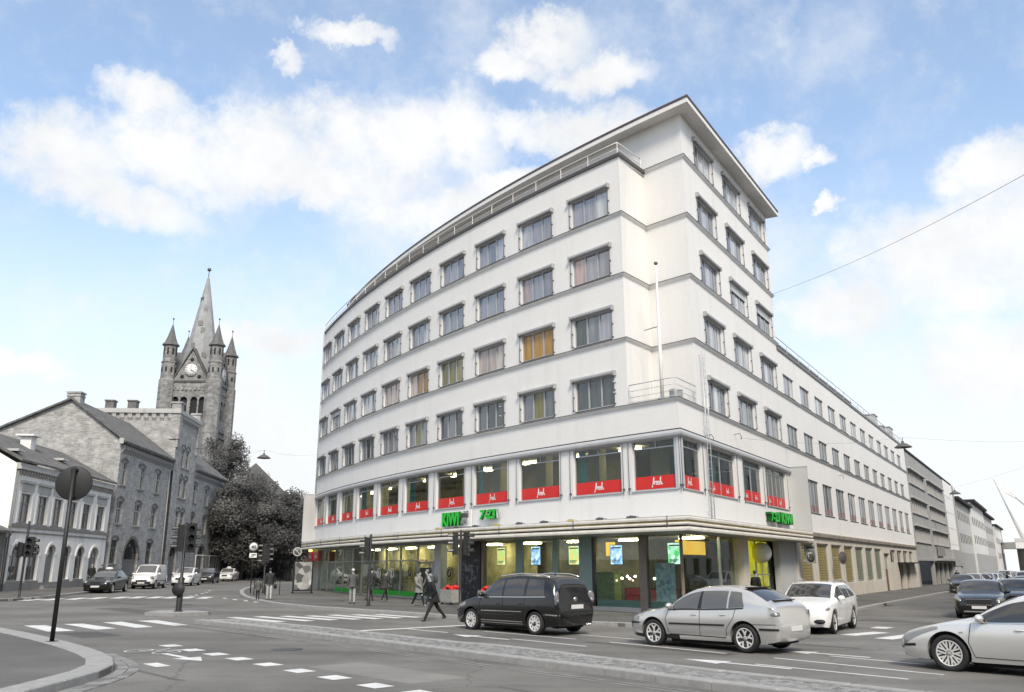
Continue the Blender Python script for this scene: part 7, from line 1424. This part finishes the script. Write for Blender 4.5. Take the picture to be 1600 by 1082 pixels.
# big round sign seen from behind
sg = empty('round_sign', (-11.29, 21.6, g(-11.3) + .12), 0, 'large black round sign back on a pole at the left pavement', 'sign'); b = MB(); b.tube([(0, 0, -.05), (0, 0, 4.25)], .055, 12); b.lathe([(.2, 0), (.16, .02), (.06, .03)], n=16); b.build('pole', M_POLE, sg, (0, 0, 0))
b = MB(); b.lathe([(0, 0), (.42, 0), (.44, .012), (.42, .024), (0, .024)], n=40, M=Matrix.Translation((.0, .085, 3.86)) @ Matrix.Rotation(rad(14), 4, 'Z') @ XR); b.build('disc', M_SBACK, sg, (0, 0, 0))
for z in (3.52, 4.2): b = MB(); b.box((0, .04, z), (.16, .13, .05)); b.build('clamp', M_POLE, sg, (0, 0, 0))
s40 = empty('speed_sign', (-17.5, 58.0, g(-17.5) + .12), rad(16), 'round forty speed sign on a thin pole at the pavement tip', 'sign'); b = MB(); b.tube([(0, 0, 0), (0, 0, 3.35)], .035, 8); b.build('pole', M_POLE, s40, (0, 0, 0))
b = MB(); b.lathe([(0, 0), (.31, 0), (.31, .02), (0, .02)], n=28, M=Matrix.Translation((0, -.05, 3.0)) @ XR); b.build('rim', mat('sign rim grey', .22, .5), s40, (0, 0, 0)); b = MB(); b.lathe([(0, 0), (.25, 0), (.25, .01), (0, .01)], n=28, M=Matrix.Translation((0, -.072, 3.0)) @ XR); b.build('disc', M_SWHITE, s40, (0, 0, 0))
me = flat('40', .30, 0, .012); me.materials.append(M_BLK); me.transform(XR); link('numerals', me, s40, (0, -.086, 2.9)); b = MB(); b.b2(-.24, .24, -.06, -.04, 2.3, 2.6); b.build('sub_plate', M_SWHITE, s40, (0, 0, 0)); b = MB(); b.b2(-.17, .05, -.07, -.062, 2.38, 2.42); b.b2(-.1, .18, -.07, -.062, 2.46, 2.52); b.build('print', M_BLK, s40, (0, 0, 0))
ns = empty('no_parking_sign', (-16.9, 67.5, g(-17) + .12), rad(14), 'grey round no parking sign left of the red shop signs', 'sign'); b = MB(); b.tube([(0, 0, 0), (0, 0, 3.2)], .035, 8); b.build('pole', M_POLE, ns, (0, 0, 0)); b = MB(); b.lathe([(0, 0), (.34, 0), (.34, .02), (0, .02)], n=28, M=Matrix.Translation((0, -.05, 2.85)) @ XR); b.build('disc', mat('dull sign', .10, .5), ns, (0, 0, 0)); b = ringm(.26, .34); b.build('rim', M_FRL, ns, (0, -.075, 2.85)); b = MB(); b.box((0, 0, 0), (.6, .01, .06), M=Matrix.Translation((0, -.078, 2.85)) @ Matrix.Rotation(.78, 4, 'Y')); b.build('slash', M_FRL, ns, (0, 0, 0))
hp = empty('cycle_hoop', (-15.9, 54.6, g(-16) + .12), rad(30), 'black steel cycle hoop on the pavement tip', 'cycle hoop')
for k in range(2): b = MB(); b.tube([(k * .9 - .35, 0, 0), (k * .9 - .35, 0, .85), (k * .9 - .27, 0, .95), (k * .9 + .27, 0, .95), (k * .9 + .35, 0, .85), (k * .9 + .35, 0, 0)], .025, 7); b.build('hoop', M_POLE, hp, (0, 0, 0))
# hanging street lamps and their wires
M_SHADE = mat('lamp shade', .10, .5, .2, 3); M_WIRE = mat('pale wire', .22, .6)
def hung_lamp(loc, r, a, c, label, wl):
    o = empty('hanging_street_lamp', loc, 0, label, 'street lamp', 'street lamps hung on wires'); b = MB(); b.lathe([(r, -.02), (r * .98, .02), (r * .45, r * .42), (r * .2, r * .5), (r * .12, r * .75), (0, r * .78)], n=20); b.lathe([(0, -.06), (r * .35, -.05), (r * .4, 0)], n=16); b.build('shade', M_SHADE, o, (0, 0, 0)); b = MB(); b.tube([(0, 0, r * .7), (0, 0, r * 1.2)], .025, 5); b.build('hanger', M_ROD, o, (0, 0, 0))
    z = loc[2] + r * 1.2
    for q in (a, c):
        if q is None: continue
        w = MB(); p0, p1 = Vector((loc[0], loc[1], z)), Vector(q); n = 14; w.tube([tuple(p0.lerp(p1, k / n) - Vector((0, 0, .35 * math.sin(math.pi * k / n)))) for k in range(n + 1)], .007, 4); w.build('span_wire', M_WIRE, o)
hung_lamp((-17.85, 60, 9.55), .48, (-35.4, 74, 9.9), tuple(arcp(206, RA, 10.6)), 'hanging street lamp over the street left of the office block', 0)
hung_lamp((25.8, 55, 9.5), .55, tuple(rp(6.2, 0, 8.25)), tuple(rp(35, 17, 10.6)), 'hanging street lamp before the right wing', 0)
hung_lamp((57.6, 110, 10.9), .7, tuple(rp(108.5, 0, 11.6)), tuple(rp(78, 17, 15.0)), 'small hanging street lamp over the far side street', 0)
w = MB(); p0, p1 = rp(14.95, 0, 18.35), Vector((16.8, 25, 14.45)); p1 = Vector((p1.x + (p1.x - p0.x) * .25, p1.y + (p1.y - p0.y) * .25, p1.z + (p1.z - p0.z) * .2)); n = 16; w.tube([tuple(p0.lerp(p1, k / n) - Vector((0, 0, .45 * math.sin(math.pi * k / n)))) for k in range(n + 1)], .009, 4); tag(w.build('overhead_wire', M_WIRE), 'thin overhead wire running off the tower to the upper right', 'wire')
# basket of goods, poster board by the shop
def goods(loc, rz, label):
    o = empty('goods_crate', (loc[0], loc[1], g(loc[0]) + .12), rz, label, 'crate'); o.scale = (.85, .85, .85); b = MB(); b.box((0, 0, .16), (1.15, .75, .05)); 
    for x in (-.55, .55): b.box((x, 0, .5), (.04, .75, .7))
    for y in (-.36, .36): b.box((0, y, .5), (1.08, .03, .7))
    b.build('crate', mat('galvanised crate', .30, .5, .2, 4) if 'galvanised crate' not in bpy.data.materials else bpy.data.materials['galvanised crate'], o, (0, 0, 0)); b = MB(); r = random.Random(4)
    for k in range(16): b.ell((r.uniform(-.42, .42), r.uniform(-.24, .24), .72 + r.uniform(0, .3)), (.18, .15, .12), 8, 6)
    b.build('red_bags', mat('red bags', (.60, .02, .012), .4, .3, 8) if 'red bags' not in bpy.data.materials else bpy.data.materials['red bags'], o, (0, 0, 0))
    for x in (-.45, .45):
        for y in (-.3, .3): b = MB(); b.lathe([(0, -.03), (.07, -.03), (.07, .03), (0, .03)], n=10, M=Matrix.Translation((x, y, .075)) @ XR); b.build('castor', M_BLK, o, (0, 0, 0))
goods((-3.1, 43.6), rad(-50), 'grey crate of red bags beside the graffiti panel'); goods((-1.15, 42.1), rad(-50), 'grey crate of red bags half hidden behind the black people carrier')
ab = empty('poster_board', (-14.2, 58.6, g(-14) + .12), rad(24), 'black and white poster board at the left shop corner', 'poster board'); b = MB(); b.b2(-.62, .62, -.05, .05, .15, 2.1); b.b2(-.66, -.6, -.3, .3, 0, .1); b.b2(.6, .66, -.3, .3, 0, .1); b.b2(-.66, -.6, -.06, .06, .1, 2.15); b.b2(.6, .66, -.06, .06, .1, 2.15); b.build('frame', M_POLE, ab, (0, 0, 0)); b = MB(); b.b2(-.56, .56, -.065, -.055, .25, 2.05); b.build('poster', pat('grey poster', [.05, .35, .08, .55, .12], 2.6, 1, False), ab, (0, 0, 0))
# ------------------------------------------------------------------ people
M_SKIN = mat('skin', .30, .55); M_HAIRD = mat('dark hair', .02, .6, .3, 20); M_HAIRL = mat('grey hair', .22, .6, .2, 20); CL = {}
def cloth(v):
    if v not in CL: CL[v] = mat('cloth %.3f' % v, v, .85, .3, 14, .3, 40)
    return CL[v]
def person(label, loc, heading, H=1.74, stride=.35, arms=.35, coat=.03, trousers=.02, hair=M_HAIRD, coat_len=.0, bulk=1.0, lean=.0, shoes=.02, cap=None, hood=False, z=.12, bag=None, pockets=False, tilt=0, swing=1):
    d = Vector(heading); root = empty('person', (loc[0], loc[1], g(loc[0]) + z), math.atan2(d.y, d.x), label, 'person', 'people on foot'); V = []; E = []; R_ = []; mt = []; seg_ = []
    def add(p, r, par=None, m=0):
        V.append(Vector(p) * H); R_.append(r * H); i = len(V) - 1
        if par is not None: E.append((par, i)); seg_.append((par, i, m))
        return i
    k = bulk; lx = lean
    pel = add((0, 0, .525), .072 * k); sp = add((lx * .35, 0, .62), .068 * k, pel, 1); ch = add((lx * .8, 0, .735), .082 * k, sp, 1); nk = add((lx * 1.05 + .004, 0, .825), .036, ch, 1); chin = add((lx * 1.15 + .022, 0, .868), .034, nk, 2); hd = add((lx * 1.2 + .016 + tilt * .02, 0, .918), .049, chin, 2); crown_ = add((lx * 1.25 + .008 + tilt * .03, 0, .958), .040, hd, 2); ns_ = add((lx * 1.2 + .062, 0, .905), .008, hd, 2)
    for s in (1, -1):
        a = stride * s * swing; hip = add((0, s * .048, .50), .056 * k ** .5, pel, 3); fl = max(0, a); kn = (math.sin(a) * .24, s * .05, .50 - math.cos(a) * .24); b2 = a - (.5 * abs(stride) if a < 0 else .12 * abs(stride)); kv = add(kn, .040, hip, 3); an = (kn[0] + math.sin(b2) * .235, s * .05, kn[2] - math.cos(b2) * .235); dz = 0; av = add(an, .026, kv, 3); heel = add((an[0] - .012, s * .05, an[2] - .022), .022, av, 4); tp_ = (.075, -.022 if a >= 0 else -.028); add((an[0] + tp_[0], s * .056, max(.014, an[2] + tp_[1])), .019, heel, 4)
        sh_ = add((lx * .95, s * .105 * k ** .5, .795), .045 * k, ch, 1); b_ = -arms * s * swing; el = (lx * .9 + math.sin(b_) * .165, s * (.125 * k ** .5 + .012), .795 - math.cos(b_) * .17); ev_ = add(el, .034 * k, sh_, 1); f = b_ + (.35 if not pockets else .8); wr_ = (el[0] + math.sin(f) * .135, s * (.118 * k ** .5 if not pockets else .085), el[2] - math.cos(f) * .135); wv = add(wr_, .020, ev_, 1); pm_ = (wr_[0] + math.sin(f) * .035, wr_[1], wr_[2] - math.cos(f) * .035); pv = add(pm_, .018, wv, 2)
        if not pockets:
            for q, (dy, ll) in enumerate(((-.014, .036), (-.005, .043), (.005, .041), (.013, .034))): add((pm_[0] + math.sin(f) * ll, pm_[1] + dy, pm_[2] - math.cos(f) * ll), .0052, pv, 2)
            add((pm_[0] + .022, pm_[1] - s * .012, pm_[2] - .008), .0055, pv, 2)
    me = bpy.data.meshes.new('tmp_person'); me.from_pydata([tuple(v) for v in V], E, []); o = bpy.data.objects.new('tmp_person', me); C.objects.link(o); o.modifiers.new('s', 'SKIN')
    for i, sv in enumerate(me.skin_vertices[0].data): sv.radius = (R_[i], R_[i] * (1.15 if i in (0, 1, 2) else 1)); sv.use_root = (i == 0)
    ss = o.modifiers.new('d', 'SUBSURF'); ss.levels = 1; ss.render_levels = 1; dg = bpy.context.evaluated_depsgraph_get(); body = bpy.data.meshes.new_from_object(o.evaluated_get(dg)); bpy.data.objects.remove(o); body.name = 'person_body'; body.materials.clear()
    for m_ in (cloth(trousers), cloth(coat), M_SKIN, cloth(trousers), cloth(shoes)): body.materials.append(m_)
    zmin = min(v.co.z for v in body.vertices)
    for v in body.vertices: v.co.z -= zmin
    for p in body.polygons:
        p.use_smooth = True; c = p.center + Vector((0, 0, zmin)); best = 9e9
        for a_, b_, m_ in seg_:
            A, B = V[a_], V[b_]; ab_ = B - A; t_ = max(0, min(1, (c - A).dot(ab_) / max(1e-9, ab_.length_squared))); dd_ = (c - A - ab_ * t_).length - (R_[a_] * (1 - t_) + R_[b_] * t_)
            if dd_ < best - 1e-4: best, mi = dd_, m_
        p.material_index = mi
        if mi == 1 and c.z < .53 * H and abs(c.y) < .07 * H: p.material_index = 3 if coat_len == 0 and c.z < .51 * H else 1
    link('body', body, root, (0, 0, 0)); hx = (lx * 1.22 + .006) * H; zz = .935 * H - zmin
    b = MB(); b.ell((hx - .014 * H, 0, zz + .016 * H), (.052 * H, .051 * H, .048 * H), 12, 8); b.build('hair' if not cap else 'cap', hair if not cap else cloth(cap), root, (0, 0, 0))
    if cap: b = MB(); b.ell((hx + .05 * H, 0, zz + .005 * H), (.035 * H, .04 * H, .006 * H), 10, 6); b.build('cap_peak', cloth(cap), root, (0, 0, 0))
    if hood: b = MB(); b.ell((hx - .034 * H, 0, .862 * H - zmin), (.058 * H, .07 * H, .045 * H), 12, 8); b.build('hood', cloth(coat), root, (0, 0, 0))
    if coat_len:
        P = []; n = 16
        for i, (zf, rx_, ry_) in enumerate(((.64, .076, .088), (.57, .084, .098), (.525 - coat_len * .5, .092, .102), (.525 - coat_len, .10 + abs(stride) * .05, .105))): P.append([((lx * .3 * (zf - .45) / .2 + rx_ * k * math.cos(2 * math.pi * q / n)) * H, ry_ * k * math.sin(2 * math.pi * q / n) * H, zf * H - zmin) for q in range(n + 1)])
        b = MB(); b.smooth = True; b.grid(P); b.build('coat_skirt', cloth(coat), root, (0, 0, 0))
    if bag == 'back': b = MB(); b.ell((-.11 * H, 0, .71 * H), (.06 * H, .085 * H, .12 * H), 12, 8); b.build('backpack', cloth(.06), root, (0, 0, 0))
    if bag == 'hand': b = MB(); b.ell((.02, -.19 * H * .95, .42 * H), (.17, .09, .13), 12, 8); b.tube([(-.1, -.19 * H, .46 * H), (.0, -.185 * H, .56 * H), (.1, -.19 * H, .46 * H)], .012, 5); b.build('shoulder_bag', cloth(.015), root, (0, 0, 0))
    return root
person('man in a long black coat striding across the zebra crossing', (-2.95, 32.6), (-.85, -.4), 1.78, .50, .25, .008, .012, M_HAIRL, .10, 1.18, .08, .03, z=0, pockets=True)
person('woman in a pale padded coat with dark trousers by the shop door', (-4.45, 41.2), (.75, -.5), 1.66, .36, .2, .22, .012, M_HAIRD, .13, 1.12, .0, .3, hood=True, pockets=True)
person('man in a grey jacket behind the woman in the pale coat', (-3.95, 42.4), (-.8, -.35), 1.74, .42, .3, .11, .02, M_HAIRL, .04, 1.15, .12, .4, bag='back')
person('man in a grey jacket and pale trousers walking with his back turned', (-8.0, 43.4), (-.25, .95), 1.70, .2, .2, .085, .36, M_HAIRL, .05, 1.22, .03, .02, cap=.55)
person('man in a dark jacket walking past the green shop windows', (-7.75, 47.2), (.55, .82), 1.80, .42, .35, .03, .05, M_HAIRD, .04, 1.15, .04, .05)
person('person with pale bag half hidden behind the thin traffic light', (-6.75, 46.0), (.7, .6), 1.62, .3, .3, .04, .02, M_HAIRD, .08, 1.05, 0, .3)
person('woman in a dark jacket and pale trousers with a shoulder bag', (-13.25, 47.3), (-.35, .93), 1.68, .12, .12, .025, .42, M_HAIRD, .03, 1.12, 0, .1, bag='hand')
person('small child in a grey coat beside the woman with the bag', (-13.95, 47.6), (-.3, .95), 1.12, .22, .2, .09, .02, M_HAIRD, .08, 1.15, 0, .02)
person('person in a black coat left of the pair before the arched house', (-34.1, 70.0), (.4, -.9), 1.78, .15, .1, .012, .03, M_HAIRL, .12, 1.2, 0, .02, z=.14)
person('person in a dark coat right of the pair before the arched house', (-33.4, 70.2), (.3, -.95), 1.74, .2, .1, .02, .02, M_HAIRD, .14, 1.15, 0, .02, z=.14)
person('person in a black jacket standing by the glass corner of the shop', tuple(rp(2.6, 1.3).xy), (.9, .4), 1.76, .05, .05, .01, .02, M_HAIRD, .06, 1.2, 0, .02)
person('person in dark clothes before the garage opening', tuple(rp(84, 2.4).xy), (-.5, -.85), 1.8, .15, .1, .02, .02, M_HAIRD, .1, 1.15, 0, .02)
person('person in pale trousers beyond the garage opening', tuple(rp(88, 2.0).xy), (-.5, -.85), 1.74, .2, .1, .03, .4, M_HAIRD, .05, 1.15, 0, .3)
person('person in black crossing between the parked cars', tuple(rp(70, 8.3).xy), (-.85, .5), 1.78, .3, .2, .012, .012, M_HAIRD, .08, 1.2, 0, .02, z=0)
# small dog on the left pavement
dg_ = empty('small_dog', (-36.0, 69.5, g(-36) + .12), rad(-60), 'small black dog before the arched house', 'dog'); DV = [(0, 0, .33, .085), (.18, 0, .34, .095), (-.2, 0, .33, .08), (.27, 0, .42, .055), (.33, 0, .5, .06), (.42, 0, .48, .03), (-.28, 0, .42, .02), (-.34, 0, .5, .012)]; DE = [(0, 1), (0, 2), (1, 3), (3, 4), (4, 5), (2, 6), (6, 7)]
for s in (1, -1):
    i = len(DV); DV += [(.2, s * .06, .22, .035), (.18, s * .06, .11, .022), (.2, s * .06, .02, .02), (-.2, s * .06, .22, .045), (-.25, s * .06, .12, .02), (-.22, s * .06, .02, .02), (.31, s * .045, .56, .014)]; DE += [(1, i), (i, i + 1), (i + 1, i + 2), (2, i + 3), (i + 3, i + 4), (i + 4, i + 5), (4, i + 6)]
me = bpy.data.meshes.new('tmp_dog'); me.from_pydata([v[:3] for v in DV], DE, []); o = bpy.data.objects.new('tmp_dog', me); C.objects.link(o); o.modifiers.new('s', 'SKIN')
for i, sv in enumerate(me.skin_vertices[0].data): sv.radius = (DV[i][3],) * 2; sv.use_root = i == 0
o.modifiers.new('d', 'SUBSURF').levels = 1; body = bpy.data.meshes.new_from_object(o.evaluated_get(bpy.context.evaluated_depsgraph_get())); bpy.data.objects.remove(o); body.materials.append(cloth(.015)); [setattr(p, 'use_smooth', True) for p in body.polygons]; link('body', body, dg_, (0, 0, 0))
# ------------------------------------------------------------------ the street behind the camera and across the side street (seen in the glass)
def plain_block(name, label, M, L, D, H, m, floors, n):
    B = empty(name, M[0], M[1], label, 'building'); b = MB(); ops = [(L * (k + .25) / n, L * (k + .75) / n, z, z + 1.7) for k in range(n) for z in floors]; wall(b, S_loc, 0, L, -1, H, ops, .2, du=99); b.build('street_wall', m, B, (0, 0, 0)); q = MB(); q.b2(-.3, L + .3, -.5, D, H, H + .5); q.build('roof', M_DARK, B, (0, 0, 0)); q = MB(); q.b2(0, L, D - .2, D, -1, H); q.build('rear_wall', m, B, (0, 0, 0))
    for a, c, z0, z1 in ops: q = MB(); q.b2(a, c, .18, .2, z0, z1); q.build('window', M_STRIP, B, (0, 0, 0))
    for x in (0, L - .2): q = MB(); q.b2(x, x + .2, 0, D, -1, H); q.build('side_wall', m, B, (0, 0, 0))
pX = rp(130, 17.5); plain_block('opposite_terrace', 'long plain terrace on the far side of the right street', ((pX.x, pX.y, 0), math.atan2(-DR.y, -DR.x)), 128, 12, 14.5, M_C3, (1, 4.5, 8, 11), 34)
plain_block('terrace_behind', 'plain terrace across the main street behind the viewer', ((46, -24, 0), math.pi), 96, 12, 13, M_CONCL, (1, 4.4, 7.8, 10.8), 26)
